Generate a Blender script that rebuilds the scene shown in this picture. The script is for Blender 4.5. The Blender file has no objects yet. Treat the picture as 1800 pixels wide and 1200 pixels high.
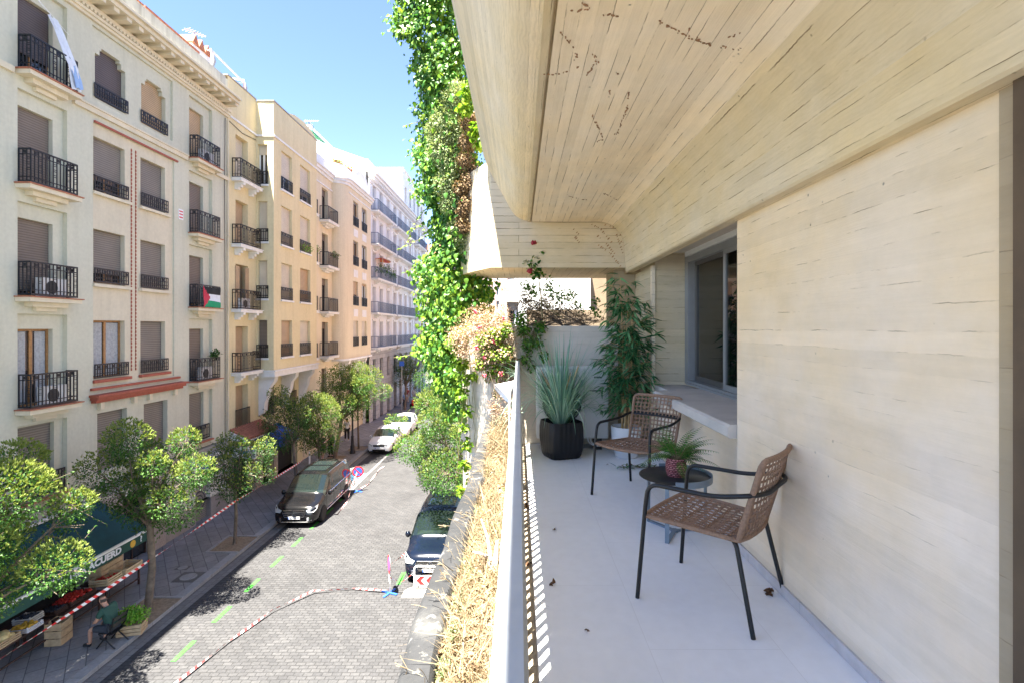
import bpy, bmesh, math, random
import numpy as np
from mathutils import Vector, Matrix
random.seed(7)
RNG = np.random.default_rng(7)
R = math.radians
SC = bpy.context.scene
COL = SC.collection
CZ = 8.8            # eye height above the street
ZF = CZ - 1.47      # balcony floor

# ---------------------------------------------------------------- camera, sky, sun, exposure
cam = bpy.data.objects.new('camera', bpy.data.cameras.new('camera'))
COL.objects.link(cam)
cam.location = (0, 0, CZ)
cam.rotation_euler = (R(90), 0, 0)
cam.data.lens = 18.4
cam.data.sensor_width = 36
cam.data.shift_x = -12/1800
cam.data.shift_y = -23/1800
cam.data.clip_start = 0.05
cam.data.clip_end = 2000
SC.camera = cam

SUN_DX, SUN_DY = 0.165, 0.27            # how far a shadow runs per metre of height
w = bpy.data.worlds.new('World'); SC.world = w
w.use_nodes = True
nt = w.node_tree
bg = nt.nodes['Background']
sky = nt.nodes.new('ShaderNodeTexSky')
sky.sky_type = 'NISHITA'
sky.sun_disc = False
sky.sun_elevation = math.atan(1/math.hypot(SUN_DX, SUN_DY))
sky.sun_rotation = math.atan2(-SUN_DX, -SUN_DY)
sky.altitude = 650
sky.air_density = 0.6
sky.dust_density = 0.0
sky.ozone_density = 4.0
bg.inputs['Strength'].default_value = 0.078
wb = nt.nodes.new('ShaderNodeMix'); wb.data_type = 'RGBA'; wb.blend_type = 'MULTIPLY'; wb.inputs[0].default_value = 1
wb.inputs[7].default_value = (1.05, .95, .895, 1)          # white balance of the photograph
nt.links.new(sky.outputs[0], wb.inputs[6]); nt.links.new(wb.outputs[2], bg.inputs[0])

sl = bpy.data.lights.new('sun', 'SUN')
sl.energy = 5.0
sl.angle = R(0.5)
sl.color = (1, .94, .82)
so = bpy.data.objects.new('sun', sl); COL.objects.link(so)
so.rotation_euler = Vector((SUN_DX, SUN_DY, -1)).to_track_quat('-Z', 'Y').to_euler()
so.location = (-10, -10, 60)

SC.view_settings.view_transform = 'Standard'
SC.view_settings.look = 'None'
SC.view_settings.exposure = 3.1
SC.view_settings.gamma = 1
SC.cycles.max_bounces = 8
SC.cycles.diffuse_bounces = 5
SC.cycles.transparent_max_bounces = 12
SC.cycles.caustics_reflective = False
SC.cycles.caustics_refractive = False

# ---------------------------------------------------------------- helpers
def P(px, py, Y):
    return Vector(((px-912)*Y/920, Y, CZ-(py-577)*Y/920))
def G(px, py, z=0.0):
    Y = 920*(CZ-z)/(py-577)
    return ((px-912)*Y/920, Y)

def tag(o, label=None, cat=None, group=None, kind=None):
    if label: o['label'] = label
    if cat: o['category'] = cat
    if group: o['group'] = group
    if kind: o['kind'] = kind
    return o
def thing(name, label, cat, loc=(0, 0, 0), rz=0, group=None):
    o = bpy.data.objects.new(name, None); COL.objects.link(o)
    o.location = loc; o.rotation_euler = (0, 0, rz)
    o.empty_display_size = .2
    return tag(o, label, cat, group)
def rootloc(o):
    while o.parent: o = o.parent
    return o.location
def finish(o, parent=None, label=None):
    COL.objects.link(o)
    if parent is not None: o.parent = parent
    if label: o['label'] = label
    return o
def copy_tree(o, parent=None):
    c = o.copy(); COL.objects.link(c)
    if parent is not None: c.parent = parent
    for ch in list(o.children): copy_tree(ch, c)
    return c

class MB:
    def __init__(s): s.v = []; s.f = []; s.m = []; s.uv = None
    def add(s, vs, fs, m=0):
        b = len(s.v); s.v += [tuple(p) for p in vs]
        for f in fs: s.f.append(tuple(i+b for i in f)); s.m.append(m)
        return s
    def box(s, x0, x1, y0, y1, z0, z1, m=0):
        if x0 > x1: x0, x1 = x1, x0
        if y0 > y1: y0, y1 = y1, y0
        if z0 > z1: z0, z1 = z1, z0
        return s.add([(x0,y0,z0),(x1,y0,z0),(x1,y1,z0),(x0,y1,z0),(x0,y0,z1),(x1,y0,z1),(x1,y1,z1),(x0,y1,z1)],
              [(0,3,2,1),(4,5,6,7),(0,1,5,4),(1,2,6,5),(2,3,7,6),(3,0,4,7)], m)
    def bar(s, a, b, w, h, m=0, up=(0,0,1)):
        a = Vector(a); b = Vector(b); d = (b-a).normalized(); u = Vector(up)
        if abs(d.dot(u)) > .98: u = Vector((0,1,0))
        sx = d.cross(u).normalized()*w/2; sz = sx.cross(d).normalized()*h/2
        vs = [a-sx-sz, a+sx-sz, a+sx+sz, a-sx+sz, b-sx-sz, b+sx-sz, b+sx+sz, b-sx+sz]
        return s.add(vs, [(0,1,2,3),(7,6,5,4),(0,4,5,1),(1,5,6,2),(2,6,7,3),(3,7,4,0)], m)
    def tube(s, pts, r, n=8, m=0, closed=False, caps=True):
        pts = [Vector(p) for p in pts]; k = len(pts)
        rs = r if isinstance(r, (list, tuple)) else [r]*k
        b = len(s.v); prev = None
        for i, p in enumerate(pts):
            if closed: d = (pts[(i+1) % k]-pts[i-1])
            else: d = pts[min(i+1, k-1)]-pts[max(i-1, 0)]
            if d.length < 1e-9: d = Vector((0,0,1))
            d.normalize()
            if prev is None:
                u = Vector((0,0,1)) if abs(d.z) < .9 else Vector((1,0,0))
                u = (u-d*u.dot(d)).normalized()
            else:
                u = prev-d*prev.dot(d)
                u = u.normalized() if u.length > 1e-6 else d.orthogonal().normalized()
            prev = u; w = d.cross(u)
            for j in range(n):
                t = 2*math.pi*j/n
                s.v.append(tuple(p+(u*math.cos(t)+w*math.sin(t))*rs[i]))
        for i in range(k if closed else k-1):
            i2 = (i+1) % k
            for j in range(n):
                j2 = (j+1) % n
                s.f.append((b+i*n+j, b+i*n+j2, b+i2*n+j2, b+i2*n+j)); s.m.append(m)
        if caps and not closed:
            s.f.append(tuple(b+j for j in reversed(range(n)))); s.m.append(m)
            s.f.append(tuple(b+(k-1)*n+j for j in range(n))); s.m.append(m)
        return s
    def lathe(s, prof, n=24, c=(0,0,0), m=0, ax='z', sq=1.0):
        b = len(s.v)
        for r, z in prof:
            for j in range(n):
                t = 2*math.pi*j/n
                a, e = r*math.cos(t), r*math.sin(t)
                s.v.append((c[0]+a, c[1]+e, c[2]+z) if ax == 'z' else ((c[0]+z, c[1]+a, c[2]+e) if ax == 'x' else (c[0]+e, c[1]+z, c[2]+a)))
        for i in range(len(prof)-1):
            for j in range(n):
                j2 = (j+1) % n
                s.f.append((b+i*n+j, b+i*n+j2, b+(i+1)*n+j2, b+(i+1)*n+j)); s.m.append(m)
        if prof[0][0] > 1e-5: s.f.append(tuple(b+j for j in reversed(range(n)))); s.m.append(m)
        if prof[-1][0] > 1e-5: s.f.append(tuple(b+(len(prof)-1)*n+j for j in range(n))); s.m.append(m)
        return s
    def prism(s, poly, ax, a, b, m=0):
        """poly: (p,q) pairs; ax 'z': (x,y); 'y': (x,z); 'x': (y,z)"""
        mk = {'z': lambda p, t: (p[0], p[1], t), 'y': lambda p, t: (p[0], t, p[1]), 'x': lambda p, t: (t, p[0], p[1])}[ax]
        n = len(poly)
        vs = [mk(p, a) for p in poly]+[mk(p, b) for p in poly]
        return s.add(vs, [tuple(reversed(range(n))), tuple(range(n, 2*n))]+[(i, (i+1) % n, n+(i+1) % n, n+i) for i in range(n)], m)
    def ball(s, c, r, n=8, k=5, m=0, sx=1, sy=1, sz=1):
        b0 = len(s.v)
        s.lathe([(r*math.sin(math.pi*i/k)+1e-6, -r*math.cos(math.pi*i/k)) for i in range(k+1)], n, (0,0,0), m)
        for i in range(b0, len(s.v)):
            x, y, z = s.v[i]; s.v[i] = (c[0]+x*sx, c[1]+y*sy, c[2]+z*sz)
        return s
    def build(s, name, mats, parent=None, smooth=None, label=None, world=False, fixn=True):
        me = bpy.data.meshes.new(name)
        vs = s.v
        if world and parent is not None:
            L = rootloc(parent); vs = [(a-L.x, b-L.y, c-L.z) for a, b, c in vs]
        me.from_pydata(vs, [], s.f)
        if not isinstance(mats, (list, tuple)): mats = [mats]
        for mt in mats: me.materials.append(mt)
        if len(mats) > 1: me.polygons.foreach_set('material_index', np.array(s.m, dtype=np.int32))
        if fixn:
            bm = bmesh.new(); bm.from_mesh(me); bmesh.ops.recalc_face_normals(bm, faces=bm.faces); bm.to_mesh(me); bm.free()
        boxuv(me, s.v if world else None)
        if s.uv is not None:
            ul = me.uv_layers[0]
            for pl in me.polygons:
                for li in pl.loop_indices:
                    ul.data[li].uv = s.uv[me.loops[li].vertex_index]
        if smooth is not None:
            me.polygons.foreach_set('use_smooth', [True]*len(me.polygons))
            me.set_sharp_from_angle(angle=R(smooth))
        me.update()
        return finish(bpy.data.objects.new(name, me), parent, label)

def boxuv(me, wv=None):
    nl = len(me.loops)
    if nl == 0: return
    co = np.empty(len(me.vertices)*3, np.float32)
    if wv is None: me.vertices.foreach_get('co', co); co = co.reshape(-1, 3)
    else: co = np.array(wv, np.float32)
    no = np.empty(len(me.polygons)*3, np.float32); me.polygons.foreach_get('normal', no); no = np.abs(no.reshape(-1, 3))
    lt = np.empty(len(me.polygons), np.int32); me.polygons.foreach_get('loop_total', lt)
    vi = np.empty(nl, np.int32); me.loops.foreach_get('vertex_index', vi)
    nn = np.repeat(no, lt, axis=0); c = co[vi]
    uv = np.empty((nl, 2), np.float32)
    zx = (nn[:, 2] > nn[:, 0]) & (nn[:, 2] > nn[:, 1]); xx = (~zx) & (nn[:, 0] >= nn[:, 1]); yy = ~(zx | xx)
    uv[zx] = c[zx][:, [1, 0]]; uv[xx] = c[xx][:, [1, 2]]; uv[yy] = c[yy][:, [0, 2]]
    l = me.uv_layers.new(name='UVMap'); l.data.foreach_set('uv', uv.ravel())

def nrm(a): return a/np.maximum(np.linalg.norm(a, axis=1, keepdims=True), 1e-9)
LEAF = {  # (along, across) outline halves
 'rhomb': ([0, .45, 1], [0, .5, 0]),
 'heart': ([0, .08, .35, .7, 1], [0, .34, .5, .3, 0]),
 'lance': ([0, .25, .6, 1], [0, .5, .42, 0]),
 'blade': ([0, .4, 1], [.5, .45, 0]),
}
def foliage(name, mats, parent, Pt, D, N, L, W, shape='rhomb', droop=0.0, fold=.15, mi=None, world=False):
    """one mesh of many leaves: point, direction, up-ish normal, length, width per leaf"""
    n = len(Pt); D = nrm(D); S = nrm(np.cross(D, N)); N = np.cross(S, D)
    L = np.broadcast_to(np.asarray(L, float), (n,))[:, None]; W = np.broadcast_to(np.asarray(W, float), (n,))[:, None]
    al, ac = LEAF[shape]; k = len(al)
    cols = []
    for a, c in zip(al, ac):                      # mid points
        cols.append(Pt+D*L*a-N*(droop*a*a)*L)
    for sgn in (1, -1):
        for a, c in zip(al, ac):
            if c == 0: continue
            cols.append(Pt+D*L*a+S*W*c*sgn+N*W*fold*(2*c)-N*(droop*a*a)*L)
    V = np.stack(cols, 1); m = V.shape[1]
    side = [i for i, c in enumerate(ac) if c != 0]
    fs = []
    for q, sgn in enumerate((1, -1)):
        idx = {i: k+q*len(side)+j for j, i in enumerate(side)}
        for i in range(k-1):
            a0 = idx.get(i); a1 = idx.get(i+1)
            f = [i]
            if a0 is not None: f.append(a0)
            if a1 is not None: f.append(a1)
            f.append(i+1)
            if sgn < 0: f = f[::-1]
            fs.append(f)
    V = V.reshape(-1, 3)
    if world and parent is not None: V = V-np.array(rootloc(parent))[None]
    me = bpy.data.meshes.new(name)
    nf = len(fs); tot = [len(f) for f in fs]; flat = np.array([i for f in fs for i in f], np.int32)
    me.vertices.add(n*m); me.vertices.foreach_set('co', V.astype(np.float32).ravel())
    me.loops.add(n*len(flat)); me.loops.foreach_set('vertex_index', (flat[None]+np.arange(n, dtype=np.int32)[:, None]*m).ravel())
    me.polygons.add(n*nf)
    lt = np.tile(np.array(tot, np.int32), n); ls = np.concatenate([[0], np.cumsum(lt)[:-1]]).astype(np.int32)
    me.polygons.foreach_set('loop_start', ls)
    try: me.polygons.foreach_set('loop_total', lt)
    except Exception: pass
    if not isinstance(mats, (list, tuple)): mats = [mats]
    for mt in mats: me.materials.append(mt)
    if mi is not None: me.polygons.foreach_set('material_index', np.repeat(np.asarray(mi, np.int32), nf))
    me.polygons.foreach_set('use_smooth', np.ones(n*nf, bool))
    me.update(calc_edges=True); me.validate()
    return finish(bpy.data.objects.new(name, me), parent)
def rdir(n): return nrm(RNG.normal(size=(n, 3)))

def text_mesh(s, size, mat, parent, mtx, name='lettering', ext=.004, bold=0.0, shear=0, al='CENTER', sx=1):
    cu = bpy.data.curves.new('lettering', 'FONT'); cu.body = s; cu.size = size; cu.extrude = ext; cu.offset = bold
    cu.align_x = al; cu.align_y = 'CENTER'; cu.shear = shear; cu.resolution_u = 3
    o = bpy.data.objects.new('lettering', cu); COL.objects.link(o); bpy.context.view_layer.update()
    me = bpy.data.meshes.new_from_object(o.evaluated_get(bpy.context.evaluated_depsgraph_get()))
    bpy.data.objects.remove(o); bpy.data.curves.remove(cu)
    me.transform(Matrix.Scale(sx, 4, (1,0,0))); me.transform(mtx)
    me.materials.clear(); me.materials.append(mat); me.name = name
    o = bpy.data.objects.new(name, me)
    return finish(o, parent)

# ---------------------------------------------------------------- materials
def newmat(name):
    m = bpy.data.materials.new(name); m.use_nodes = True
    return m, m.node_tree, m.node_tree.nodes['Principled BSDF']
def nd(t, typ, **k):
    n = t.nodes.new(typ)
    for a, v in k.items():
        if a.startswith('i_'): n.inputs[a[2:].replace('_', ' ')].default_value = v
        else: setattr(n, a, v)
    return n
def c4(c): return (c[0], c[1], c[2], 1)
def mul(c, k): return tuple(min(1, x*k) for x in c)
def noise(t, vec, scale, detail=4, rough=.55, dist=0):
    n = nd(t, 'ShaderNodeTexNoise'); n.inputs['Scale'].default_value = scale; n.inputs['Detail'].default_value = detail
    n.inputs['Roughness'].default_value = rough; n.inputs['Distortion'].default_value = dist
    if vec is not None: t.links.new(vec, n.inputs['Vector'])
    return n.outputs['Fac']
def ramp(t, fac, stops):
    r = nd(t, 'ShaderNodeValToRGB'); el = r.color_ramp.elements
    while len(el) > 1: el.remove(el[-1])
    el[0].position, el[0].color = stops[0][0], c4(stops[0][1])
    for p, c in stops[1:]:
        e = el.new(p); e.color = c4(c)
    t.links.new(fac, r.inputs[0]); return r.outputs[0]
def mixc(t, fac, a, b, mode='MIX'):
    n = nd(t, 'ShaderNodeMix', data_type='RGBA', blend_type=mode)
    for s, v in ((n.inputs[0], fac), (n.inputs[6], a), (n.inputs[7], b)):
        if isinstance(v, (int, float)): s.default_value = v
        elif isinstance(v, tuple): s.default_value = c4(v)
        else: t.links.new(v, s)
    return n.outputs[2]
def mth(t, op, a, b=None, clamp=False):
    n = nd(t, 'ShaderNodeMath', operation=op, use_clamp=clamp)
    for s, v in zip(n.inputs, (a, b)):
        if v is None: continue
        if isinstance(v, (int, float)): s.default_value = v
        else: t.links.new(v, s)
    return n.outputs[0]
def mapping(t, src, sc=(1,1,1), loc=(0,0,0), rot=(0,0,0)):
    m = nd(t, 'ShaderNodeMapping'); m.inputs['Scale'].default_value = sc; m.inputs['Location'].default_value = loc; m.inputs['Rotation'].default_value = rot
    t.links.new(src, m.inputs[0]); return m.outputs[0]
def coords(t, k='Object'): return nd(t, 'ShaderNodeTexCoord').outputs[k]
def bump(t, b, h, strength=.3, dist=.01):
    n = nd(t, 'ShaderNodeBump'); n.inputs['Strength'].default_value = strength; n.inputs['Distance'].default_value = dist
    t.links.new(h, n.inputs['Height']); t.links.new(n.outputs[0], b.inputs['Normal']); return n
def plain(name, col, rough=.6, metal=0, var=.12, scale=6, bmp=0, spec=.5, coat=0):
    m, t, b = newmat(name); c = coords(t)
    f = noise(t, c, scale, 5)
    t.links.new(ramp(t, f, [(.3, mul(col, 1-var)), (.7, mul(col, 1+var))]), b.inputs['Base Color'])
    b.inputs['Roughness'].default_value = rough; b.inputs['Metallic'].default_value = metal
    b.inputs['Specular IOR Level'].default_value = spec
    if coat: b.inputs['Coat Weight'].default_value = coat; b.inputs['Coat Roughness'].default_value = .03
    if bmp: bump(t, b, noise(t, c, scale*12, 3), bmp, .004)
    return m
def plaster(name, col, stain=(.6,.58,.52), amt=.5):
    m, t, b = newmat(name); c = coords(t)
    big = noise(t, c, .35, 5, .6); st = noise(t, mapping(t, c, (1.5, 1.5, .12)), 1.6, 5, .65); fine = noise(t, c, 9, 4)
    col1 = ramp(t, big, [(.3, mul(col, .93)), (.7, mul(col, 1.05))])
    f = ramp(t, st, [(.47, (0,0,0)), (.72, (1,1,1))])
    col2 = mixc(t, mth(t, 'MULTIPLY', f, amt*.5), col1, tuple(a*b_ for a, b_ in zip(col, stain)))
    pt = ramp(t, fine, [(.35, (.96,.96,.96)), (.65, (1.03,1.03,1.03))])
    t.links.new(mixc(t, 1.0, col2, pt, 'MULTIPLY'), b.inputs['Base Color'])
    b.inputs['Roughness'].default_value = .9; b.inputs['Specular IOR Level'].default_value = .2
    bump(t, b, noise(t, c, 28, 4), .25, .01)
    return m
def concrete(name, col, board=.1, length=2.6, line=.55, warm=.25, stain=.4, wob=.006, grain=.4, tone=.0, ply=.0, brkl=.46, brku=1.0, fade=None, mw=.0022):
    """board-marked concrete: u runs along the boards, v across them"""
    m, t, b = newmat(name); uv = coords(t, 'UV')
    wobn = nd(t, 'ShaderNodeTexNoise'); wobn.inputs['Scale'].default_value = 3.5; wobn.inputs['Detail'].default_value = 3
    t.links.new(uv, wobn.inputs['Vector'])
    vm = nd(t, 'ShaderNodeVectorMath', operation='SCALE'); vm.inputs['Scale'].default_value = wob*2
    sub = nd(t, 'ShaderNodeVectorMath', operation='SUBTRACT'); sub.inputs[1].default_value = (.5,.5,.5)
    t.links.new(wobn.outputs['Color'], sub.inputs[0]); t.links.new(sub.outputs[0], vm.inputs[0])
    ad = nd(t, 'ShaderNodeVectorMath', operation='ADD'); t.links.new(uv, ad.inputs[0]); t.links.new(vm.outputs[0], ad.inputs[1])
    fn = nd(t, 'ShaderNodeTexNoise'); fn.inputs['Scale'].default_value = 30; fn.inputs['Detail'].default_value = 2; t.links.new(uv, fn.inputs['Vector'])
    f2 = nd(t, 'ShaderNodeVectorMath', operation='SUBTRACT'); f2.inputs[1].default_value = (.5,.5,.5); t.links.new(fn.outputs['Color'], f2.inputs[0])
    f3 = nd(t, 'ShaderNodeVectorMath', operation='SCALE'); f3.inputs['Scale'].default_value = .006; t.links.new(f2.outputs[0], f3.inputs[0])
    ad2 = nd(t, 'ShaderNodeVectorMath', operation='ADD'); t.links.new(ad.outputs[0], ad2.inputs[0]); t.links.new(f3.outputs[0], ad2.inputs[1])
    # boards of uneven width
    vn_ = noise(t, mapping(t, uv, (0, 1, 0)), 7, 2); cx_ = nd(t, 'ShaderNodeCombineXYZ'); t.links.new(mth(t, 'MULTIPLY', vn_, board*1.1), cx_.inputs[1])
    ad = nd(t, 'ShaderNodeVectorMath', operation='ADD'); t.links.new(ad2.outputs[0], ad.inputs[0]); t.links.new(cx_.outputs[0], ad.inputs[1])
    br = nd(t, 'ShaderNodeTexBrick'); br.offset = .37; br.offset_frequency = 2
    br.inputs['Color1'].default_value = (.0,.0,.0,1); br.inputs['Color2'].default_value = (1,1,1,1); br.inputs['Mortar'].default_value = (.5,.5,.5,1)
    br.inputs['Scale'].default_value = 1; br.inputs['Mortar Size'].default_value = mw; br.inputs['Mortar Smooth'].default_value = .6
    br.inputs['Brick Width'].default_value = length; br.inputs['Row Height'].default_value = board; br.inputs['Bias'].default_value = 0
    t.links.new(ad.outputs[0], br.inputs['Vector'])
    brd = br.outputs['Color']; mort = br.outputs['Fac']
    big = noise(t, uv, .8, 6, .6); streak = noise(t, mapping(t, uv, (.7, 9, 1)), 2.2, 6, .7)
    gr = noise(t, mapping(t, uv, (4, 110, 1)), 1.0, 5, .7)
    pat = noise(t, mapping(t, uv, (1.3, 3, 1)), 1.1, 5, .65)
    warmc = (col[0]*1.04, col[1]*.97, col[2]*(1-warm*1.3)); coolc = (col[0]*.99, col[1], col[2]*1.04)
    c1 = mixc(t, ramp(t, big, [(.35, (0,0,0)), (.65, (1,1,1))]), coolc, warmc)
    tone = ramp(t, mth(t, 'ADD', mth(t, 'MULTIPLY', brd, .3), mth(t, 'MULTIPLY', streak, .7)), [(.2, (.91-tone,.905-tone,.89-tone*1.1)), (.75, (1.04+tone*.3,)*3)])
    c2 = mixc(t, 1.0, c1, tone, 'MULTIPLY')
    sc_ = ramp(t, pat, [(.55, (0,0,0)), (.78, (1,1,1))])
    c3 = mixc(t, mth(t, 'MULTIPLY', sc_, stain), c2, mul((col[0], col[1]*.95, col[2]*.82), .66))
    c3 = mixc(t, 1.0, c3, ramp(t, noise(t, mapping(t, uv, loc=(5, 2, 0)), 3.1, 7, .7), [(.3, (.93,.93,.92)), (.7, (1.04,1.04,1.05))]), 'MULTIPLY')
    if ply:
        wv = nd(t, 'ShaderNodeTexWave', wave_type='BANDS', bands_direction='Y'); wv.inputs['Scale'].default_value = 14; wv.inputs['Distortion'].default_value = 9; wv.inputs['Detail'].default_value = 3; wv.inputs['Detail Scale'].default_value = 1.2
        t.links.new(mapping(t, uv, (.55, 1, 1)), wv.inputs['Vector'])
        c3 = mixc(t, 1.0, c3, ramp(t, wv.outputs['Fac'], [(.1, (1-ply, 1-ply*1.05, 1-ply*1.25)), (.7, (1+ply*.4,)*3)]), 'MULTIPLY')
    brk = ramp(t, noise(t, mapping(t, uv, (1.5*brku, 6, 1)), 1.7, 4, .6), [(brkl, (0,0,0)), (brkl+.14, (1,1,1))])
    lf = mth(t, 'MULTIPLY', mth(t, 'MULTIPLY', mort, brk), line)
    if fade:                       # the lower part has been skimmed smooth; the upper part is left raw and tinted darker and yellower
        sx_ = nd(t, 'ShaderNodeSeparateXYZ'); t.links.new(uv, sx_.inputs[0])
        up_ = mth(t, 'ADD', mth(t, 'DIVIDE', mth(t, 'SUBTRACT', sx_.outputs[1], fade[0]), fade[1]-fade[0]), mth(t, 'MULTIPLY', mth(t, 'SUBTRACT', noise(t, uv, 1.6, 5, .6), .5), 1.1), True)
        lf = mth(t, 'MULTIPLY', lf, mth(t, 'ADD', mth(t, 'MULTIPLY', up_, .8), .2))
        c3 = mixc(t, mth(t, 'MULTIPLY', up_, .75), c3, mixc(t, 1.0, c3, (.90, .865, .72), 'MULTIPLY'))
    c4_ = mixc(t, lf, c3, mul((col[0]*.9, col[1]*.75, col[2]*.55), .38))
    # bug holes
    vo = nd(t, 'ShaderNodeTexVoronoi'); vo.inputs['Scale'].default_value = 8; t.links.new(uv, vo.inputs['Vector'])
    hole = ramp(t, vo.outputs['Distance'], [(.035, (1,1,1)), (.06, (0,0,0))])
    hs = ramp(t, noise(t, uv, 2.3, 2), [(.5, (0,0,0)), (.58, (1,1,1))])
    hf = mth(t, 'MULTIPLY', hole, hs)
    c5 = mixc(t, mth(t, 'MULTIPLY', hf, .7), c4_, mul(col, .35))
    t.links.new(c5, b.inputs['Base Color'])
    b.inputs['Roughness'].default_value = .85; b.inputs['Specular IOR Level'].default_value = .25
    h = mth(t, 'SUBTRACT', mth(t, 'ADD', mth(t, 'MULTIPLY', brd, .15), mth(t, 'MULTIPLY', gr, grain)), mth(t, 'ADD', mth(t, 'MULTIPLY', lf, .8), hf))
    bump(t, b, h, .7, .008)
    return m
def leafmat(name, dark, mid, light, trans=.35, rough=.45, nsc=1.5):
    m, t, b = newmat(name); c = coords(t)
    g = nd(t, 'ShaderNodeNewGeometry')
    f = mth(t, 'ADD', mth(t, 'MULTIPLY', g.outputs['Random Per Island'], .6), mth(t, 'MULTIPLY', noise(t, c, nsc, 3), .4))
    col = ramp(t, f, [(.2, dark), (.5, mid), (.82, light)])
    t.links.new(col, b.inputs['Base Color']); b.inputs['Roughness'].default_value = rough
    b.inputs['Specular IOR Level'].default_value = .4
    tr = nd(t, 'ShaderNodeBsdfTranslucent'); t.links.new(mixc(t, 1.0, col, (1.15, 1.1, .6), 'MULTIPLY'), tr.inputs[0])
    mx = nd(t, 'ShaderNodeMixShader'); mx.inputs[0].default_value = trans
    t.links.new(b.outputs[0], mx.inputs[1]); t.links.new(tr.outputs[0], mx.inputs[2])
    t.links.new(mx.outputs[0], t.nodes['Material Output'].inputs[0])
    return m
def glassmat(name, tint=(.5,.55,.55), clear=.5, base=(.02,.025,.03)):
    """window glass: dark reflective pane one partly looks through"""
    m, t, b = newmat(name)
    b.inputs['Base Color'].default_value = c4(base); b.inputs['Roughness'].default_value = .03; b.inputs['Specular IOR Level'].default_value = .8
    if clear > 0:
        tp = nd(t, 'ShaderNodeBsdfTransparent'); tp.inputs[0].default_value = c4(tint)
        gl = nd(t, 'ShaderNodeBsdfGlossy'); gl.inputs['Roughness'].default_value = .02
        fr = nd(t, 'ShaderNodeFresnel'); fr.inputs[0].default_value = 1.55
        m1 = nd(t, 'ShaderNodeMixShader'); m1.inputs[0].default_value = clear
        t.links.new(b.outputs[0], m1.inputs[1]); t.links.new(tp.outputs[0], m1.inputs[2])
        m2 = nd(t, 'ShaderNodeMixShader'); t.links.new(fr.outputs[0], m2.inputs[0]); t.links.new(m1.outputs[0], m2.inputs[1]); t.links.new(gl.outputs[0], m2.inputs[2])
        t.links.new(m2.outputs[0], t.nodes['Material Output'].inputs[0])
    return m
def slats(name, col, pitch=.075, depth=.5, axis=2):
    m, t, b = newmat(name); c = coords(t)
    sp = nd(t, 'ShaderNodeSeparateXYZ'); t.links.new(c, sp.inputs[0])
    s_ = mth(t, 'PINGPONG', sp.outputs[axis], pitch/2); f = mth(t, 'DIVIDE', s_, pitch/2)
    gap = ramp(t, f, [(.0, mul(col, .3)), (.3, mul(col, .95)), (1, mul(col, 1.05))])
    v = ramp(t, noise(t, c, 1.2, 3), [(.3, (.88,.88,.88)), (.7, (1.1,1.1,1.1))])
    t.links.new(mixc(t, 1.0, gap, v, 'MULTIPLY'), b.inputs['Base Color']); b.inputs['Roughness'].default_value = .6
    bump(t, b, f, depth, .01)
    return m
def bricks(name, c1, c2, mortar, bw, bh, ms=.008, rough=.8, off=.5, rot=0, bmp=.5, var=.25, k='UV', wob=0, stain=0, fine=.11):
    m, t, b = newmat(name); uv = coords(t, k)
    uv = mapping(t, uv, rot=(0, 0, R(rot)))
    src = uv
    if wob:
        wn = nd(t, 'ShaderNodeTexNoise'); wn.inputs['Scale'].default_value = 2.3; t.links.new(uv, wn.inputs['Vector'])
        vs = nd(t, 'ShaderNodeVectorMath', operation='SCALE'); vs.inputs['Scale'].default_value = wob; t.links.new(wn.outputs['Color'], vs.inputs[0])
        va = nd(t, 'ShaderNodeVectorMath', operation='ADD'); t.links.new(uv, va.inputs[0]); t.links.new(vs.outputs[0], va.inputs[1]); src = va.outputs[0]
    br = nd(t, 'ShaderNodeTexBrick'); br.offset = off
    br.inputs['Color1'].default_value = c4(c1); br.inputs['Color2'].default_value = c4(c2); br.inputs['Mortar'].default_value = c4(mortar)
    br.inputs['Scale'].default_value = 1; br.inputs['Mortar Size'].default_value = ms; br.inputs['Mortar Smooth'].default_value = .3
    br.inputs['Brick Width'].default_value = bw; br.inputs['Row Height'].default_value = bh
    t.links.new(src, br.inputs['Vector'])
    v = ramp(t, noise(t, uv, 1.1, 6, .65), [(.3, (1-var,)*3), (.7, (1+var,)*3)])
    col = mixc(t, 1.0, br.outputs['Color'], v, 'MULTIPLY')
    v2 = ramp(t, noise(t, uv, 14, 4), [(.3, (1-fine,)*3), (.7, (1+fine*.9,)*3)])
    col = mixc(t, 1.0, col, v2, 'MULTIPLY')
    if stain:
        sf = ramp(t, noise(t, mapping(t, uv, loc=(7, 3, 0)), .45, 6, .7), [(.5, (0,0,0)), (.72, (1,1,1))])
        col = mixc(t, mth(t, 'MULTIPLY', sf, stain), col, mul(c1, .5))
    t.links.new(col, b.inputs['Base Color'])
    b.inputs['Roughness'].default_value = rough; b.inputs['Specular IOR Level'].default_value = .3
    h = mth(t, 'ADD', mth(t, 'SUBTRACT', 1.0, br.outputs['Fac']), mth(t, 'MULTIPLY', noise(t, uv, 20, 3), .35))
    bump(t, b, h, bmp, .012)
    return m

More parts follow.
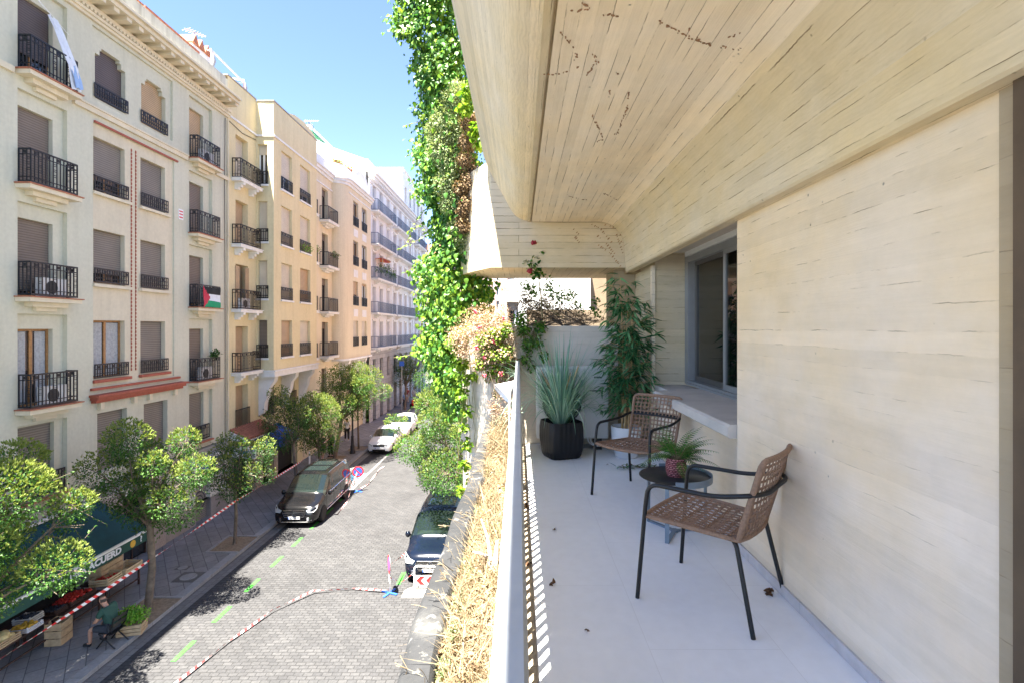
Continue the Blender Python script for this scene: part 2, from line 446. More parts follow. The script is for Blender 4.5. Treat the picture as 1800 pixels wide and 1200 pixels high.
M = {}
M['conc_ceiling'] = concrete('board_marked_concrete_pinkish', (.88,.765,.58), board=.072, length=60, line=.95, warm=.12, stain=.3, wob=.005, tone=.07, brkl=.45, brku=1.2, mw=.0026)
M['conc_curve'] = concrete('board_marked_concrete_curved', (.80,.69,.50), board=.05, length=60, line=.45, warm=.16, stain=.5, grain=.7, tone=.09, ply=.055)
M['conc_beam'] = concrete('board_marked_concrete_yellowed', (.68,.58,.405), board=.085, length=60, line=.95, warm=.16, stain=.55, wob=.008, tone=.07, ply=.02, brkl=.45, brku=1.5, mw=.0023)
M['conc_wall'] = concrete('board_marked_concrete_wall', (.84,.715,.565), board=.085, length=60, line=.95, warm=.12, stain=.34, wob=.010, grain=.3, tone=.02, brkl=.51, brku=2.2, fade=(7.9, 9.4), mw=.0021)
M['conc_grey'] = concrete('board_marked_concrete_grey', (.60,.55,.47), board=.09, length=60, line=.5, warm=.06, stain=.2)
M['conc_end'] = concrete('board_marked_concrete_end', (.68,.585,.43), board=.085, length=60, line=1, warm=.15, stain=.4, wob=.008, tone=.07, brkl=.42, mw=.003)
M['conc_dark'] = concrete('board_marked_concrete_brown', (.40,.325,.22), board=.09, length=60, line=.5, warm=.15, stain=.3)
M['coping'] = None
M['floor'] = bricks('pale_stone_floor_tiles', (.86,.865,.88), (.875,.88,.895), (.77,.77,.775), 1.2, .6, .002, .55, .5, 0, .04, .03, fine=.025, stain=.10)
M['skirt'] = bricks('grey_stone_skirting', (.56,.53,.53), (.60,.56,.55), (.46,.44,.44), .6, .5, .003, .6, .5, 0, .1, .12)
M['sill'] = plain('cast_stone_sill', (.55,.51,.46), .8, 0, .1, 5, .3)
M['alu'] = plain('grey_aluminium', (.33,.34,.345), .4, .4, .05)
M['alu_white'] = plain('white_painted_metal', (.72,.72,.70), .45, 0, .04)
M['rail'] = plain('galvanised_painted_rail', (.50,.54,.58), .5, .25, .06, 12)
M['black_metal'] = plain('black_powder_coated_steel', (.0045,.005,.006), .45, 0, .1, 20)
M['iron'] = plain('blue_black_wrought_iron', (.010,.012,.017), .5, .1, .2, 8)
M['iron_brown'] = plain('brown_black_wrought_iron', (.014,.0125,.011), .55, .1, .2, 8)
M['iron_grey'] = plain('blue_grey_iron', (.10,.13,.18), .55, .1, .15, 8)
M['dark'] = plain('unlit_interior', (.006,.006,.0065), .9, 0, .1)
M['glass'] = glassmat('window_glass', clear=0)
M['glass_clear'] = glassmat('clear_window_glass', (.8,.82,.8), .8)
M['shutter_brown'] = slats('brown_roller_shutter', (.17,.135,.105))
M['shutter_grey'] = slats('grey_brown_roller_shutter', (.20,.175,.145))
M['shutter_dark'] = slats('dark_brown_roller_shutter', (.10,.075,.068))
M['shutter_tan'] = slats('tan_roller_shutter', (.46,.31,.16))
M['shutter_cream'] = slats('cream_roller_shutter', (.62,.55,.42), .05, .3)
M['shutter_wood'] = slats('weathered_wooden_louvres', (.45,.32,.19), .06)
M['wood_win'] = plain('varnished_wood', (.34,.17,.06), .45, 0, .25, 10)
M['curtain'] = plain('grey_lace_curtain', (.36,.37,.37), .9, 0, .2, 14)
M['pl_grey'] = plaster('pale_greenish_render', (.58,.56,.435))
M['pl_beige'] = plaster('pale_beige_render', (.64,.57,.42))
M['pl_white'] = plaster('offwhite_render', (.72,.69,.60), amt=.5)
M['pl_yellow'] = plaster('straw_yellow_render', (.70,.60,.365))
M['pl_yellow2'] = plaster('warm_cream_render', (.72,.625,.44))
M['pl_bright'] = plaster('white_painted_render', (.74,.74,.73), amt=.2)
M['pl_cool'] = plaster('cool_white_render', (.72,.72,.74), amt=.25)
M['trim_cream'] = plain('cream_stone_trim', (.66,.58,.42), .85, 0, .08, 3)
M['trim_white'] = plain('white_stone_trim', (.74,.73,.70), .85, 0, .08, 3)
M['old_wall'] = plaster('weathered_parapet_render', (.43,.43,.385), (.35,.33,.3), 1.3)
M['terra'] = plain('terracotta_tile', (.36,.13,.07), .8, 0, .25, 9)
M['terra_red'] = plain('painted_red_moulding', (.34,.085,.05), .7, 0, .15, 9)
M['stone_dark'] = bricks('grey_granite_plinth', (.30,.27,.25), (.34,.30,.27), (.2,.19,.18), .9, .5, .006, .7, .5, 0, .2, .15)
M['rustic'] = bricks('grey_rusticated_stone', (.36,.36,.37), (.42,.41,.41), (.22,.22,.22), 1.2, .45, .02, .8, .5, 0, .5, .15)
M['cobble'] = bricks('worn_granite_setts', (.043,.043,.046), (.060,.0595,.062), (.029,.029,.0305), .24, .14, .013, .7, .5, 90, .7, .14, wob=.07, stain=.5, fine=.2)
M['cobble2'] = M['cobble']
M['paving'] = bricks('grey_pavement_flags', (.20,.195,.195), (.235,.23,.23), (.10,.10,.10), .6, .4, .012, .85, .5, 37, .5, .18, stain=.3)
M['kerb'] = bricks('granite_kerb', (.26,.26,.26), (.30,.295,.29), (.14,.14,.14), 1.0, .6, .008, .8, .5, 0, .3, .15)
M['soil'] = plain('dry_soil', (.24,.18,.12), .95, 0, .3, 12, .6)
M['asphalt'] = plain('asphalt', (.06,.06,.06), .9, 0, .2, 9, .3)
M['green_paint'] = plain('bright_green_road_paint', (.025,.32,.012), .7, 0, .3, 14)
M['white_paint'] = plain('worn_white_road_paint', (.66,.65,.62), .8, 0, .25, 18)
M['blue_paint'] = plain('pale_blue_road_paint', (.16,.38,.58), .8, 0, .3, 18)
M['cast_iron'] = plain('cast_iron_cover', (.10,.10,.10), .6, .3, .2, 30, .3)
M['leaf_tree'] = leafmat('privet_leaves', (.022,.075,.012), (.055,.15,.022), (.11,.23,.04), .48)
M['leaf_tree2'] = leafmat('darker_privet_leaves', (.016,.06,.014), (.04,.115,.024), (.08,.18,.038), .45)
M['blossom'] = leafmat('yellow_green_flower_buds', (.13,.19,.03), (.20,.26,.05), (.30,.345,.10), .3, .7)
M['leaf_vine'] = leafmat('creeper_leaves', (.022,.095,.014), (.07,.205,.025), (.19,.34,.05), .42)
M['leaf_lime'] = leafmat('lime_creeper_leaves', (.09,.21,.015), (.17,.31,.022), (.29,.41,.045), .45)
M['leaf_silver'] = leafmat('silver_green_leaves', (.16,.23,.10), (.28,.35,.18), (.46,.50,.28), .3, .7)
M['leaf_brown'] = leafmat('dry_brown_leaves', (.11,.065,.032), (.20,.13,.07), (.32,.235,.13), .2, .8)
M['leaf_pink'] = leafmat('dry_pinkish_flowers', (.30,.18,.12), (.44,.30,.21), (.56,.43,.31), .25, .8)
M['straw'] = leafmat('dry_straw', (.15,.105,.06), (.25,.19,.115), (.34,.285,.195), .25, .8, 6)
M['leaf_bamboo'] = leafmat('bamboo_leaves', (.018,.09,.032), (.055,.20,.07), (.18,.38,.17), .25, .4)
M['leaf_grassy'] = leafmat('blue_green_grass_blades', (.13,.30,.21), (.28,.48,.36), (.48,.64,.48), .25, .45)
M['leaf_fern'] = leafmat('fern_fronds', (.025,.11,.02), (.06,.20,.03), (.16,.36,.06), .3, .5)
M['leaf_bright'] = leafmat('bright_green_pot_plant', (.09,.26,.02), (.16,.38,.03), (.30,.50,.06), .35)
M['bark'] = plain('grey_brown_bark', (.15,.115,.085), .95, 0, .35, 7, .8)
M['bark_pale'] = plain('pale_dead_wood', (.48,.42,.35), .9, 0, .25, 9, .4)
M['stem'] = plain('green_brown_stem', (.20,.16,.07), .8, 0, .2, 9)
M['cane'] = plain('bamboo_cane', (.52,.34,.16), .55, 0, .25, 14)
M['red_petal'] = plain('dark_red_petals', (.30,.02,.03), .7, 0, .3, 20)
M['pink_petal'] = plain('pink_petals', (.70,.10,.14), .7, 0, .3, 20)
M['rope'] = plain('brown_woven_rope', (.28,.17,.108), .8, 0, .22, 60, .5)
M['steel_blue'] = plain('blue_grey_powder_coat', (.20,.255,.305), .45, 0, .05)
M['smoked'] = plain('smoked_glass_top', (.030,.031,.034), .32, 0, .1, 60, 0, .3)
M['ceramic'] = plain('matt_white_ceramic', (.72,.72,.72), .5, 0, .03)
M['pot_black'] = plain('black_ribbed_plastic', (.006,.006,.007), .55, 0, .15, 15)
M['wicker'] = bricks('rose_woven_pot', (.40,.11,.12), (.62,.27,.27), (.10,.025,.03), .022, .013, .003, .8, .5, 0, .8, .35)
M['ac_white'] = plain('offwhite_enamel', (.70,.69,.66), .45, 0, .03)
M['fan_black'] = plain('dark_fan_grille', (.03,.03,.032), .6)
M['red'] = plain('red_paint', (.62,.02,.02), .45, 0, .06)
M['white'] = plain('white_plastic', (.80,.80,.80), .5, 0, .03)
M['blue'] = plain('blue_sign_face', (.03,.12,.50), .45, 0, .06)
M['steel'] = plain('brushed_steel', (.45,.46,.47), .35, .8, .08)
M['chrome'] = plain('chrome_trim', (.75,.76,.78), .12, 1, .02)
M['tyre'] = plain('tyre_rubber', (.008,.008,.008), .8)
M['paint_black'] = plain('black_car_paint', (.006,.006,.007), .10, 0, .05, 3, 0, .5, 0)
M['paint_dblue'] = plain('blue_black_car_paint', (.004,.007,.016), .12, .1, .05, 3, 0, .5, .2)
M['paint_white'] = plain('white_car_paint', (.78,.79,.80), .3, 0, .02, 3, 0, .5, .6)
M['paint_grey'] = plain('dark_grey_car_paint', (.05,.055,.06), .3, .3, .05, 3, 0, .5, .8)
M['car_glass'] = glassmat('tinted_car_glass', clear=0, base=(.015,.022,.022))
M['wind_glass'] = glassmat('windscreen_glass', (.38,.46,.43), .5, (.015,.024,.022))
M['lamp_glass'] = plain('headlamp_lens', (.55,.58,.6), .1, .3, .05)
M['awning'] = plain('deep_teal_canvas', (.004,.052,.062), .85, 0, .2, 3)
M['awning_green'] = plain('dark_green_canvas', (.015,.065,.05), .85, 0, .15, 3)
M['awning_blue'] = plain('blue_canvas', (.02,.08,.35), .8, 0, .15, 3)
M['crate'] = plain('pale_crate_wood', (.46,.33,.19), .85, 0, .2, 8)
M['card'] = plain('cardboard', (.55,.43,.26), .9, 0, .1, 6)
M['dark_wood'] = plain('dark_red_brown_wood', (.05,.025,.018), .7, 0, .2, 8)
M['fruit_red'] = plain('red_fruit', (.50,.03,.02), .4, 0, .3, 30)
M['fruit_yellow'] = plain('yellow_fruit', (.65,.38,.04), .5, 0, .2, 30)
M['melon'] = plain('pale_yellow_melon', (.66,.50,.22), .6, 0, .15, 20)
M['skin'] = plain('skin', (.45,.25,.17), .6, 0, .08, 20)
M['hair'] = plain('short_dark_hair', (.05,.04,.035), .8, 0, .3, 40)
M['shirt_green'] = plain('dark_green_cotton', (.025,.075,.055), .9, 0, .12, 12)
M['cloth_dark'] = plain('dark_navy_cloth', (.03,.035,.045), .9, 0, .15, 12)
M['cloth_white'] = plain('white_cloth', (.70,.71,.74), .9, 0, .06, 8)
M['cloth_blue'] = plain('pale_blue_cloth', (.32,.45,.68), .9, 0, .06, 8)
M['cloth_red'] = plain('dusty_red_cloth', (.35,.10,.09), .9, 0, .1, 8)
M['cloth_black'] = plain('black_cloth', (.015,.015,.017), .9, 0, .1, 8)
M['flag_green'] = plain('green_flag_cloth', (.01,.28,.12), .85, 0, .06, 8)
M['flag_red'] = plain('red_flag_cloth', (.50,.03,.06), .85, 0, .06, 8)
M['concrete_block'] = plain('pale_concrete_block', (.55,.50,.43), .9, 0, .12, 6, .3)
M['brick_pink'] = bricks('pinkish_brick', (.50,.30,.23), (.56,.36,.28), (.5,.45,.4), .24, .07, .01, .9)
M['sign_text'] = plain('blue_lettering', (.02,.08,.36), .5)
M['leaf_litter'] = plain('dead_leaf', (.13,.065,.03), .9, 0, .4, 30)
M['trace'] = plain('rusty_creeper_trace', (.33,.185,.095), .95, 0, .35, 25)
M['roller_steel'] = slats('painted_steel_roller_door', (.30,.27,.24), .09, .5)
def worn_paint(name, col, base=(.06,.06,.06)):
    m, t, b = newmat(name); c = coords(t)
    f = mth(t, 'ADD', mth(t, 'MULTIPLY', noise(t, c, 9, 6, .75), .6), mth(t, 'MULTIPLY', noise(t, c, 45, 3), .4))
    t.links.new(ramp(t, f, [(.40, base), (.49, col), (.7, mul(col, 1.15))]), b.inputs['Base Color']); b.inputs['Roughness'].default_value = .8
    return m
M['green_paint'] = worn_paint('worn_green_road_paint', (.03,.25,.018)); M['white_paint'] = worn_paint('worn_white_road_paint', (.24,.24,.235)); M['blue_paint'] = worn_paint('worn_blue_road_paint', (.05,.16,.26))
# weathered coping: dark lichen over pale concrete with worn white patches
m, t, b = newmat('weathered_dark_coping'); c = coords(t)
f1 = noise(t, c, 2.6, 8, .7); f2 = noise(t, c, 11, 5, .6)
cc = ramp(t, f1, [(.36, (.016,.017,.019)), (.55, (.03,.031,.034)), (.66, (.06,.06,.06))])
wf = ramp(t, mth(t, 'ADD', mth(t, 'MULTIPLY', f2, .65), mth(t, 'MULTIPLY', f1, .35)), [(.57, (0,0,0)), (.62, (1,1,1))])
t.links.new(mixc(t, wf, cc, (.20,.195,.18)), b.inputs['Base Color']); b.inputs['Roughness'].default_value = .95
bump(t, b, mth(t, 'ADD', f1, f2), .6, .02); M['coping'] = m
# red and white barrier tape: diagonal stripes along u
m, t, b = newmat('red_white_barrier_tape'); uv = coords(t, 'UV')
sp = nd(t, 'ShaderNodeSeparateXYZ'); t.links.new(uv, sp.inputs[0])
f = mth(t, 'FRACT', mth(t, 'MULTIPLY', mth(t, 'ADD', sp.outputs[0], sp.outputs[1]), 4.0))
t.links.new(ramp(t, f, [(.0, (.62,.02,.02)), (.485, (.62,.02,.02)), (.515, (.78,.78,.78)), (1, (.78,.78,.78))]), b.inputs['Base Color'])
b.inputs['Roughness'].default_value = .5; M['tape'] = m
# ================================================================ the street
def sheet(name, x0, x1, y0, y1, z, mat):
    o = MB().add([(x0,y0,z),(x1,y0,z),(x1,y1,z),(x0,y1,z)], [(0,1,2,3)]).build(name, mat, fixn=False)
    return tag(o, kind='structure')
XF, XK, XKR = -14.3, -10.85, -1.9          # facade line, left kerb, right kerb
sheet('ground', -600, 600, -300, 900, -.02, M['asphalt'])
sheet('road', XK-.02, XKR+.02, -12, 150, 0, M['cobble'])
def slab(name, x0, x1, y0, y1, z0, z1, mat): return tag(MB().box(x0,x1,y0,y1,z0,z1).build(name, mat), kind='structure')
slab('pavement', XF-.5, XK-.3, -12, 150, -.015, .12, M['paving'])
slab('kerb', XK-.295, XK, -12, 150, -.012, .125, M['kerb'])
slab('pavement', XKR+.305, 4, -12, 150, -.015, .12, M['paving'])
slab('kerb', XKR, XKR+.3, -12, 150, -.012, .125, M['kerb'])
sheet('gutter', XK+.02, XK+.42, -12, 150, .004, bricks('gutter_setts', (.15,.145,.14), (.19,.185,.18), (.10,.095,.09), .3, .2, .01, .7, .5, 0, .7, .15))
for y in [13.84+1.83*k for k in range(16)]:
    if 27.9 < y < 36: continue
    sheet('road_marking', -9.21, -9.08, y, y+.92, .008, M['green_paint'])
for y in (36.3, 38.4, 40.4): sheet('road_marking', -9.21, -9.08, y, y+.95, .008, M['green_paint'])
sheet('road_marking', -4.22, -4.07, 18.0, 18.9, .008, M['green_paint'])
sheet('road_marking', -9.22, -9.08, 28.6, 36.0, .009, M['white_paint'])
sheet('road_marking', -10.7, -9.23, 28.55, 28.7, .009, M['white_paint'])
sheet('road_marking', -10.1, -9.26, 30.3, 31.8, .008, M['blue_paint'])
for cx, cy in ((-11.4, 16.1), (-11.45, 21.1), (-11.5, 27.2), (-12.3, 35.0), (-11.6, 37.9)):
    sheet('tree_pit', cx-.62, cx+.55, cy-.75, cy+.75, .126, M['soil'])
    pit = MB()
    pit.box(cx-.72, cx-.62, cy-.85, cy+.85, .1, .155).box(cx-.619, cx+.549, cy-.85, cy-.75, .1, .155).box(cx-.619, cx+.549, cy+.75, cy+.85, .1, .155)
    tag(pit.build('tree_pit_kerb', M['kerb']), kind='structure')
def cover(name, lab, x, y, w, l, grp=None):
    o = MB(); o.box(x-w/2, x+w/2, y-l/2, y+l/2, .11, .128)
    t_ = thing(name, lab, 'manhole cover', (x, y, .12), 0, grp)
    o.build('frame', M['cast_iron'], t_, world=True)
    q = MB(); q.lathe([(w*.36, 0), (w*.36, .006)], 20, (x, y, .128)); q.lathe([(w*.2, 0), (w*.2, .004)], 16, (x, y, .134)); q.build('lid', M['kerb'], t_, world=True)
cover('manhole_cover', 'square cast iron cover set in the pavement between the first two trees', -11.55, 18.3, .75, .75)
cover('service_cover', 'small dark rectangular cover in the pavement nearer the shop fronts', -12.2, 19.0, .45, .3)

# ================================================================ our own building and its terrace
own = thing('concrete_building', 'board-marked concrete building with a long covered terrace and planter troughs', 'building', (2.5, 3, 0))
def op(mb, name, mat, smooth=None, label=None, parent=own): return mb.build(name, mat, parent, smooth, label, world=True)
def profile(name, prof, y0, y1, mat, smooth=40, seg=1, parent=own, v0=0):
    mb = MB(); uv = []; s = v0; last = None
    ys = [y0+(y1-y0)*i/seg for i in range(seg+1)]
    for (x, h) in prof:
        if last: s += math.hypot(x-last[0], h-last[1])
        last = (x, h)
        for y in ys: mb.v.append((x, y, CZ+h)); uv.append((y, s))
    k = seg+1
    for i in range(len(prof)-1):
        for j in range(seg):
            mb.f.append((i*k+j, i*k+j+1, (i+1)*k+j+1, (i+1)*k+j)); mb.m.append(0)
    mb.uv = uv
    return mb.build(name, mat, parent, smooth, world=True, fixn=False)
YE = 6.7
op(MB().box(.085, 2.0, -3, YE, ZF-.3, ZF), 'terrace_floor', M['floor'])
op(MB().box(-.05, .082, -3, YE, ZF-.3, ZF-.035), 'drain_channel', plain('dirty_tan_concrete', (.40,.33,.24), .9, 0, .15, 6, .3))
op(MB().box(1.447, 1.47, 1.59, 3.5, ZF+.001, ZF+.06), 'skirting', M['skirt'])
op(MB().box(1.542, 1.56, 3.505, 6.0, ZF+.001, ZF+.06), 'skirting', M['skirt'])
# outer trough of dry grass
cop = MB(); random.seed(3)
ny = 64; ys = [-2.5+9.2*i/ny for i in range(ny+1)]
ring = []
for y in ys:
    j = lambda a: (random.random()-.5)*a
    wv = .012*math.sin(y*1.7)+.008*math.sin(y*4.1+1)
    ring.append([(-.47, y, CZ-2.3), (-.47+wv+j(.012), y+j(.03), CZ-1.36+j(.02)), (-.445+wv+j(.012), y+j(.03), CZ-1.33+j(.012)), (-.345+wv+j(.016), y+j(.03), CZ-1.325+j(.012)), (-.325+wv+j(.016), y, CZ-1.35+j(.02)), (-.32+wv, y, CZ-1.6)])
for rr in ring: cop.v += rr
for i in range(ny):
    for k in range(5): cop.f.append((i*6+k, i*6+k+1, (i+1)*6+k+1, (i+1)*6+k)); cop.m.append(0)
op(cop, 'planter_coping', M['coping'], 50)
op(MB().box(-.466, -.05, -2.5, YE, CZ-2.25, CZ-1.62), 'planter_floor', M['conc_grey'])
op(MB().box(-.05, .0, -2.5, YE, ZF-.25, ZF-.04), 'planter_inner_wall', M['conc_grey'])
so_ = MB(); nx_, ny_ = 10, 120
for i in range(ny_+1):
    for k in range(nx_+1):
        x = -.335+.335*k/nx_; y = -2.4+9.05*i/ny_
        so_.v.append((x, y, CZ-1.42+.03*math.sin(k*.31)+.02*math.sin(y*3.3+k)+random.random()*.012))
for i in range(ny_):
    for k in range(nx_): a = i*(nx_+1)+k; so_.f.append((a, a+1, a+nx_+2, a+nx_+1)); so_.m.append(0)
op(so_, 'planter_soil', M['soil'], 60)
op(MB().box(-.46, 6, -3, YE+1.5, 4.5, CZ-2.25), 'floor_slab', M['conc_grey'])
op(MB().box(-.2, 6, -3, YE+1.5, 0, 4.5), 'street_wall', M['conc_grey'])
# ceiling: outer fascia, curved haunch, flat boards, second curve, beam
fa = [(-.452, 4.6), (-.452, 2.2), (-.40, 2.07), (-.305, 1.885)]
profile('fascia', fa, -3, YE+.0, M['conc_beam'], 30)
hc = [(-.305, 1.885), (-.235, 1.76), (-.18, 1.66), (-.13, 1.565), (-.085, 1.49), (-.04, 1.435), (.01, 1.40), (.06, 1.382), (.105, 1.375)]
profile('curved_haunch', hc, -3, YE, M['conc_curve'], 60)
profile('drip_strip', [(.105, 1.375), (.106, 1.362), (.146, 1.362), (.147, 1.40), (.163, 1.40), (.164, 1.36)], -3, YE, M['conc_beam'], 20)
profile('ceiling', [(.164, 1.36), (1.02, 1.36)], -3, YE, M['conc_ceiling'], 30)
arc = [(1.02, 1.36)]+[(1.02+.33*math.sin(a), 1.36-.33*(1-math.cos(a))*1.0) for a in [R(x) for x in range(10, 86, 8)]]
arc += [(arc[-1][0]+.006, arc[-1][1]-.12)]
profile('curved_cove', arc[:5], -3, YE, M['conc_ceiling'], 60, v0=.856); profile('curved_cove', arc[4:], -3, YE, M['conc_beam'], 60, v0=1.1)
profile('beam_face', [arc[-1], (1.365, .755), (1.372, .725), (1.385, .715), (1.47, .715)], -3, YE, M['conc_beam'], 25)
op(MB().box(.2, 6, -3, YE, CZ+1.40, CZ+1.9), 'upper_slab', M['conc_grey'])
op(MB().box(-.4, .2, -3, YE, CZ+2.25, CZ+2.4), 'upper_trough_floor', M['conc_grey'])
op(MB().box(1.5, 6, -3, YE, CZ+1.9, 24), 'upper_wall', M['conc_grey'])
op(MB().box(1.49, 6, -3, YE, CZ+.86, CZ+1.40), 'lintel', M['conc_grey'])
# the wall
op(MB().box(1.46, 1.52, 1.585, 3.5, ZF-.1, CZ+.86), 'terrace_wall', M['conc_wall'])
op(MB().box(1.521, 2.6, 1.6, 3.5, ZF-.1, CZ+.86), 'wall_core', M['conc_grey'])
op(MB().box(1.448, 1.6, 1.52, 1.578, ZF-.1, CZ+.74), 'door_jamb', M['conc_dark'])
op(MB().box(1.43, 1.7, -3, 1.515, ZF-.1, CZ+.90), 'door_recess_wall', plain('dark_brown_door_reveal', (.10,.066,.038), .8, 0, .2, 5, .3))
# under the window
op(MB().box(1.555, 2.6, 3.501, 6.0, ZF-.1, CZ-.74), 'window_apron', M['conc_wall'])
sb = MB(); pr = [(1.40, CZ-.725), (1.412, CZ-.735), (1.9, CZ-.739), (1.9, CZ-.62), (1.42, CZ-.645), (1.402, CZ-.66)]
sb.prism(pr, 'y', 3.505, 5.45); sb.box(1.552, 1.9, 5.451, 6.0, CZ-.739, CZ-.64)
op(sb, 'window_sill', M['sill'], 30)
op(MB().box(1.56, 2.9, 6.0, YE+1.4, ZF-.1, CZ+.86), 'recess_jamb', M['conc_beam'])
op(MB().box(1.52, 1.56, 5.985, 6.06, ZF-.1, CZ+.715), 'jamb_corner', M['conc_ceiling'])
op(MB().box(1.27, 1.558, 7.0, 7.6, ZF-.1, CZ+1.0), 'rear_column', M['conc_dark'])
# window
wf_ = MB(); Xw = 1.9
wf_.box(Xw, Xw+.1, 5.88, 5.99, CZ-.62, CZ+.86)
wf_.box(Xw-.012, Xw+.1, 3.4, 5.879, CZ-.62, CZ-.575)
wf_.box(Xw-.03, Xw-.013, 3.4, 5.86, CZ-.62, CZ-.6)
wf_.box(Xw+.002, Xw+.1, 3.4, 5.879, CZ+.735, CZ+.80)
win = op(wf_, 'window', M['alu'])
op(MB().box(Xw-.02, Xw+.1, 3.4, 5.93, CZ+.805, CZ+.858), 'shutter_box', M['alu_white'], parent=win)
for (a, b_, xo) in ((4.84, 5.80, .05), (3.3, 4.90, .012)):
    s_ = MB()
    s_.box(Xw+xo, Xw+xo+.03, a, a+.05, CZ-.574, CZ+.734); s_.box(Xw+xo, Xw+xo+.03, b_-.05, b_, CZ-.574, CZ+.734)
    s_.box(Xw+xo+.001, Xw+xo+.029, a+.051, b_-.051, CZ-.574, CZ-.52); s_.box(Xw+xo+.001, Xw+xo+.029, a+.051, b_-.051, CZ+.69, CZ+.734)
    op(s_, 'sash', plain('dark_bronze_aluminium', (.12,.115,.11), .4, .4, .05) if xo > .02 else M['alu'], parent=win)
    op(MB().box(Xw+xo+.012, Xw+xo+.018, a+.05, b_-.05, CZ-.52, CZ+.69), 'pane', M['glass_clear'], parent=win)
dk = MB()
for k in range(20):
    y = 5.78-.045*k*1.0
    if k < 4: dk.box(Xw+.14+.012*(k % 2), Xw+.15+.012*(k % 2), y-.05, y, CZ-.6, CZ+.75)
op(dk, 'curtain', plain('taupe_curtain', (.30,.26,.21), .9, 0, .1, 9), parent=win)
rm = MB(); rm.box(4.6, 4.7, 3.0, 6.5, ZF, CZ+.86).box(2.62, 4.6, 6.001, 6.1, ZF, CZ+.86)
op(rm, 'room_wall', plain('room_plaster', (.22,.19,.15), .9))
# end troughs
plan = [(1.27, YE+.003), (-.36, YE+.003), (-.62, 7.15), (-.84, 7.6), (-.84, 8.15), (1.27, 8.15)]
lo = MB(); lo.prism([(x, y) for x, y in plan if x > -9], 'z', CZ-1.6, CZ+.03)
op(lo, 'end_trough', M['conc_grey'])
pw = MB(); pw.prism([(.02, YE), (-.34, YE), (-.6, 7.17), (-.81, 7.6), (-.81, 8.1), (.02, 8.1)], 'z', 0, CZ-1.601)
op(pw, 'fin_wall', M['conc_grey'])
up = MB(); up.prism([(1.41, YE+.003)]+plan[1:-1]+[(1.41, 8.15)], 'z', CZ+.775, CZ+2.15)
op(up, 'upper_trough', M['conc_end'])
op(MB().box(1.412, 2.2, YE+.004, 8.1, CZ+.72, CZ+2.15), 'beam_end', M['conc_dark'])
# creeper traces on ceiling and beam
tr_ = MB(); random.seed(11)
def trace(pxs, Hc=1.356, beam=False):
    pts = [Vector(((p[0]-912)/(577-p[1])*Hc, Hc*920/(577-p[1]), CZ+Hc)) for p in pxs]
    for a, b_ in zip(pts[:-1], pts[1:]):
        d = b_-a; L = d.length; s = 0
        while s < L:
            st = random.uniform(.008, .026); s += st
            if random.random() < .16: s += random.uniform(.02, .07); continue
            c_ = a+d*(s/L)+Vector((random.gauss(0, .004), random.gauss(0, .005), 0)); r = random.uniform(.0017, .0046)*random.choice((1, 1, .7)); ang = math.atan2(d.y, d.x)+random.gauss(0, .5)
            e = random.uniform(1.2, 3.6); ca, sa = math.cos(ang), math.sin(ang)
            poly = [(c_.x+ca*r*e*math.cos(q)-sa*r*math.sin(q), c_.y+sa*r*e*math.cos(q)+ca*r*math.sin(q)) for q in [k*math.pi/3 for k in range(6)]]
            tr_.prism(poly, 'z', CZ+Hc-.0015, CZ+Hc+.003)
for L_ in ([(950,132),(985,131)], [(985,131),(1010,120),(1025,115)], [(1040,200),(1060,245)], [(1105,160),(1103,190),(1085,235),(1050,250)], [(1150,36),(1190,55),(1230,75),(1270,85),(1310,85)],
           [(1210,50),(1240,80),(1285,85),(1330,95),(1345,108)], [(1275,70),(1300,60)], [(1285,105),(1288,125),(1265,150),(1240,175)], [(1365,115),(1370,140),(1345,160),(1310,180)],
           [(1000,20),(1050,18)], [(1020,5),(1060,25),(1095,32)], [(1000,75),(1015,90),(1010,105)], [(1040,95),(1050,110),(1030,135)], [(1080,125),(1090,135)], [(1070,160),(1072,185)],
           [(995,345),(1030,352)], [(1060,340),(1085,352)], [(985,60),(1000,75)], [(1250,40),(1270,42)]):
    trace(L_)
# on the end trough's face
def traceY(pxs, Yc):
    pts = [P(a, b_, Yc) for a, b_ in pxs]
    for a, b_ in zip(pts[:-1], pts[1:]):
        d = b_-a; L = d.length; s = 0
        while s < L:
            s += random.uniform(.02, .05)
            if random.random() < .2: continue
            c_ = a+d*(s/L); r = random.uniform(.005, .011)
            tr_.prism([(c_.x+r*1.5*math.cos(k*math.pi/3), c_.z+r*math.sin(k*math.pi/3)+r*math.cos(k*math.pi/3)) for k in range(6)], 'y', Yc-.0015, Yc+.004)
for L_ in ([(1036,393),(1055,402),(1078,430)], [(1045,410),(1065,428),(1085,452)], [(1005,400),(1015,410)], [(1010,415),(1016,424)], [(1060,395),(1090,402),(1092,425)], [(1050,430),(1072,445),(1088,465)], [(1082,408),(1093,440)]):
    traceY(L_, YE+.003)
o_ = op(tr_, 'creeper_trace', M['trace']); o_['kind'] = 'stuff'

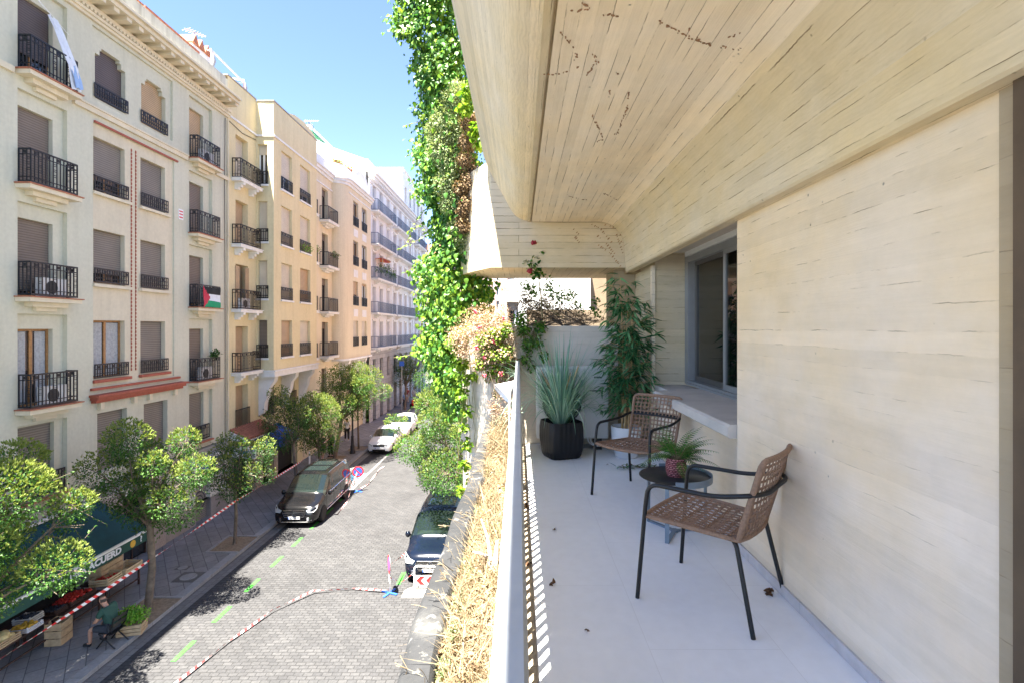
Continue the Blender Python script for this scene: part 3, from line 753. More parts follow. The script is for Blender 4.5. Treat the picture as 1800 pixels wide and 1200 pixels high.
# ---------------------------------------------------------------- railing
ra = thing('balcony_railing', 'pale grey metal balcony railing with flat handrail running the length of the terrace', 'railing', (0, 2, ZF-.035))
rb = MB(); xr = -.008
pr = [(xr-.026, ZF+1.03), (xr+.020, ZF+1.03), (xr+.020, ZF+1.062), (xr+.014, ZF+1.07), (xr-.020, ZF+1.07), (xr-.026, ZF+1.062)]
for a, b_ in ((-2.9, 3.30), (3.303, 4.62), (4.623, 6.697)): rb.prism(pr, 'y', a, b_)
rb.build('handrail', M['rail'], ra, 30, world=True)
for z0, z1 in ((.47, .51), (.03, .06)):
    MB().box(xr-.012, xr+.012, -2.9, 6.69, ZF+z0, ZF+z1).build('lower_rail' if z0 < .2 else 'middle_rail', M['rail'], ra, world=True)
y = .10; bmesh_ = MB().box(-.015, .015, -.004, .004, 0, .97)
proto = bmesh_.build('baluster', M['rail'], ra); first = True
ylist = [1.0+.1*k for k in range(57)]
for y in ylist:
    o = proto if y == ylist[0] else proto.copy()
    if o is not proto: COL.objects.link(o); o.parent = ra
    o.location = (xr, y-2, .062)
for y in (0.0, 1.95, 3.9, 5.85): MB().box(xr-.02, xr+.02, y-.02, y+.02, ZF-.035, ZF+1.029).build('post', M['rail'], ra, world=True)
# cone lamp on the outer side of the rail
lp = thing('rail_lamp', 'white cone shaped lamp clipped to the outside of the handrail', 'lamp', (-.12, 4.75, ZF+.85))
c_ = Vector((-.03, 4.78, ZF+.99)); e_ = Vector((-.17, 4.62, ZF+.87))
cone = MB(); cone.lathe([(.016, 0), (.02, .02), (.105, .17), (.108, .172), (.1, .165), (.012, .01)], 24, (0,0,0))
Rm = (Vector((-.26, -.1, -.22))).to_track_quat('Z', 'Y').to_matrix()
cone.v = [tuple(c_+Rm @ Vector(v)) for v in cone.v]
cone.build('shade', M['white'], lp, 40, world=True)
MB().tube([(-.03, 4.70, ZF+1.0), (-.055, 4.6, ZF+.99), (-.075, 4.52, ZF+.95), (-.08, 4.5, ZF+.8), (-.08, 4.5, ZF+.2)], .006, 8).build('bracket_arm', M['white'], lp, 60, world=True)
MB().tube([c_, c_+Vector((.02, .01, .03))], .016, 8).build('clamp', M['rail'], lp, 60, world=True)
# ================================================================ furniture and plants on the terrace
def rounded(pts, r, n=5):
    """a path with its inner corners rounded"""
    pts = [Vector(p) for p in pts]; out = [pts[0]]
    for a, b, c in zip(pts[:-2], pts[1:-1], pts[2:]):
        u = (a-b); v = (c-b); rr = min(r, u.length*.48, v.length*.48)
        p0 = b+u.normalized()*rr; p1 = b+v.normalized()*rr
        for i in range(n+1):
            t_ = i/n; out.append(p0*(1-t_)**2+b*2*t_*(1-t_)+p1*t_**2)
    out.append(pts[-1]); return out
def seat_pt(u, v):        # u across -1..1, v 0 rear .. 1 front
    wd = .232+.035*v
    x = u*wd; y = -.225+.475*v+.028*v*(1-u*u)
    z = .432+.022*v-.016*(1-u*u)*math.sin(math.pi*v)-.012*v*v*(1-u*u)
    return Vector((x, y, z))
def back_pt(u, v):        # v 0 bottom .. 1 top
    x = u*(.235+.012*v); y = -.235-.115*v-.03*(1-u*u); z = .435+.405*v
    return Vector((x, y, z))
def make_chair(name, lab):
    t_ = thing(name, lab, 'chair')
    for s in (-1, 1):
        MB().tube([(s*.285, .285, 0), (s*.272, .245, .50)], .0115, 10).build('leg', M['black_metal'], t_, 60)
        MB().tube(rounded([(s*.272, -.315, 0), (s*.236, -.225, .41), (s*.2, -.19, .425)], .03), .0115, 10).build('leg', M['black_metal'], t_, 60)
    arm = [(.272, .245, .50), (.266, .23, .632), (.268, -.13, .634), (.262, -.30, .672), (.17, -.352, .672), (-.17, -.352, .672), (-.262, -.30, .672), (-.268, -.13, .634), (-.266, .23, .632), (-.272, .245, .50)]
    MB().tube(rounded(arm, .075, 7), .0118, 10).build('arm_rail', M['black_metal'], t_, 60)
    se = MB(); loop = [seat_pt(-1, v/6) for v in range(7)]+[seat_pt(-1+u/5, 1) for u in range(1, 11)]+[seat_pt(1, 1-v/6) for v in range(1, 7)]+[seat_pt(1-u/5, 0) for u in range(1, 10)]
    se.tube(loop, .0125, 8, closed=True)
    n = 13
    for i in range(1, n):
        u = -1+2*i/n
        for du in (-.019, .019): se.tube([seat_pt(u+du, v/8)+Vector((0, 0, .004*(-1)**v)) for v in range(9)], .0042, 5)
    for k in range(1, 11):
        v = k/11
        for dv in (-.0115, .0115): se.tube([seat_pt(-1+q/7.5, v+dv)-Vector((0, 0, .004*(-1)**q)) for q in range(16)], .0042, 5)
    se.build('seat', M['rope'], t_, 60)
    ba = MB(); c1 = .16
    loop = [back_pt(-1, v) for v in (0, .2, .4, .6, .8)]+[back_pt(-1, .93), back_pt(-.94, .98), back_pt(-.84, 1.0)]+[back_pt(u/4, 1) for u in range(-2, 3)]+[back_pt(.84, 1), back_pt(.94, .98), back_pt(1, .93)]+[back_pt(1, v) for v in (.8, .6, .4, .2, 0)]+[back_pt(u/3, -.01) for u in (2, 1, 0, -1, -2)]
    ba.tube(loop, .0145, 8, closed=True)
    for i in range(1, 13):
        u = -1+2*i/13
        for du in (-.014, .014): ba.tube([back_pt(u+du, v/8)+Vector((0, .0035*(-1)**v, 0)) for v in range(9)], .0032, 5)
    for k in range(1, 11):
        v = k/11
        for dv in (-.009, .009): ba.tube([back_pt(-1+q/6, v+dv)-Vector((0, .0035*(-1)**q, 0)) for q in range(13)], .0032, 5)
    bk = ba.build('backrest', M['rope'], t_, 60)
    MB().tube([back_pt(-1+q/4, .56) for q in range(9)], .008, 8).build('back_bar', M['black_metal'], bk, 60)
    for s in (-1, 1):
        for yy, zz in ((.285, 0), (-.315, 0)): pass
    return t_
ch = make_chair('terrace_chair', 'brown rope-weave armchair standing nearest, its back to the terrace wall')
ch.location = (1.05, 2.89, ZF); ch.rotation_euler.z = R(49.2); ch['group'] = 'rope-weave terrace chairs'
c2 = copy_tree(ch); c2.location = (1.05, 4.64, ZF); c2.rotation_euler.z = R(135); c2['label'] = 'brown rope-weave armchair in front of the white bamboo pot, behind the side table'
# side table
tb = thing('side_table', 'round side table with smoked glass top and blue-grey steel base between the chairs', 'table', (1.13, 3.80, ZF))
MB().lathe([(.248, .400), (.252, .403), (.252, .406), (.248, .409)], 48).build('table_top', M['smoked'], tb, 40)
rim = MB(); a0, a1 = R(-105), R(100); nn = 36
for i in range(nn+1):
    a = a0+(a1-a0)*i/nn
    for r, z in ((.255, .385), (.262, .385), (.262, .428), (.255, .428)): rim.v.append((r*math.cos(a), r*math.sin(a), z))
for i in range(nn):
    for k in range(4): rim.f.append((i*4+k, i*4+(k+1) % 4, i*4+4+(k+1) % 4, i*4+4+k)); rim.m.append(0)
rim.f += [(0,1,2,3), tuple(nn*4+k for k in (3,2,1,0))]; rim.m += [0, 0]
rim.build('rim', M['steel_blue'], tb, 30)
for a in (R(-118), R(125), R(10)):
    u = Vector((math.cos(a), math.sin(a), 0))
    MB().bar(u*.243+Vector((0,0,.001)), u*.243+Vector((0,0,.398)), .028, .010, up=u).build('leg', M['steel_blue'], tb)
    MB().bar(Vector((0,0,.007))+u*.02, u*.235+Vector((0,0,.007)), .028, .011).build('foot_bar', M['steel_blue'], tb)
MB().lathe([(.0, .0015), (.03, .0015), (.03, .0135), (.0, .0135)], 12).build('hub', M['steel_blue'], tb)
# fern on the table
fp = thing('fern_plant', 'small green fern in a rose-pink woven pot on the side table', 'potted plant', (1.135, 3.78, ZF+.410))
pot = MB(); pr = []
for k in range(15):
    z = .125*k/14; r = .054+.019*math.sin(math.pi*(.12+.72*k/14)); pr.append((r+.0022*(k % 2), z))
pr += [(.060, .127), (.056, .118), (.05, .105), (.0, .105)]
pot.lathe([(.0, 0)]+pr, 40).build('pot', M['wicker'], fp, 50)
fr = []; random.seed(5)
st = MB(); Pp, Dd, Nn, Ll = [], [], [], []
for k in range(46):
    a = random.uniform(0, 2*math.pi); el = random.uniform(.25, 1.4); L = random.uniform(.19, .33)
    d0 = Vector((math.cos(a)*math.cos(el), math.sin(a)*math.cos(el), math.sin(el)))
    p = Vector((random.gauss(0, .012), random.gauss(0, .012), .11)); path = [p.copy()]; d = d0.copy(); n_ = 18
    for i in range(n_):
        d = (d+Vector((0, 0, -.055-.02*random.random()))).normalized(); p = p+d*(L/n_); path.append(p.copy())
        s = d.cross(Vector((0,0,1))).normalized(); u_ = s.cross(d)
        if i > 2:
            ln = .048*math.sin(math.pi*min(1, (i-1)/(n_-1))**.75)+.006
            for q in (-1, 1):
                Pp.append(p); Dd.append(s*q+d*.35-Vector((0,0,.12))); Nn.append(u_); Ll.append(ln)
    st.tube(path, [.0022*(1-.7*i/len(path)) for i in range(len(path))], 4, caps=False)
st.build('stem', M['stem'], fp, 60)
foliage('fronds', M['leaf_fern'], fp, np.array(Pp), np.array(Dd), np.array(Nn), np.array(Ll), np.array(Ll)*.15, 'lance', .15)
# tall grass in black pot
gp = thing('ornamental_grass', 'blue-green arching ornamental grass in a black ribbed square pot', 'potted plant', (.49, 6.05, ZF))
pot = MB(); n = 96; rings = []
for z, s in ((0, .175), (.03, .192), (.10, .208), (.22, .215), (.33, .214), (.40, .205), (.412, .200), (.405, .19), (.33, .185)):
    rg = []
    for j in range(n):
        t_ = 2*math.pi*j/n; c_, s_ = math.cos(t_), math.sin(t_); e = 5.0
        rr = (abs(c_)**e+abs(s_)**e)**(-1/e)*s+(.003 if j % 4 < 2 else -.001)
        rg.append((rr*c_, rr*s_, z))
    rings.append(rg)
for rg in rings: pot.v += rg
for i in range(len(rings)-1):
    for j in range(n): j2 = (j+1) % n; pot.f.append((i*n+j, i*n+j2, (i+1)*n+j2, (i+1)*n+j)); pot.m.append(0)
pot.f.append(tuple(range(n))[::-1]); pot.m.append(0); pot.f.append(tuple((len(rings)-1)*n+j for j in range(n))); pot.m.append(0)
pot.v = [(x*math.cos(.35)-y*math.sin(.35), x*math.sin(.35)+y*math.cos(.35), z) for x, y, z in pot.v]
pot.build('pot', M['pot_black'], gp, 25)
bl = MB()
def ribbon(mb, path, w, m=0, flat=None):
    b = len(mb.v); k = len(path)
    for i, p in enumerate(path):
        d = (path[min(i+1, k-1)]-path[max(i-1, 0)]).normalized()
        s = d.cross(flat if flat is not None else Vector((0,0,1)))
        s = s.normalized() if s.length > 1e-4 else Vector((1,0,0))
        ww = w*(1-(i/(k-1))**2.2)*.5+.0004
        mb.v += [tuple(p-s*ww), tuple(p+s*ww)]
    for i in range(k-1): mb.f.append((b+2*i, b+2*i+1, b+2*i+3, b+2*i+2)); mb.m.append(m)
def blade_path(p, d, L, n_, grav, cur=None):
    out = [p.copy()]; d = d.normalized()
    for i in range(n_):
        d = (d+Vector((0,0,-grav*(i/n_+.25)))).normalized(); p = p+d*(L/n_); out.append(p.copy())
    return out
random.seed(21)
for k in range(430):
    a = random.uniform(0, 2*math.pi); r0 = random.uniform(0, .10); t_ = random.random()
    lean = random.betavariate(1.3, 1.7)*1.1; L = random.uniform(.55, 1.15)
    d = Vector((math.cos(a)*lean, math.sin(a)*lean*.8, 1)); 
    g = random.uniform(.02, .16) if t_ < .62 else random.uniform(.2, .42)
    ribbon(bl, blade_path(Vector((math.cos(a)*r0, math.sin(a)*r0, .38)), d, L, 12, g), random.uniform(.008, .016))
bl.build('blades', M['leaf_grassy'], gp, 60, fixn=False)
sd = MB()
for k in range(9):
    a = random.uniform(0, 6.28); d = Vector((math.cos(a)*.35, math.sin(a)*.3, 1))
    pth = blade_path(Vector((0,0,.4)), d, random.uniform(.5, .75), 8, .05); sd.tube(pth, [.0018]*6+[.006, .007, .003], 5)
sd.build('seed_heads', M['cane'], gp, 60)
# bamboo
bp = thing('bamboo_plant', 'tall dark green bamboo with tan canes in a white pot by the window sill', 'potted plant', (1.235, 6.02, ZF))
MB().lathe([(0, 0), (.115, 0), (.128, .012), (.165, .20), (.172, .34), (.170, .352), (.158, .352), (.152, .33), (.15, .31), (0, .31)], 40).build('pot', M['ceramic'], bp, 40)
cn = MB(); random.seed(8); Pp, Dd, Nn, Ll = [], [], [], []
tops = [(-.05, .02, 1.95), (.03, -.02, 1.72), (.0, .05, 1.5), (.09, .02, 1.3), (-.14, -.05, .95), (.05, -.05, 1.62), (-.02, -.06, 1.2)]
for q, (tx, ty, tz) in enumerate(tops):
    b0 = Vector((random.uniform(-.06, .06), random.uniform(-.06, .06), .3)); tp = Vector((tx, ty, tz)); pts = []; rr = []
    for i in range(25):
        t_ = i/24; pts.append(b0.lerp(tp, t_)+Vector((.015*math.sin(t_*4+q), 0, 0))); rr.append((.0105-.006*t_)*(1.16 if i % 3 == 0 else 1))
    cn.tube(pts, rr, 7)
    if q == 4: continue
    nb = int(42*tz/1.6)
    for k in range(nb):
        t_ = random.uniform(.12, 1.0)**.85; p = b0.lerp(tp, t_)
        a = random.uniform(0, 6.28); spread = .40*(1-.55*max(0, (p.z-.75)/1.2))
        L = random.uniform(.35, 1.0)*spread; e = p+Vector((math.cos(a)*L, math.sin(a)*L*.75, random.uniform(.0, .16)))
        cn.tube([p, p.lerp(e, .5)+Vector((0,0,.02)), e], .0016, 4, caps=False)
        for j in range(random.randint(5, 9)):
            b_ = p.lerp(e, random.uniform(.45, 1.0)); a2 = a+random.gauss(0, .85)
            Pp.append(b_); Dd.append(Vector((math.cos(a2), math.sin(a2), random.uniform(-.75, .35)))); Nn.append(Vector((random.gauss(0,.4), random.gauss(0,.4), 1))); Ll.append(random.uniform(.10, .18))
for (ax, az) in ((.30, 1.50), (.36, 1.40), (.24, 1.58), (.33, 1.28)):      # the spray leaning right
    p = Vector((0, 0, az-.12)); e = Vector((ax-.02, -.04, az))
    cn.tube([p, e], .002, 4, caps=False)
    for j in range(13):
        a2 = random.gauss(0, 1.1); Pp.append(p.lerp(e, random.uniform(.6, 1))); Dd.append(Vector((math.cos(a2), math.sin(a2)*.6, random.uniform(-.5, .8)))); Nn.append(Vector((0, -.7, .7))); Ll.append(random.uniform(.10, .15))
cn.build('canes', M['cane'], bp, 60)
foliage('leaves', M['leaf_bamboo'], bp, np.array(Pp), np.array(Dd), np.array(Nn), np.array(Ll), np.array(Ll)*.155, 'lance', .25)
# fallen sprig on the floor
fs = thing('fallen_leaves', 'cut green and red sprig lying on the floor beside the bamboo pot', 'leaf sprig', (1.22, 5.52, ZF))
n = 46; x = RNG.uniform(-.19, .2, n); y = RNG.normal(0, .03, n)
foliage('leaves', [M['leaf_bamboo'], M['leaf_brown']], fs, np.stack([x, y, RNG.uniform(.004, .03, n)], 1), np.stack([RNG.normal(.5, .7, n), RNG.normal(0, .5, n), RNG.uniform(0, .25, n)], 1), np.tile([0., .1, 1.], (n, 1)), RNG.uniform(.06, .12, n), .02, 'lance', .1, mi=(RNG.random(n) < .16))
MB().tube([(-.18, 0, .006), (0, .012, .012), (.2, .0, .006)], .003, 5).build('stem', M['stem'], fs, 60)
# dead leaves
random.seed(4)
spots = [(1372, 1043, .05, 'crumpled brown dead leaf against the skirting beside the near chair'), (1338, 1000, .022, 'tiny dark leaf scrap on the floor near the skirting'), (1032, 1110, .016, 'tiny dark leaf scrap in the open middle of the floor'), (1068, 817, .015, 'tiny dark scrap on the floor before the far chair'),
         (972, 1027, .03, 'curled dead leaf by the sunlit railing strip, nearest of the drift'), (950, 983, .035, 'dry leaf clump caught along the drain edge'), (948, 885, .04, 'dark dry leaf clump on the drain edge below the handrail'), (975, 933, .02, 'small leaf scrap beside the drain edge')]
for (px, py, r, lab) in spots:
    r *= .75
    x, y = G(px, py, ZF); x = max(x, .1) if px > 960 else .07
    if px == 1372: x = 1.395
    n = 3 if r < .03 else 6
    zz = ZF+.002 if x > .085 else ZF-.033
    o = foliage('dead_leaf', M['leaf_litter'], None, RNG.normal(0, r*.25, (n, 3))*[1, 1, .1]+[0, 0, .008], rdir(n)*[1, 1, .5]+[0, 0, .2], rdir(n)+[0, 0, 1.2], r*1.3, r, 'heart', .3, .3)
    o.location = (x, y, zz); tag(o, lab, 'dead leaf', 'dead leaves on the terrace floor')
# air conditioner
ac = thing('air_conditioner', 'offwhite outdoor air conditioning unit behind the potted grass', 'air conditioner', (.62, 6.5, ZF))
x0, x1 = .215, 1.09; y0, y1 = 6.36, 6.66; z0, z1 = ZF+.135, ZF+1.0
bx = MB().box(x0, x1, y0, y1, z0, z1); body = bx.build('casing', M['ac_white'], ac, world=True)
bv = body.modifiers.new('bevel', 'BEVEL'); bv.width = .012; bv.segments = 2
MB().box(x0+.06, x0+.57, y0-.006, y0-.001, z0+.12, z1-.10).build('front_panel', M['ac_white'], ac, world=True)
MB().lathe([(0, 0), (.235, 0), (.235, -.004), (0, -.004)], 40, (x0+.31, y0-.0065, (z0+z1)/2-.01), ax='y').build('fan_opening', M['fan_black'], ac, world=True)
gr = MB(); cx, cz_ = x0+.31, (z0+z1)/2-.01
for r in (.03, .06, .09, .12, .15, .18, .21, .235): gr.tube([(cx+r*math.cos(q*math.pi/16), y0-.02, cz_+r*math.sin(q*math.pi/16)) for q in range(32)], .0022, 4, closed=True)
for q in range(16): gr.tube([(cx+.03*math.cos(q*math.pi/8), y0-.018, cz_+.03*math.sin(q*math.pi/8)), (cx+.24*math.cos(q*math.pi/8), y0-.016, cz_+.24*math.sin(q*math.pi/8))], .0025, 4)
gr.build('fan_grille', M['alu'], ac, world=True)
MB().box(x0+.58, x0+.582, y0-.001, y0+.001, z0+.02, z1-.02).build('panel_seam', M['fan_black'], ac, world=True)
MB().box(x0+.63, x0+.80, y0-.005, y0-.0005, z1-.29, z1-.275).build('badge', M['fan_black'], ac, world=True)
MB().box(x0+.7, x0+.79, y0-.005, y0-.0005, z1-.13, z1-.11).build('badge', M['fan_black'], ac, world=True)
for xx in (x0+.1, x1-.15): MB().box(xx, xx+.07, y0+.01, y1-.01, ZF+.001, z0-.001).build('foot', M['fan_black'], ac, world=True)
pp = MB()
for xx in (.84, .87): pp.tube(rounded([(xx, y0+.02, z0+.03), (xx, y0-.04, z0-.03), (xx+.05, y0-.05, ZF+.07), (xx+.12, y0-.01, ZF+.05)], .04), .009, 7)
pp.build('pipe', M['white'], ac, 60, world=True)
# ================================================================ planting round the terrace
def interp(tbl, v):
    for (a, x), (b, y) in zip(tbl[:-1], tbl[1:]):
        if a <= v <= b: return x+(y-x)*(v-a)/(b-a)
    return tbl[0][1] if v < tbl[0][0] else tbl[-1][1]
# dry grass in the trough
n = 34000
px_ = RNG.uniform(-.335, -.04, n); py_ = RNG.uniform(-1.0, 6.62, n)
keepg = (np.sin(px_*23+py_*3.1)+np.sin(py_*7.3+px_*11)+np.sin(py_*2.1+1)+RNG.normal(0, .8, n)) > -1.0; px_, py_ = px_[keepg], py_[keepg]; n = len(px_)
base = np.stack([px_, py_, CZ-1.41+RNG.uniform(0, .05, n)+np.clip(py_-4.6, 0, 2)**1.3*RNG.uniform(0, .16, n)], 1)
D = np.stack([RNG.normal(0, .75, n), RNG.normal(0, .75, n), np.abs(RNG.normal(.4, .55, n))], 1)
L = RNG.uniform(.03, .15, n)*(1+1.0*(RNG.random(n) < .08))
dg = thing('dry_grass', 'bleached straw-coloured dry grass filling the planter trough', 'grass', (-.2, 3, CZ-1.41)); 
g_ = foliage('blades', M['straw'], dg, base, D, np.stack([RNG.normal(0,.5,n), RNG.normal(0,.5,n), np.ones(n)], 1), L, RNG.uniform(.0022, .006, n), 'blade', .25, 0, world=True)
g_['kind'] = 'stuff'; dg['kind'] = 'stuff'
nl_ = 2600; lx = RNG.uniform(-.33, -.04, nl_); ly = RNG.uniform(.5, 6.6, nl_)
foliage('leaf_litter', M['leaf_brown'], dg, np.stack([lx, ly, CZ-1.385+RNG.uniform(0, .05, nl_)+np.clip(ly-4.6, 0, 2)**1.3*.08], 1), rdir(nl_)*[1, 1, .4], rdir(nl_)*.5+[0, 0, 1], RNG.uniform(.015, .045, nl_), RNG.uniform(.01, .025, nl_), 'heart', .3, .3, world=True)['kind'] = 'stuff'
tk = MB(); random.seed(31)
for k in range(260):
    x = random.uniform(-.36, -.06); y = random.uniform(.9, 6.5)
    p = Vector((x, y, CZ-1.38)); d = Vector((random.gauss(-.5, .6), random.gauss(0, .6), random.uniform(.3, 1)))
    L = random.uniform(.08, .24); pth = blade_path(p, d, L, 6, .12)
    tk.tube(pth, .0012, 4, caps=False)
    if random.random() < .5:
        for q in range(5):
            e = pth[-1]+Vector((random.gauss(0, .018), random.gauss(0, .018), random.gauss(0, .012))); tk.tube([pth[-2], e], [.0008, .002], 4)
tk.build('stalks', M['straw'], dg, 60, world=True)['kind'] = 'stuff'
n = 3200
cs = [(-.25, 4.3), (-.28, 4.9), (-.12, 4.4), (-.29, 2.35), (-.30, 2.6), (-.31, 3.05), (-.28, 3.3), (-.24, 3.6), (-.13, 3.55), (-.3, 2.1), (-.1, 2.6), (-.3, 3.9), (-.2, 1.9), (-.28, 2.9)]
ci = RNG.integers(0, len(cs), n); cc = np.array(cs)[ci]
sp_ = thing('sedum', 'small grey-green succulent tufts growing among the dry trough grass', 'succulents', (-.28, 3, CZ-1.40)); sp_['kind'] = 'stuff'
foliage('leaves', M['leaf_silver'], sp_, np.stack([cc[:, 0]+RNG.normal(0, .02, n), cc[:, 1]+RNG.normal(0, .05, n), CZ-1.37+RNG.uniform(-.02, .03, n)], 1), rdir(n)+[0, 0, .8], rdir(n), RNG.uniform(.01, .026, n), RNG.uniform(.004, .009, n), 'lance', world=True)['kind'] = 'stuff'
dw = thing('dead_stump', 'pale grey forked dead plant stump sticking out of the dry grass', 'dead wood', (-.17, 3.0, CZ-1.38))
st = MB()
st.tube(rounded([(-.155, 2.94, CZ-1.42), (-.16, 3.0, CZ-1.33), (-.185, 3.12, CZ-1.25), (-.24, 3.35, CZ-1.22)], .06), [.02, .019, .017, .016, .015, .013, .012, .011, .010, .009, .008, .007, .006, .005][:14], 7)
st.tube([(-.15, 2.95, CZ-1.42), (-.13, 2.97, CZ-1.30), (-.125, 3.02, CZ-1.22)], [.022, .017, .008], 7)
st.tube([(-.17, 3.02, CZ-1.32), (-.22, 2.96, CZ-1.27), (-.26, 2.98, CZ-1.27)], [.012, .008, .004], 6)
st.build('wood', M['bark_pale'], dw, 60, world=True)

def clump(name, mats, parent, centers, radii, n, L, asp, shape, up=.2, out=.6, droop=.2, mi=None, flat=None, shell=.5):
    centers = np.array(centers, float); radii = np.array(radii, float)
    if radii.ndim == 1: radii = np.repeat(radii[:, None], 3, 1)
    wgt = radii.prod(1)**.66; ci = RNG.choice(len(centers), n, p=wgt/wgt.sum())
    d = rdir(n); r = RNG.random(n)**shell
    off = d*radii[ci]*r[:, None]
    D = d*out+rdir(n)*.7+np.array([0, 0, up])
    N = d*.5+rdir(n)*.5+np.array([0, 0, .8])
    Ls = RNG.uniform(L*.65, L*1.3, n)
    return foliage(name, mats, parent, centers[ci]+off, D, N, Ls, Ls*asp, shape, droop, .15, mi, world=True)
def twigs(name, mat, parent, roots, centers, radii, n, r=.004):
    mb = MB()
    for k in range(n):
        i = random.randrange(len(centers)); c = Vector(centers[i]); q = Vector(roots[random.randrange(len(roots))])
        rd = radii[i] if not isinstance(radii[i], (tuple, list)) else max(radii[i])
        e = c+Vector((random.gauss(0, .5), random.gauss(0, .5), random.gauss(0, .5)))*rd
        mid = q.lerp(e, .5)+Vector((random.gauss(0, .06), random.gauss(0, .06), abs(random.gauss(0, .08))))*min(1, (e-q).length)
        mb.tube([q, mid, e], [r, r*.7, r*.3], 4, caps=False)
    return mb.build(name, mat, parent, 60, world=True)
# pink dry flower bush on the outer end of the trough
pk = thing('dry_flower_bush', 'dry pinkish bush with faded flowers spilling over the sunlit end of the trough', 'bush', (-.45, 6.9, CZ+.03))
cs = [P(885,690,6.4), P(868,715,6.3), P(893,725,6.1), P(800,590,6.9), P(815,620,6.8), P(838,640,6.6), P(905,640,6.6), P(900,670,6.62), P(825,585,6.75), P(855,565,6.7), P(880,560,6.75), P(810,600,6.9), P(860,600,6.55), P(890,590,6.6), P(838,560,6.9), P(880,630,6.55), P(895,610,6.6), P(850,625,6.55)]
rd = [.13, .11, .09, .14, .13, .11, .10, .09, .25, .25, .22, .20, .21, .18, .2, .16, .15, .18]
clump('dry_flowers', M['leaf_pink'], pk, cs, rd, 10500, .022, .6, 'rhomb', .1, .5, shell=.8)
twigs('twigs', M['bark'], pk, [(-.35, 7.0, CZ+.0), (-.2, 6.9, CZ), (-.5, 7.2, CZ)], cs, rd, 160, .003)
for (px, py) in ((836,548), (838,612), (852,628), (842,575), (868,600), (886,560), (880,655), (852,660)):
    fl = MB()
    for q in range(9): 
        c_ = P(px, py, 6.42)+Vector((random.gauss(0, .012), random.gauss(0, .012), random.gauss(0, .012))); fl.ball(c_, .011, 6, 4)
    fl.build('flower', M['pink_petal'], pk, 60, world=True)
# green trailing geranium below it
tg = thing('trailing_geranium', 'yellow-green trailing plant hanging down the sunlit fin wall below the dry flowers', 'trailing plant', (-.25, 6.6, CZ-.1))
cs = [P(870,590,6.5), P(885,620,6.5), P(860,620,6.5), P(880,655,6.55), P(890,580,6.5), P(845,640,6.5), P(868,648,6.55), P(896,640,6.6), P(885,680,6.6), P(850,600,6.5), P(858,660,6.6), P(872,690,6.62)]
rd = [.12, .13, .12, .11, .1, .09, .1, .09, .07, .12, .07, .05]
clump('leaves', [M['leaf_lime'], M['leaf_pink']], tg, cs, rd, 3000, .034, .85, 'heart', -.3, .4, .2, mi=(RNG.random(3000) < .38))
twigs('stems', M['stem'], tg, [(-.2, 6.65, CZ), (-.3, 6.65, CZ)], cs, rd, 60, .003)
fc_ = thing('fin_creeper', 'lime green creeper strands clinging down the sunlit outer edge of the concrete fin', 'creeper', (-.8, 7.4, CZ-.6))
cs = [P(x, y, 7.0) for x, y in ((812,640), (818,665), (812,690), (820,720), (815,750), (822,780), (818,815), (828,840), (805,600), (812,860), (830,660))]
clump('leaves', M['leaf_lime'], fc_, cs, [.10, .08, .09, .08, .07, .08, .07, .07, .14, .07, .06], 700, .06, .8, 'heart', -.5, .4)
twigs('stems', M['stem'], fc_, [(-.72, 7.2, CZ-.1), (-.7, 7.1, CZ-.8)], cs, [.1]*11, 40, .003)
# ivy in the shade
iv = thing('ivy_plant', 'dark green ivy trailing down the shaded face of the end trough beside the rail', 'trailing plant', (.1, 6.65, CZ))
cs = [P(920,580,6.62), P(930,605,6.62), P(945,600,6.62), P(925,630,6.62), P(915,560,6.62), P(950,575,6.62), P(955,625,6.63), P(935,645,6.63)]
rd = [.10, .10, .09, .08, .10, .09, .07, .06]
clump('leaves', M['leaf_vine'], iv, cs, rd, 900, .036, .85, 'heart', -.3, .4)
twigs('stems', M['stem'], iv, [(.05, 6.66, CZ), (.2, 6.66, CZ)], cs, rd, 50, .003)
# dry brown bush along the shaded trough
db = thing('dry_brown_bush', 'dark brown dried bush with a few green leaves along the shaded trough top', 'bush', (.5, 6.95, CZ+.03))
cs = [P(x, y, 6.95) for x, y in ((925,545), (945,540), (960,535), (985,545), (1005,545), (925,520), (1020,555), (1035,558), (1045,562), (970,555), (945,558), (1060,563))]
rd = [.15, .15, .13, .12, .10, .12, .08, .06, .05, .09, .12, .04]
clump('dry_leaves', M['leaf_brown'], db, cs, rd, 2600, .03, .6, 'rhomb', .1, .5)
twigs('twigs', M['bark'], db, [(.1, 6.95, CZ+.02), (.3, 6.95, CZ+.02), (.6, 6.95, CZ+.02), (.9, 6.95, CZ+.02)], cs, rd, 130, .0035)
cs2 = [P(x, y, 6.9) for x, y in ((965,505), (985,520), (1005,520), (1020,540), (1043,545), (1046,530), (935,510), (925,500), (1052,552))]
clump('green_leaves', M['leaf_vine'], db, cs2, [.13, .12, .10, .09, .06, .06, .10, .09, .05], 620, .036, .8, 'heart', .1, .4)
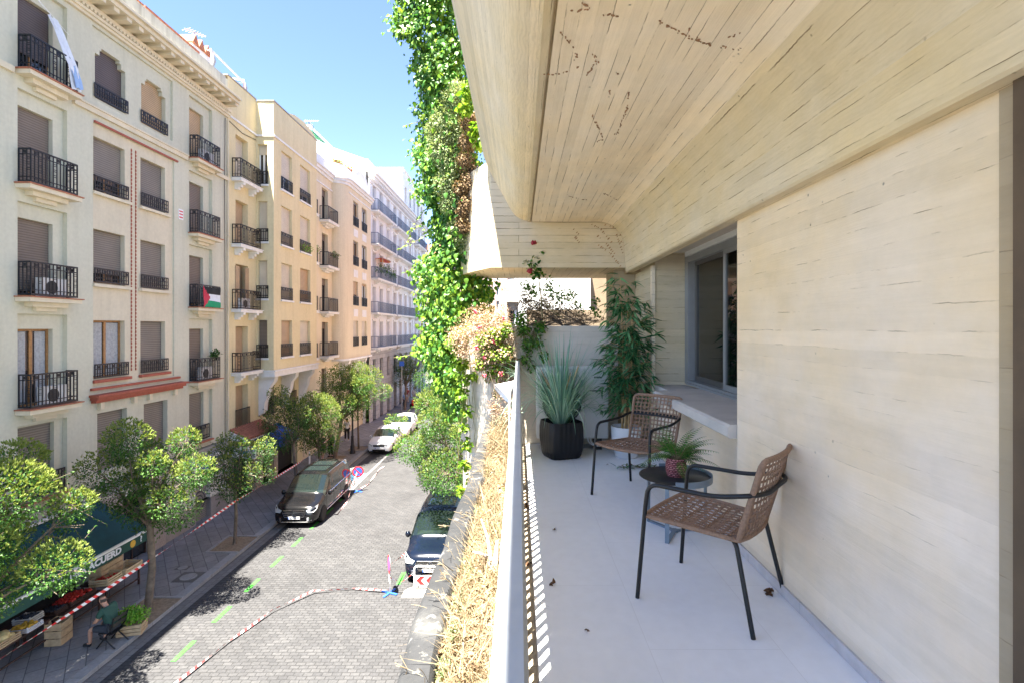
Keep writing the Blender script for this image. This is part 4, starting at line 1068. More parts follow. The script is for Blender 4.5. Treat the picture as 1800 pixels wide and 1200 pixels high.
# tall geranium
ge = thing('geranium', 'tall leggy geranium with dark red flower heads standing above the trough', 'geranium', (.25, 6.75, CZ+.03))
sm = MB(); sm.tube([P(953,560,6.75), P(951,520,6.75), P(947,490,6.75), P(943,465,6.75), P(940,428,6.75)], [.010, .009, .007, .005, .003], 6)
sm.tube([P(947,490,6.75), P(938,478,6.72), P(932,476,6.72)], .003, 5); sm.tube([P(944,465,6.75), P(953,445,6.75), P(955,440,6.75)], .003, 5); sm.tube([P(990,560,6.7), P(968,545,6.7), P(955,530,6.72)], .006, 6)
sm.build('stem', M['stem'], ge, 60, world=True)
cs = [P(930,458,6.73), P(935,468,6.72), P(948,470,6.73), P(955,447,6.74), P(940,482,6.72), P(950,484,6.72), P(928,465,6.73), P(943,452,6.74)]
clump('leaves', M['leaf_vine'], ge, cs, [.05]*8, 120, .05, 1.05, 'heart', .0, .3)
fl = MB()
for (px, py, r, k) in ((938,426,.035,26), (931,476,.034,26)):
    for q in range(k):
        v = rdir(1)[0]*r*(.5+.5*random.random()); fl.ball(P(px, py, 6.7)+Vector(v), .013, 6, 4)
fl.build('flower_head', M['red_petal'], ge, 60, world=True)
# creepers hanging from the storeys above
vn = thing('creeper', 'bright green creeper curtain hanging from the storeys above beside the street', 'creeper', (-1.3, 8.3, CZ))
LB = [(0, 693), (30, 690), (60, 708), (85, 738), (110, 742), (150, 736), (200, 740), (250, 735), (300, 748), (350, 742), (400, 765), (440, 760), (480, 742), (540, 748), (580, 740), (620, 738), (660, 775), (700, 800), (740, 800)]
RB = [(0, 800), (100, 812), (200, 832), (300, 838), (400, 832), (480, 850), (500, 862), (560, 855), (590, 815), (640, 806), (700, 825), (740, 822)]
n = 36000; yy = RNG.uniform(-170, 735, n); u_ = RNG.random(n)
lb = np.interp(yy, *zip(*LB)); rb_ = np.interp(yy, *zip(*RB))
wid = lb+(rb_-lb)*u_+RNG.normal(0, 9, n)
edge = np.sin(yy*.09)*6+np.sin(yy*.031+2)*8
wid = wid+edge*(1-u_)
Yd = 8.3-.45*np.sin(np.pi*np.clip(u_, 0, 1))+RNG.normal(0, .26, n)
gap = (np.sin(yy*.045+u_*5)+np.sin(yy*.11+u_*9+1)+RNG.normal(0, .5, n)) > -1.75
wid, yy, Yd, u_ = wid[gap], yy[gap], Yd[gap], u_[gap]; n = len(yy)
Pt = np.stack([(wid-912)*Yd/920, Yd, CZ-(yy-577)*Yd/920], 1)
D = np.stack([RNG.normal(-.15, .5, n), RNG.normal(-.35, .45, n), RNG.normal(-.75, .35, n)], 1)
N = np.stack([RNG.normal(-.35, .4, n), RNG.normal(-.7, .35, n), RNG.normal(.55, .3, n)], 1)
L = RNG.uniform(.03, .095, n)
lime = (RNG.random(n) < np.where(yy > 470, 0.45, .2)).astype(int)
foliage('leaves', [M['leaf_vine'], M['leaf_lime']], vn, Pt, D, N, L, L*.78, 'heart', .25, .12, mi=lime, world=True)
sm = MB(); random.seed(15)
for k in range(26):
    y0_ = random.uniform(-150, 450); u = random.random(); pts = []
    for q in range(9):
        y = y0_+q*34; l_, r_ = interp(LB, y), interp(RB, y); pts.append(P(l_+(r_-l_)*(u+.04*math.sin(q+k)), y, 8.45))
    sm.tube(pts, .006, 5, caps=False)
TD = [[(812,345), (790,380), (755,412), (720,430), (697,440)], [(800,360), (775,390), (740,395), (715,408)], [(790,130), (760,200), (735,215), (710,222)], [(800,180), (775,185), (745,188), (720,190)], [(790,460), (765,448), (735,465), (712,480)],
      [(760,610), (735,618), (715,625), (692,628)], [(742,300), (760,320), (770,350), (765,380)], [(800,330), (770,355), (745,372), (728,395), (716,425)]]
Pp, Dd = [], []
for pl in TD:
    pts = [P(a, b_, 8.0) for a, b_ in pl]; sm.tube(pts, .0035, 4, caps=False)
    for a, b_ in zip(pts[:-1], pts[1:]):
        for q in range(7): Pp.append(a.lerp(b_, random.random())); Dd.append((random.gauss(-.3, .6), random.gauss(-.2, .5), random.gauss(-.4, .4)))
foliage('tendril_leaves', M['leaf_lime'], vn, np.array(Pp), np.array(Dd), np.tile([-.3, -.6, .5], (len(Pp), 1))+rdir(len(Pp))*.4, RNG.uniform(.035, .07, len(Pp)), .04, 'heart', .2, world=True)
sm.build('stems', M['stem'], vn, 60, world=True)
# silver bush and dead growth hanging from the upper trough
sv = thing('silver_bush', 'grey-green fine leaved bush hanging from the upper trough in front of the creeper', 'bush', (-.95, 7.6, CZ+2.2))
cs = [P(x, y, 7.45) for x, y in ((795,180), (780,215), (800,235), (775,265), (795,290), (785,325), (770,245), (805,160), (800,350), (815,420), (820,440), (805,400), (790,360), (760,230))]
rd = [.20, .22, .22, .22, .22, .2, .16, .15, .18, .16, .12, .16, .16, .12]
clump('leaves', M['leaf_silver'], sv, cs, rd, 17000, .032, .38, 'lance', .1, .7)
twigs('stems', M['stem'], sv, [(-.8, 7.6, CZ+2.3)], cs, rd, 70, .004)
bb = thing('dead_creeper', 'brown dead foliage hanging against the concrete trough beside the silver bush', 'dead foliage', (-.7, 7.4, CZ+1.8))
cs = [P(x, y, 7.3) for x, y in ((822,215), (822,250), (818,285), (825,320), (822,360), (815,395), (832,300), (810,330), (835,345), (830,205), (812,375))]
rd = [.12, .14, .14, .15, .14, .12, .10, .12, .08, .08, .1]
clump('dry_leaves', M['leaf_brown'], bb, cs, rd, 6500, .036, .55, 'rhomb', -.5, .3)
twigs('stems', M['bark'], bb, [(-.7, 7.4, CZ+2.3)], cs, rd, 50, .004)
lg = thing('lime_creeper', 'lime green young creeper shoots against the fascia above the dead foliage', 'creeper', (-.55, 7.0, CZ+2.3))
cs = [P(x, y, 7.0) for x, y in ((822,165), (818,190), (838,235), (842,250), (825,150), (835,225))]
clump('leaves', M['leaf_lime'], lg, cs, [.10, .10, .10, .09, .08, .08], 260, .075, .8, 'heart', -.5, .4)

# ================================================================ street trees
def tree(name, lab, base, crown, rad, seed, n=5200, trunk_r=.11, mats=('leaf_tree', 'blossom'), lean=None, bloom=.9, nb=17, leaf=.10):
    """crown: world centre; rad: (rx, ry, rz)"""
    random.seed(seed); global RNG; RNG = np.random.default_rng(seed)
    t_ = thing(name, lab, 'tree', (base[0], base[1], .12), 0, 'street trees')
    B = Vector((base[0], base[1], .12)); C = Vector(crown)
    fork = Vector((B.x+(C.x-B.x)*.45, B.y+(C.y-B.y)*.45, max(1.2, C.z-rad[2]*.75)))
    tr = MB(); mid = B.lerp(fork, .5)+Vector((random.gauss(0, .05), random.gauss(0, .05), 0))
    tr.tube([B, B+Vector((0, 0, .12)), mid, fork], [trunk_r*1.35, trunk_r*1.05, trunk_r*.92, trunk_r*.85], 10)
    cs, rs = [], []
    for k in range(nb):
        g = math.pi*(3-5**.5)*k+seed; z = 1-2*(k+.5)/nb; q = math.sqrt(1-z*z)
        f = random.uniform(.45, .98)
        c = C+Vector((q*math.cos(g)*rad[0], q*math.sin(g)*rad[1], z*rad[2]))*f
        cs.append(c); rs.append(random.uniform(.20, .42)*(rad[0]+rad[1]+rad[2])/3)
    cs.append(C); rs.append(.42*min(rad))
    lm = MB()
    for c in cs:
        m1 = fork.lerp(c, .5)+Vector((random.gauss(0, .1), random.gauss(0, .1), .12))
        lm.tube([fork-Vector((0, 0, .1)), m1, c], [trunk_r*.45, trunk_r*.25, trunk_r*.08], 6, caps=False)
        for j in range(4):
            e = c+Vector(rdir(1)[0])*rs[0]*1.1; lm.tube([m1.lerp(c, .6), e], [trunk_r*.12, .006], 4, caps=False)
    tr.build('trunk', M['bark'], t_, 60, world=True)
    cs = np.array([tuple(c) for c in cs]); rs = np.array(rs)
    n = int(n*1.9); leaf *= .76
    ci = RNG.choice(len(cs), n, p=rs**2/(rs**2).sum()); d = rdir(n)
    r = rs[ci]*RNG.uniform(.55, 1.12, n)**.8
    Pt = cs[ci]+d*r[:, None]*np.array([1, 1, .85])
    D = d*.55+rdir(n)*.65+np.array([0, 0, -.1]); N = d*.5+rdir(n)*.35+np.array([0, 0, .75])
    L = RNG.uniform(leaf*.55, leaf*1.35, n)
    foliage('crown', M[mats[0]], t_, Pt, D, N, L, L*.5, 'rhomb', .15, .12, world=True)
    # loose shoots break the outline
    ns = 70; ci = RNG.integers(0, len(cs), ns); d = nrm(rdir(ns)+np.array([0, 0, .35])); Ls_ = RNG.uniform(.18, .5, ns)*min(1.2, rad[0]/1.6); q = 16
    st_ = cs[ci]+d*rs[ci][:, None]*.85; tt = RNG.uniform(.15, 1, (ns, q))
    Pq = (st_[:, None]+d[:, None]*(tt*Ls_[:, None])[..., None]).reshape(-1, 3); dq = np.repeat(d, q, 0)+rdir(ns*q)*.9
    for c0_, a_, d_, l_ in zip(cs[ci], st_, d, Ls_): lm.tube([c0_, a_, a_+d_*l_], [.012, .007, .003], 4, caps=False)
    lm.build('limbs', M['bark'], t_, 60, world=True)
    L = RNG.uniform(leaf*.6, leaf*1.2, ns*q); foliage('shoots', M[mats[0]], t_, Pq, dq, rdir(ns*q)*.5+[0, 0, .8], L, L*.45, 'rhomb', .2, .12, world=True)
    # flower buds: upright yellow-green panicles at the shoot tips, mostly on the upper side
    nbm = int(n*.14*bloom)
    ci = RNG.choice(len(cs), nbm*3, p=rs**2/(rs**2).sum()); d = rdir(nbm*3); d[:, 2] = np.abs(d[:, 2])*.9+.05; d = nrm(d)
    rel = (cs[ci]-np.array(C))/np.array(rad)
    sun = rel[:, 2]*.8+rel[:, 0]*.45-rel[:, 1]*.25+RNG.normal(0, .6, len(ci))
    keep = np.argsort(-sun)[:nbm]; ci, d = ci[keep], d[keep]
    Pt = cs[ci]+d*(rs[ci]*RNG.uniform(.9, 1.15, nbm))[:, None]
    k = 4
    Pq = np.repeat(Pt, k, 0); Dq = np.repeat(d, k, 0)*.8+np.array([0, 0, .5])+rdir(nbm*k)*.55
    foliage('flower_buds', M[mats[1]], t_, Pq, Dq, rdir(nbm*k), RNG.uniform(.05, .12, nbm*k), RNG.uniform(.022, .045, nbm*k), 'rhomb', 0, .3, world=True)
    return t_
tree('street_tree', 'large bright privet tree at the near end of the pavement over the fruit stall', (-12.7, 11.2), (-12.25, 12.0, 3.85), (2.05, 1.9, 2.15), 1, 11000, .12, leaf=.095, bloom=1.2)
tree('street_tree', 'privet tree with a bent trunk beside the green shop awning', (-11.4, 16.1), (-11.35, 16.2, 4.15), (1.5, 1.5, 1.8), 2, 8200, .11, leaf=.095, bloom=.8)
tree('street_tree', 'small slim privet tree in front of the dentist sign, nearest the parked van', (-11.45, 21.1), (-11.35, 21.0, 3.35), (1.35, 1.3, 1.35), 3, 4200, .065, leaf=.09, mats=('leaf_tree2', 'blossom'), bloom=.7)
tree('street_tree', 'dark green tree under the blue awning beside the black van', (-11.5, 27.2), (-12.0, 27.2, 4.1), (1.35, 1.4, 1.65), 4, 4800, .09, mats=('leaf_tree2', 'blossom'), bloom=.5)
tree('street_tree', 'bright round-headed tree right behind the black van on the kerb side', (-11.3, 30.2), (-11.6, 29.6, 3.25), (1.45, 1.4, 1.65), 5, 5200, .08, bloom=1.3)
tree('street_tree', 'tallest wide tree by the lamp post in front of the curved bay', (-12.3, 35.0), (-11.25, 35.0, 4.5), (2.4, 2.3, 2.2), 6, 9000, .13, bloom=1.1, leaf=.11)
tree('street_tree', 'thin-stemmed tree beside the first white car', (-11.6, 37.9), (-11.9, 38.4, 4.2), (1.1, 1.2, 1.5), 7, 3600, .07, mats=('leaf_tree2', 'blossom'), bloom=.8)
tree('street_tree', 'dark rounded tree far up the pavement in front of the grey stone plinth', (-12.2, 56), (-12.3, 57.5, 4.3), (1.9, 2.0, 2.3), 8, 4600, .11, mats=('leaf_tree2', 'blossom'), bloom=.8, leaf=.13)
tree('street_tree', 'far dark tree closing the left pavement beyond the grey plinth', (-12.0, 74), (-12.0, 74, 6.0), (2.6, 2.6, 3.3), 9, 4600, .14, mats=('leaf_tree2', 'blossom'), bloom=.2, leaf=.17)
tree('street_tree', 'leafy yellow-green tree on the near side of the street below the creeper', (-1.45, 21.3), (-3.15, 21.0, 4.2), (1.95, 1.9, 2.25), 10, 12000, .12, bloom=1.0, leaf=.10)
tree('street_tree', 'second near-side tree half hidden by the creeper, farther up the street', (-1.6, 31.5), (-4.3, 32.5, 5.3), (1.8, 2.0, 2.3), 11, 5200, .13, bloom=.7, leaf=.12)
tree('street_tree', 'farthest near-side tree at the end of the street', (-2.2, 62), (-5.5, 62, 6.5), (3.2, 3.2, 3.6), 12, 4200, .15, mats=('leaf_tree2', 'blossom'), bloom=.3, leaf=.18)
RNG = np.random.default_rng(77)
# ================================================================ the facades across the street
def FX(X): return lambda u, v, d: (X+d, u, v)
def FY(Y): return lambda u, v, d: (u, Y-d, v)
def fbox(mb, fr, u0, u1, v0, v1, d0, d1, m=0):
    c = [fr(u, v, d) for v in (v0, v1) for (u, d) in ((u0, d0), (u1, d0), (u1, d1), (u0, d1))]
    return mb.add(c, [(0,3,2,1),(4,5,6,7),(0,1,5,4),(1,2,6,5),(2,3,7,6),(3,0,4,7)], m)
def wall_grid(mb, fr, u0, u1, v0, v1, holes, depth=.2, d=0, m=0):
    us = sorted({u0, u1, *[h[0] for h in holes], *[h[1] for h in holes]}); vs = sorted({v0, v1, *[h[2] for h in holes], *[h[3] for h in holes]})
    us = [u for u in us if u0 <= u <= u1]; vs = [v for v in vs if v0 <= v <= v1]
    for a, b in zip(us[:-1], us[1:]):
        for c, e in zip(vs[:-1], vs[1:]):
            uc, vc = (a+b)/2, (c+e)/2
            if any(h[0] < uc < h[1] and h[2] < vc < h[3] for h in holes): continue
            mb.add([fr(a,c,d), fr(b,c,d), fr(b,e,d), fr(a,e,d)], [(0,1,2,3)], m)
    for h in holes:
        a, b, c, e = h[:4]; dp = h[4] if len(h) > 4 else depth
        mb.add([fr(a,c,d), fr(a,e,d), fr(a,e,d-dp), fr(a,c,d-dp)], [(0,1,2,3)], m); mb.add([fr(b,c,d), fr(b,c,d-dp), fr(b,e,d-dp), fr(b,e,d)], [(0,1,2,3)], m)
        mb.add([fr(a,c,d), fr(a,c,d-dp), fr(b,c,d-dp), fr(b,c,d)], [(0,1,2,3)], m); mb.add([fr(a,e,d), fr(b,e,d), fr(b,e,d-dp), fr(a,e,d-dp)], [(0,1,2,3)], m)
    return mb
def window(par, fr, h, d, kind='shutter_brown', closed=1.0, frame='wood_win'):
    """glazed opening with an optional roller shutter; d is the depth of its plane"""
    a, b, c, e = h[:4]; d = d-.001
    f = MB(); t_ = .06
    fbox(f, fr, a+.002, a+t_, c+.002, e-.002, d-.06, d); fbox(f, fr, b-t_, b-.002, c+.002, e-.002, d-.06, d)
    fbox(f, fr, a+t_+.001, b-t_-.001, e-t_, e-.002, d-.06, d); fbox(f, fr, a+t_+.001, b-t_-.001, c+.002, c+t_, d-.06, d)
    mid = (a+b)/2; fbox(f, fr, mid-.05, mid+.05, c+t_+.001, e-t_-.001, d-.058, d-.004)
    wn = f.build('window', M[frame], par, world=True)
    if closed < 1:
        g = MB(); g.add([fr(a+.01, c+.01, d-.04), fr(b-.01, c+.01, d-.04), fr(b-.01, e-.01, d-.04), fr(a+.01, e-.01, d-.04)], [(0,1,2,3)]); g.build('pane', M['glass'], wn, world=True)
        if kind == 'curtain':
            cu = MB(); k = 14
            for i in range(k):
                u0_ = a+.07+(b-a-.14)*i/k; u1_ = a+.07+(b-a-.14)*(i+1)/k
                if abs((u0_+u1_)/2-mid) < .12: continue
                o0, o1 = (.02, .0) if i % 2 else (.0, .02)
                cu.add([fr(u0_, c+.08, d-.035+o0*.5), fr(u1_, c+.08, d-.035+o1*.5), fr(u1_, e-.08, d-.035+o1*.5), fr(u0_, e-.08, d-.035+o0*.5)], [(0,1,2,3)])
            cu.build('curtain', M['curtain'], wn, world=True, fixn=False)
    if kind != 'curtain' and closed > 0:
        s = MB(); fbox(s, fr, a+.012, b-.012, e-(e-c)*closed+.012, e-.012, d+.004, d+.02); s.build('shutter', M[kind], wn, world=True)
    return wn
def rail_panel(mb, fr, u0, u1, v0, v1, d, pitch=.12, ornate=True, t=.022):
    fbox(mb, fr, u0, u1, v1-.045, v1, d-.02, d+.02); fbox(mb, fr, u0, u1, v0, v0+.05, d-.012, d+.012)
    ht = v1-v0
    if ornate:
        fbox(mb, fr, u0, u1, v1-.19, v1-.165, d-.011, d+.011); fbox(mb, fr, u0, u1, v0+.14, v0+.165, d-.011, d+.011)
    n = max(2, int(round((u1-u0)/pitch)))
    for i in range(n+1):
        u = u0+(u1-u0)*i/n; w_ = t if i not in (0, n) else t*1.7
        fbox(mb, fr, u-w_/2, u+w_/2, v0, v1-.001, d-t/2, d+t/2)
        if ornate and i < n:
            uc = u+(u1-u0)/n/2
            if i % 3 == 1:
                fbox(mb, fr, uc-.035, uc+.035, v1-.15, v1-.06, d-.008, d+.008)
            if i % 4 == 2 and ht > .8:
                for q in (.38, .55, .72): 
                    vq = v0+ht*q; fbox(mb, fr, uc-.04, uc+.04, vq-.035, vq-.02, d-.009, d+.009); fbox(mb, fr, uc-.04, uc+.04, vq+.02, vq+.035, d-.009, d+.009)
    return mb
def guard(par, fr, u0, u1, v0, v1, d, mat='iron', ornate=True):
    return rail_panel(MB(), fr, u0, u1, v0, v1, d, .11, ornate).build('window_guard', M[mat], par, world=True)
def balcony(par, fr, u0, u1, z, proj, mat='iron', slab='trim_cream', edge='terra', h=1.0, style='corbel', ornate=True, pitch=.12):
    s = MB(); e = .1
    fbox(s, fr, u0-e, u1+e, z-.16, z-.035, 0, proj+.08)
    if style == 'corbel':
        w_ = u1-u0
        for k, (q, zz) in enumerate(((.12, .30), (.28, .42))):
            pts = []
            fbox(s, fr, u0+w_*q, u1-w_*q, z-zz, z-.161-.14*k, 0, (proj+.02)*(1-.35*(k+1)))
    else:
        for q in (.16, .84):
            uc = u0+(u1-u0)*q
            for k in range(3): fbox(s, fr, uc-.10, uc+.10, z-.161-.12*(k+1), z-.161-.12*k-.001, 0, (proj+.04)*(1-.28*k))
    b = s.build('balcony', M[slab], par, world=True)
    t_ = MB(); fbox(t_, fr, u0-e-.04, u1+e+.04, z-.034, z, .003, proj+.12); t_.build('tile_edge', M[edge], b, world=True)
    r = rail_panel(MB(), fr, u0, u1, z+.03, z+h, proj, pitch, ornate)
    for u in (u0, u1):
        fs = (lambda uu: (lambda a, v, d: fr(uu+d, v, a)))(u)
        rail_panel(r, fs, .02, proj, z+.03, z+h, 0, pitch, ornate)
    r.build('railing', M[mat], b, world=True)
    return b
def vol(par, x0, x1, y0, y1, z0, z1, name, mat): return MB().box(x0, x1, y0, y1, z0, z1).build(name, mat, par, world=True)

# ---------------------------------------------------------------- building A: pale render with black balconies
A = thing('apartment_house', 'pale greenish-grey rendered apartment house with modillion cornice and red-trimmed beige panel', 'apartment building', (XF, 17, 0))
fr = FX(XF); Y0, Y1 = 7.0, 25.7
SL = [16.2, 12.95, 9.72, 6.5]
REC, holes1, holes4 = [], [], []
for z in SL:
    REC.append((14.93, 16.57, z, z+2.72, .13)); REC.append((22.70, 24.42, z, z+2.72, .13))
REC += [(14.93, 16.57, 3.75, 6.0, .13), (22.70, 24.42, 3.75, 6.0, .13)]
# farther left, mostly out of the picture, the same rhythm runs on
for z in SL: REC.append((8.2, 9.4, z, z+2.3, .2))
PAN = (17.58, 21.72, 6.84, 15.72, .06)
TOP = (17.55, 21.62, 16.50, 18.98, .08)
row5 = [(17.75, 19.1, 3.9, 5.92, .2), (19.95, 21.3, 3.9, 5.92, .2)]
ground_h = [(12.2, 17.45, .12, 2.75, .5), (18.9, 20.35, .12, 2.7, .3), (23.15, 24.25, .12, 2.75, .22)]
wl = wall_grid(MB(), fr, Y0, Y1, 3.3, 21.0, REC+[PAN, TOP]+row5)
wl.build('wall', M['pl_grey'], A, world=True)
wall_grid(MB(), fr, Y0, Y1, 1.0, 3.3, [(h[0], h[1], max(1.0, h[2]), h[3], h[4]) for h in ground_h]).build('ground_floor_wall', M['pl_white'], A, world=True)
wall_grid(MB(), FX(XF+.03), Y0, Y1, .1, 1.0, [(h[0], h[1], .1, 1.0, h[4]) for h in ground_h]).build('plinth', M['stone_dark'], A, world=True)
vol(A, XF-9, XF-.6, Y0, Y1-.01, .1, 20.4, 'core', M['pl_grey'])
pb = MB(); rb_ = MB()
doors = []
for k, z in enumerate(SL):
    for (u0, u1, rec) in ((15.04, 16.20, (14.93, 16.57)), (22.79, 23.92, (22.70, 24.42))):
        hl = (u0, u1, z, z+2.28)
        wall_grid(rb_, fr, rec[0], rec[1], z, z+2.72, [hl], .14, -.13); doors.append((hl, k, u0))
for (u0, u1, rec) in ((15.04, 16.25, (14.93, 16.57)), (22.8, 23.95, (22.70, 24.42))):
    hl = (u0, u1, 3.85, 5.93); wall_grid(rb_, fr, rec[0], rec[1], 3.75, 6.0, [hl], .14, -.13); window(A, fr, hl, -.27, 'shutter_grey', 1.0)
    guard(A, fr, u0-.05, u1+.25, 3.8, 4.45, -.02)
    s_ = MB(); fbox(s_, fr, u0-.15, u1+.35, 3.68, 3.745, 0, .16); s_.build('sill', M['terra'], A, world=True)
wins = []
for (u0, u1) in ((17.66, 19.07), (19.86, 21.24)):
    for (z0, z1) in ((13.46, 15.29), (10.34, 12.16), (7.10, 9.07)): wins.append((u0, u1, z0, z1))
wall_grid(pb, fr, PAN[0], PAN[1], PAN[2], PAN[3], wins, .17, -.06)
pb.build('panel_wall', M['pl_beige'], A, world=True)
tops_ = [(17.75, 19.13, 16.62, 18.42), (19.93, 21.3, 16.62, 18.42)]
wall_grid(rb_, fr, TOP[0], TOP[1], TOP[2], TOP[3], tops_, .17, -.08)
rb_.build('recess_wall', M['pl_grey'], A, world=True)
for h in tops_:
    for ua, ub, uc, ud in ((h[0]+.001, h[0]+.2, h[0]+.201, h[0]+.28), (h[1]-.2, h[1]-.001, h[1]-.28, h[1]-.201)):
        ar = MB(); fbox(ar, fr, ua, ub, 18.14, 18.419, -.245, -.079); fbox(ar, fr, uc, ud, 18.32, 18.418, -.244, -.08)
        ar.build('arch_corner', M['pl_grey'], A, world=True)
window(A, fr, tops_[0], -.25, 'shutter_dark', 1); window(A, fr, tops_[1], -.25, 'shutter_tan', 1)
for h in tops_: guard(A, fr, h[0]-.06, h[1]+.06, 16.64, 17.1, -.03)
styles = {(17.66, 13.46): ('shutter_grey', .68), (19.86, 13.46): ('shutter_grey', 1), (17.66, 10.34): ('shutter_grey', .82), (19.86, 10.34): ('shutter_grey', 1), (17.66, 7.10): ('curtain', 0), (19.86, 7.10): ('shutter_grey', 1)}
for h in wins:
    k, cl = styles[(h[0], h[2])]; window(A, fr, h, -.23, k, cl)
    guard(A, fr, h[0]-.02, h[1]+.08, h[2]+.02, h[2]+.5, .015)
    s_ = MB(); fbox(s_, fr, h[0]-.1, h[1]+.2, h[2]-.14, h[2]-.04, -.059, .07); s_.build('sill', M['trim_cream'] if h[2] > 8 else M['terra_red'], A, world=True)
for hl, k, u0 in doors:
    if k == 3 and u0 < 20: window(A, fr, hl, -.27, 'curtain', 0)
    elif k == 0: window(A, fr, hl, -.27, 'shutter_dark' if u0 < 20 else 'shutter_tan', .72 if u0 < 20 else 1)
    else: window(A, fr, hl, -.27, 'shutter_brown', .93 if k == 2 else 1)
for k, h in enumerate(row5): window(A, fr, h, -.2, 'shutter_grey', 1)
for z in SL:
    balcony(A, fr, 14.95, 16.52, z, .36); balcony(A, fr, 22.74, 24.4, z, .36)
for z in SL[1:]: window(A, fr, (8.2, 9.4, z, z+2.3), -.2, 'shutter_brown', 1)
tm = MB()
fbox(tm, fr, Y0, 14.75, 16.0, 16.17, 0, .10); fbox(tm, fr, 16.75, 22.5, 16.0, 16.17, 0, .10); fbox(tm, fr, 24.6, Y1, 16.0, 16.17, 0, .10)
fbox(tm, fr, 16.75, 22.5, 16.171, 16.23, 0, .14)
tm.build('string_course', M['trim_cream'], A, world=True)
cn = MB(); fbox(cn, fr, Y0, Y1+.02, 19.1, 19.2, 0, .10); fbox(cn, fr, Y0, Y1+.02, 19.201, 19.3, 0, .16)
for k in range(int((Y1-Y0)/.16)): fbox(cn, fr, Y0+.16*k, Y0+.16*k+.09, 19.301, 19.38, .0, .20)
fbox(cn, fr, Y0, Y1+.03, 19.381, 19.52, 0, .18)
for k in range(int((Y1-Y0)/.58)): fbox(cn, fr, Y0+.2+.58*k, Y0+.2+.58*k+.24, 19.521, 19.66, .0, .66)
fbox(cn, fr, Y0, Y1-.25, 19.661, 19.80, 0, .74); fbox(cn, fr, Y0, Y1-.3, 19.801, 19.90, 0, .86); fbox(cn, fr, Y0, Y1-.3, 19.901, 19.96, 0, .80)
cn.build('cornice', M['trim_cream'], A, world=True)
pp_ = MB(); fbox(pp_, fr, Y0, Y1-.2, 20.3, 21.05, -.3, .012); pp_.build('parapet', M['old_wall'], A, world=True)
t_ = MB(); fbox(t_, fr, Y0, 19.9, 21.051, 21.09, -.34, .05); fbox(t_, fr, 20.0, 23.4, 21.051, 21.14, -.36, .03); t_.build('parapet_coping', M['terra'], A, world=True)
rd_ = MB(); fbox(rd_, fr, 17.6, 21.9, 15.725, 15.79, 0, .06); rd_.build('red_line', M['terra_red'], A, world=True)
rd_ = MB(); fbox(rd_, fr, 17.45, 22.0, 6.72, 6.80, 0, .09); rd_.build('red_sill', M['terra_red'], A, world=True)
rd_ = MB()
fbox(rd_, fr, 17.4, 22.15, 6.50, 6.58, 0, .34); fbox(rd_, fr, 17.45, 22.1, 6.40, 6.499, 0, .26); fbox(rd_, fr, 17.5, 22.05, 6.30, 6.399, 0, .16)
rd_.build('red_ledge', M['terra_red'], A, world=True)
for u in (17.75, 19.3, 20.1, 21.6):
    br_ = MB(); fbox(br_, fr, u, u+.16, 6.06, 6.299, 0, .13); br_.build('ledge_bracket', M['trim_cream'], A, world=True)
for u in (19.38, 19.60):
    rc = MB(); fbox(rc, fr, u-.009, u+.009, 7.25, 15.45, -.059, -.048)
    for k in range(60): fbox(rc, fr, u-.018, u+.018, 7.25+.137*k, 7.25+.137*k+.085, -.058, -.028)
    rc.build('red_bead_strip', M['terra_red'], A, world=True)
lg_ = MB(); fbox(lg_, fr, Y0, Y1, 3.32, 3.40, 0, .12); fbox(lg_, fr, Y0, Y1, 3.0, 3.319, 0, .05); lg_.build('ground_ledge', M['alu'], A, world=True)
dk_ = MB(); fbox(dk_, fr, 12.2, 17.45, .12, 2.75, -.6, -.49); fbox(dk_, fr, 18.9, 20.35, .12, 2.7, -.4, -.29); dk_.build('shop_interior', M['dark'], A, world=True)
g_ = MB()
for u in (18.95, 19.62): fbox(g_, fr, u, u+.66, .2, 2.3, -.25, -.22)
gd = g_.build('shop_door', M['glass'], A, world=True)
g_ = MB()
for u in (18.9, 19.6, 20.29): fbox(g_, fr, u, u+.06, .12, 2.7, -.27, -.2)
fbox(g_, fr, 18.961, 20.289, 1.2, 1.27, -.26, -.205); g_.build('door_frame', M['dark_wood'], gd, world=True)
pl_ = MB(); fbox(pl_, fr, 17.5, 18.85, .1, 2.9, .031, .07); fbox(pl_, fr, 20.4, 21.1, .1, 2.9, .031, .07); pl_.build('stone_pier', plain('pinkish_grey_granite', (.36,.30,.26), .6, 0, .2, 14), A, world=True)
rs_ = MB(); fbox(rs_, fr, 23.16, 24.24, .12, 2.74, -.2, -.18); rs = rs_.build('roller_door', M['roller_steel'], A, world=True)
gf = MB()
for (zc, r, w_) in ((1.9, .36, .05), (1.9, .2, .05), (1.0, .42, .06), (1.0, .25, .05), (1.0, .1, .05)):
    pts = [(XF-.172, 23.7+r*math.cos(q*math.pi/12), zc+r*math.sin(q*math.pi/12)*(1 if zc < 1.5 else .75)) for q in range(24 if zc < 1.5 else 19)]
    gf.tube(pts, w_*.5, 4, closed=zc < 1.5)
gf.v = [(min(x, XF-.170), y, z) for x, y, z in gf.v]
gf.build('graffiti', plain('dark_spray_paint', (.06,.06,.06), .7), rs, world=True)
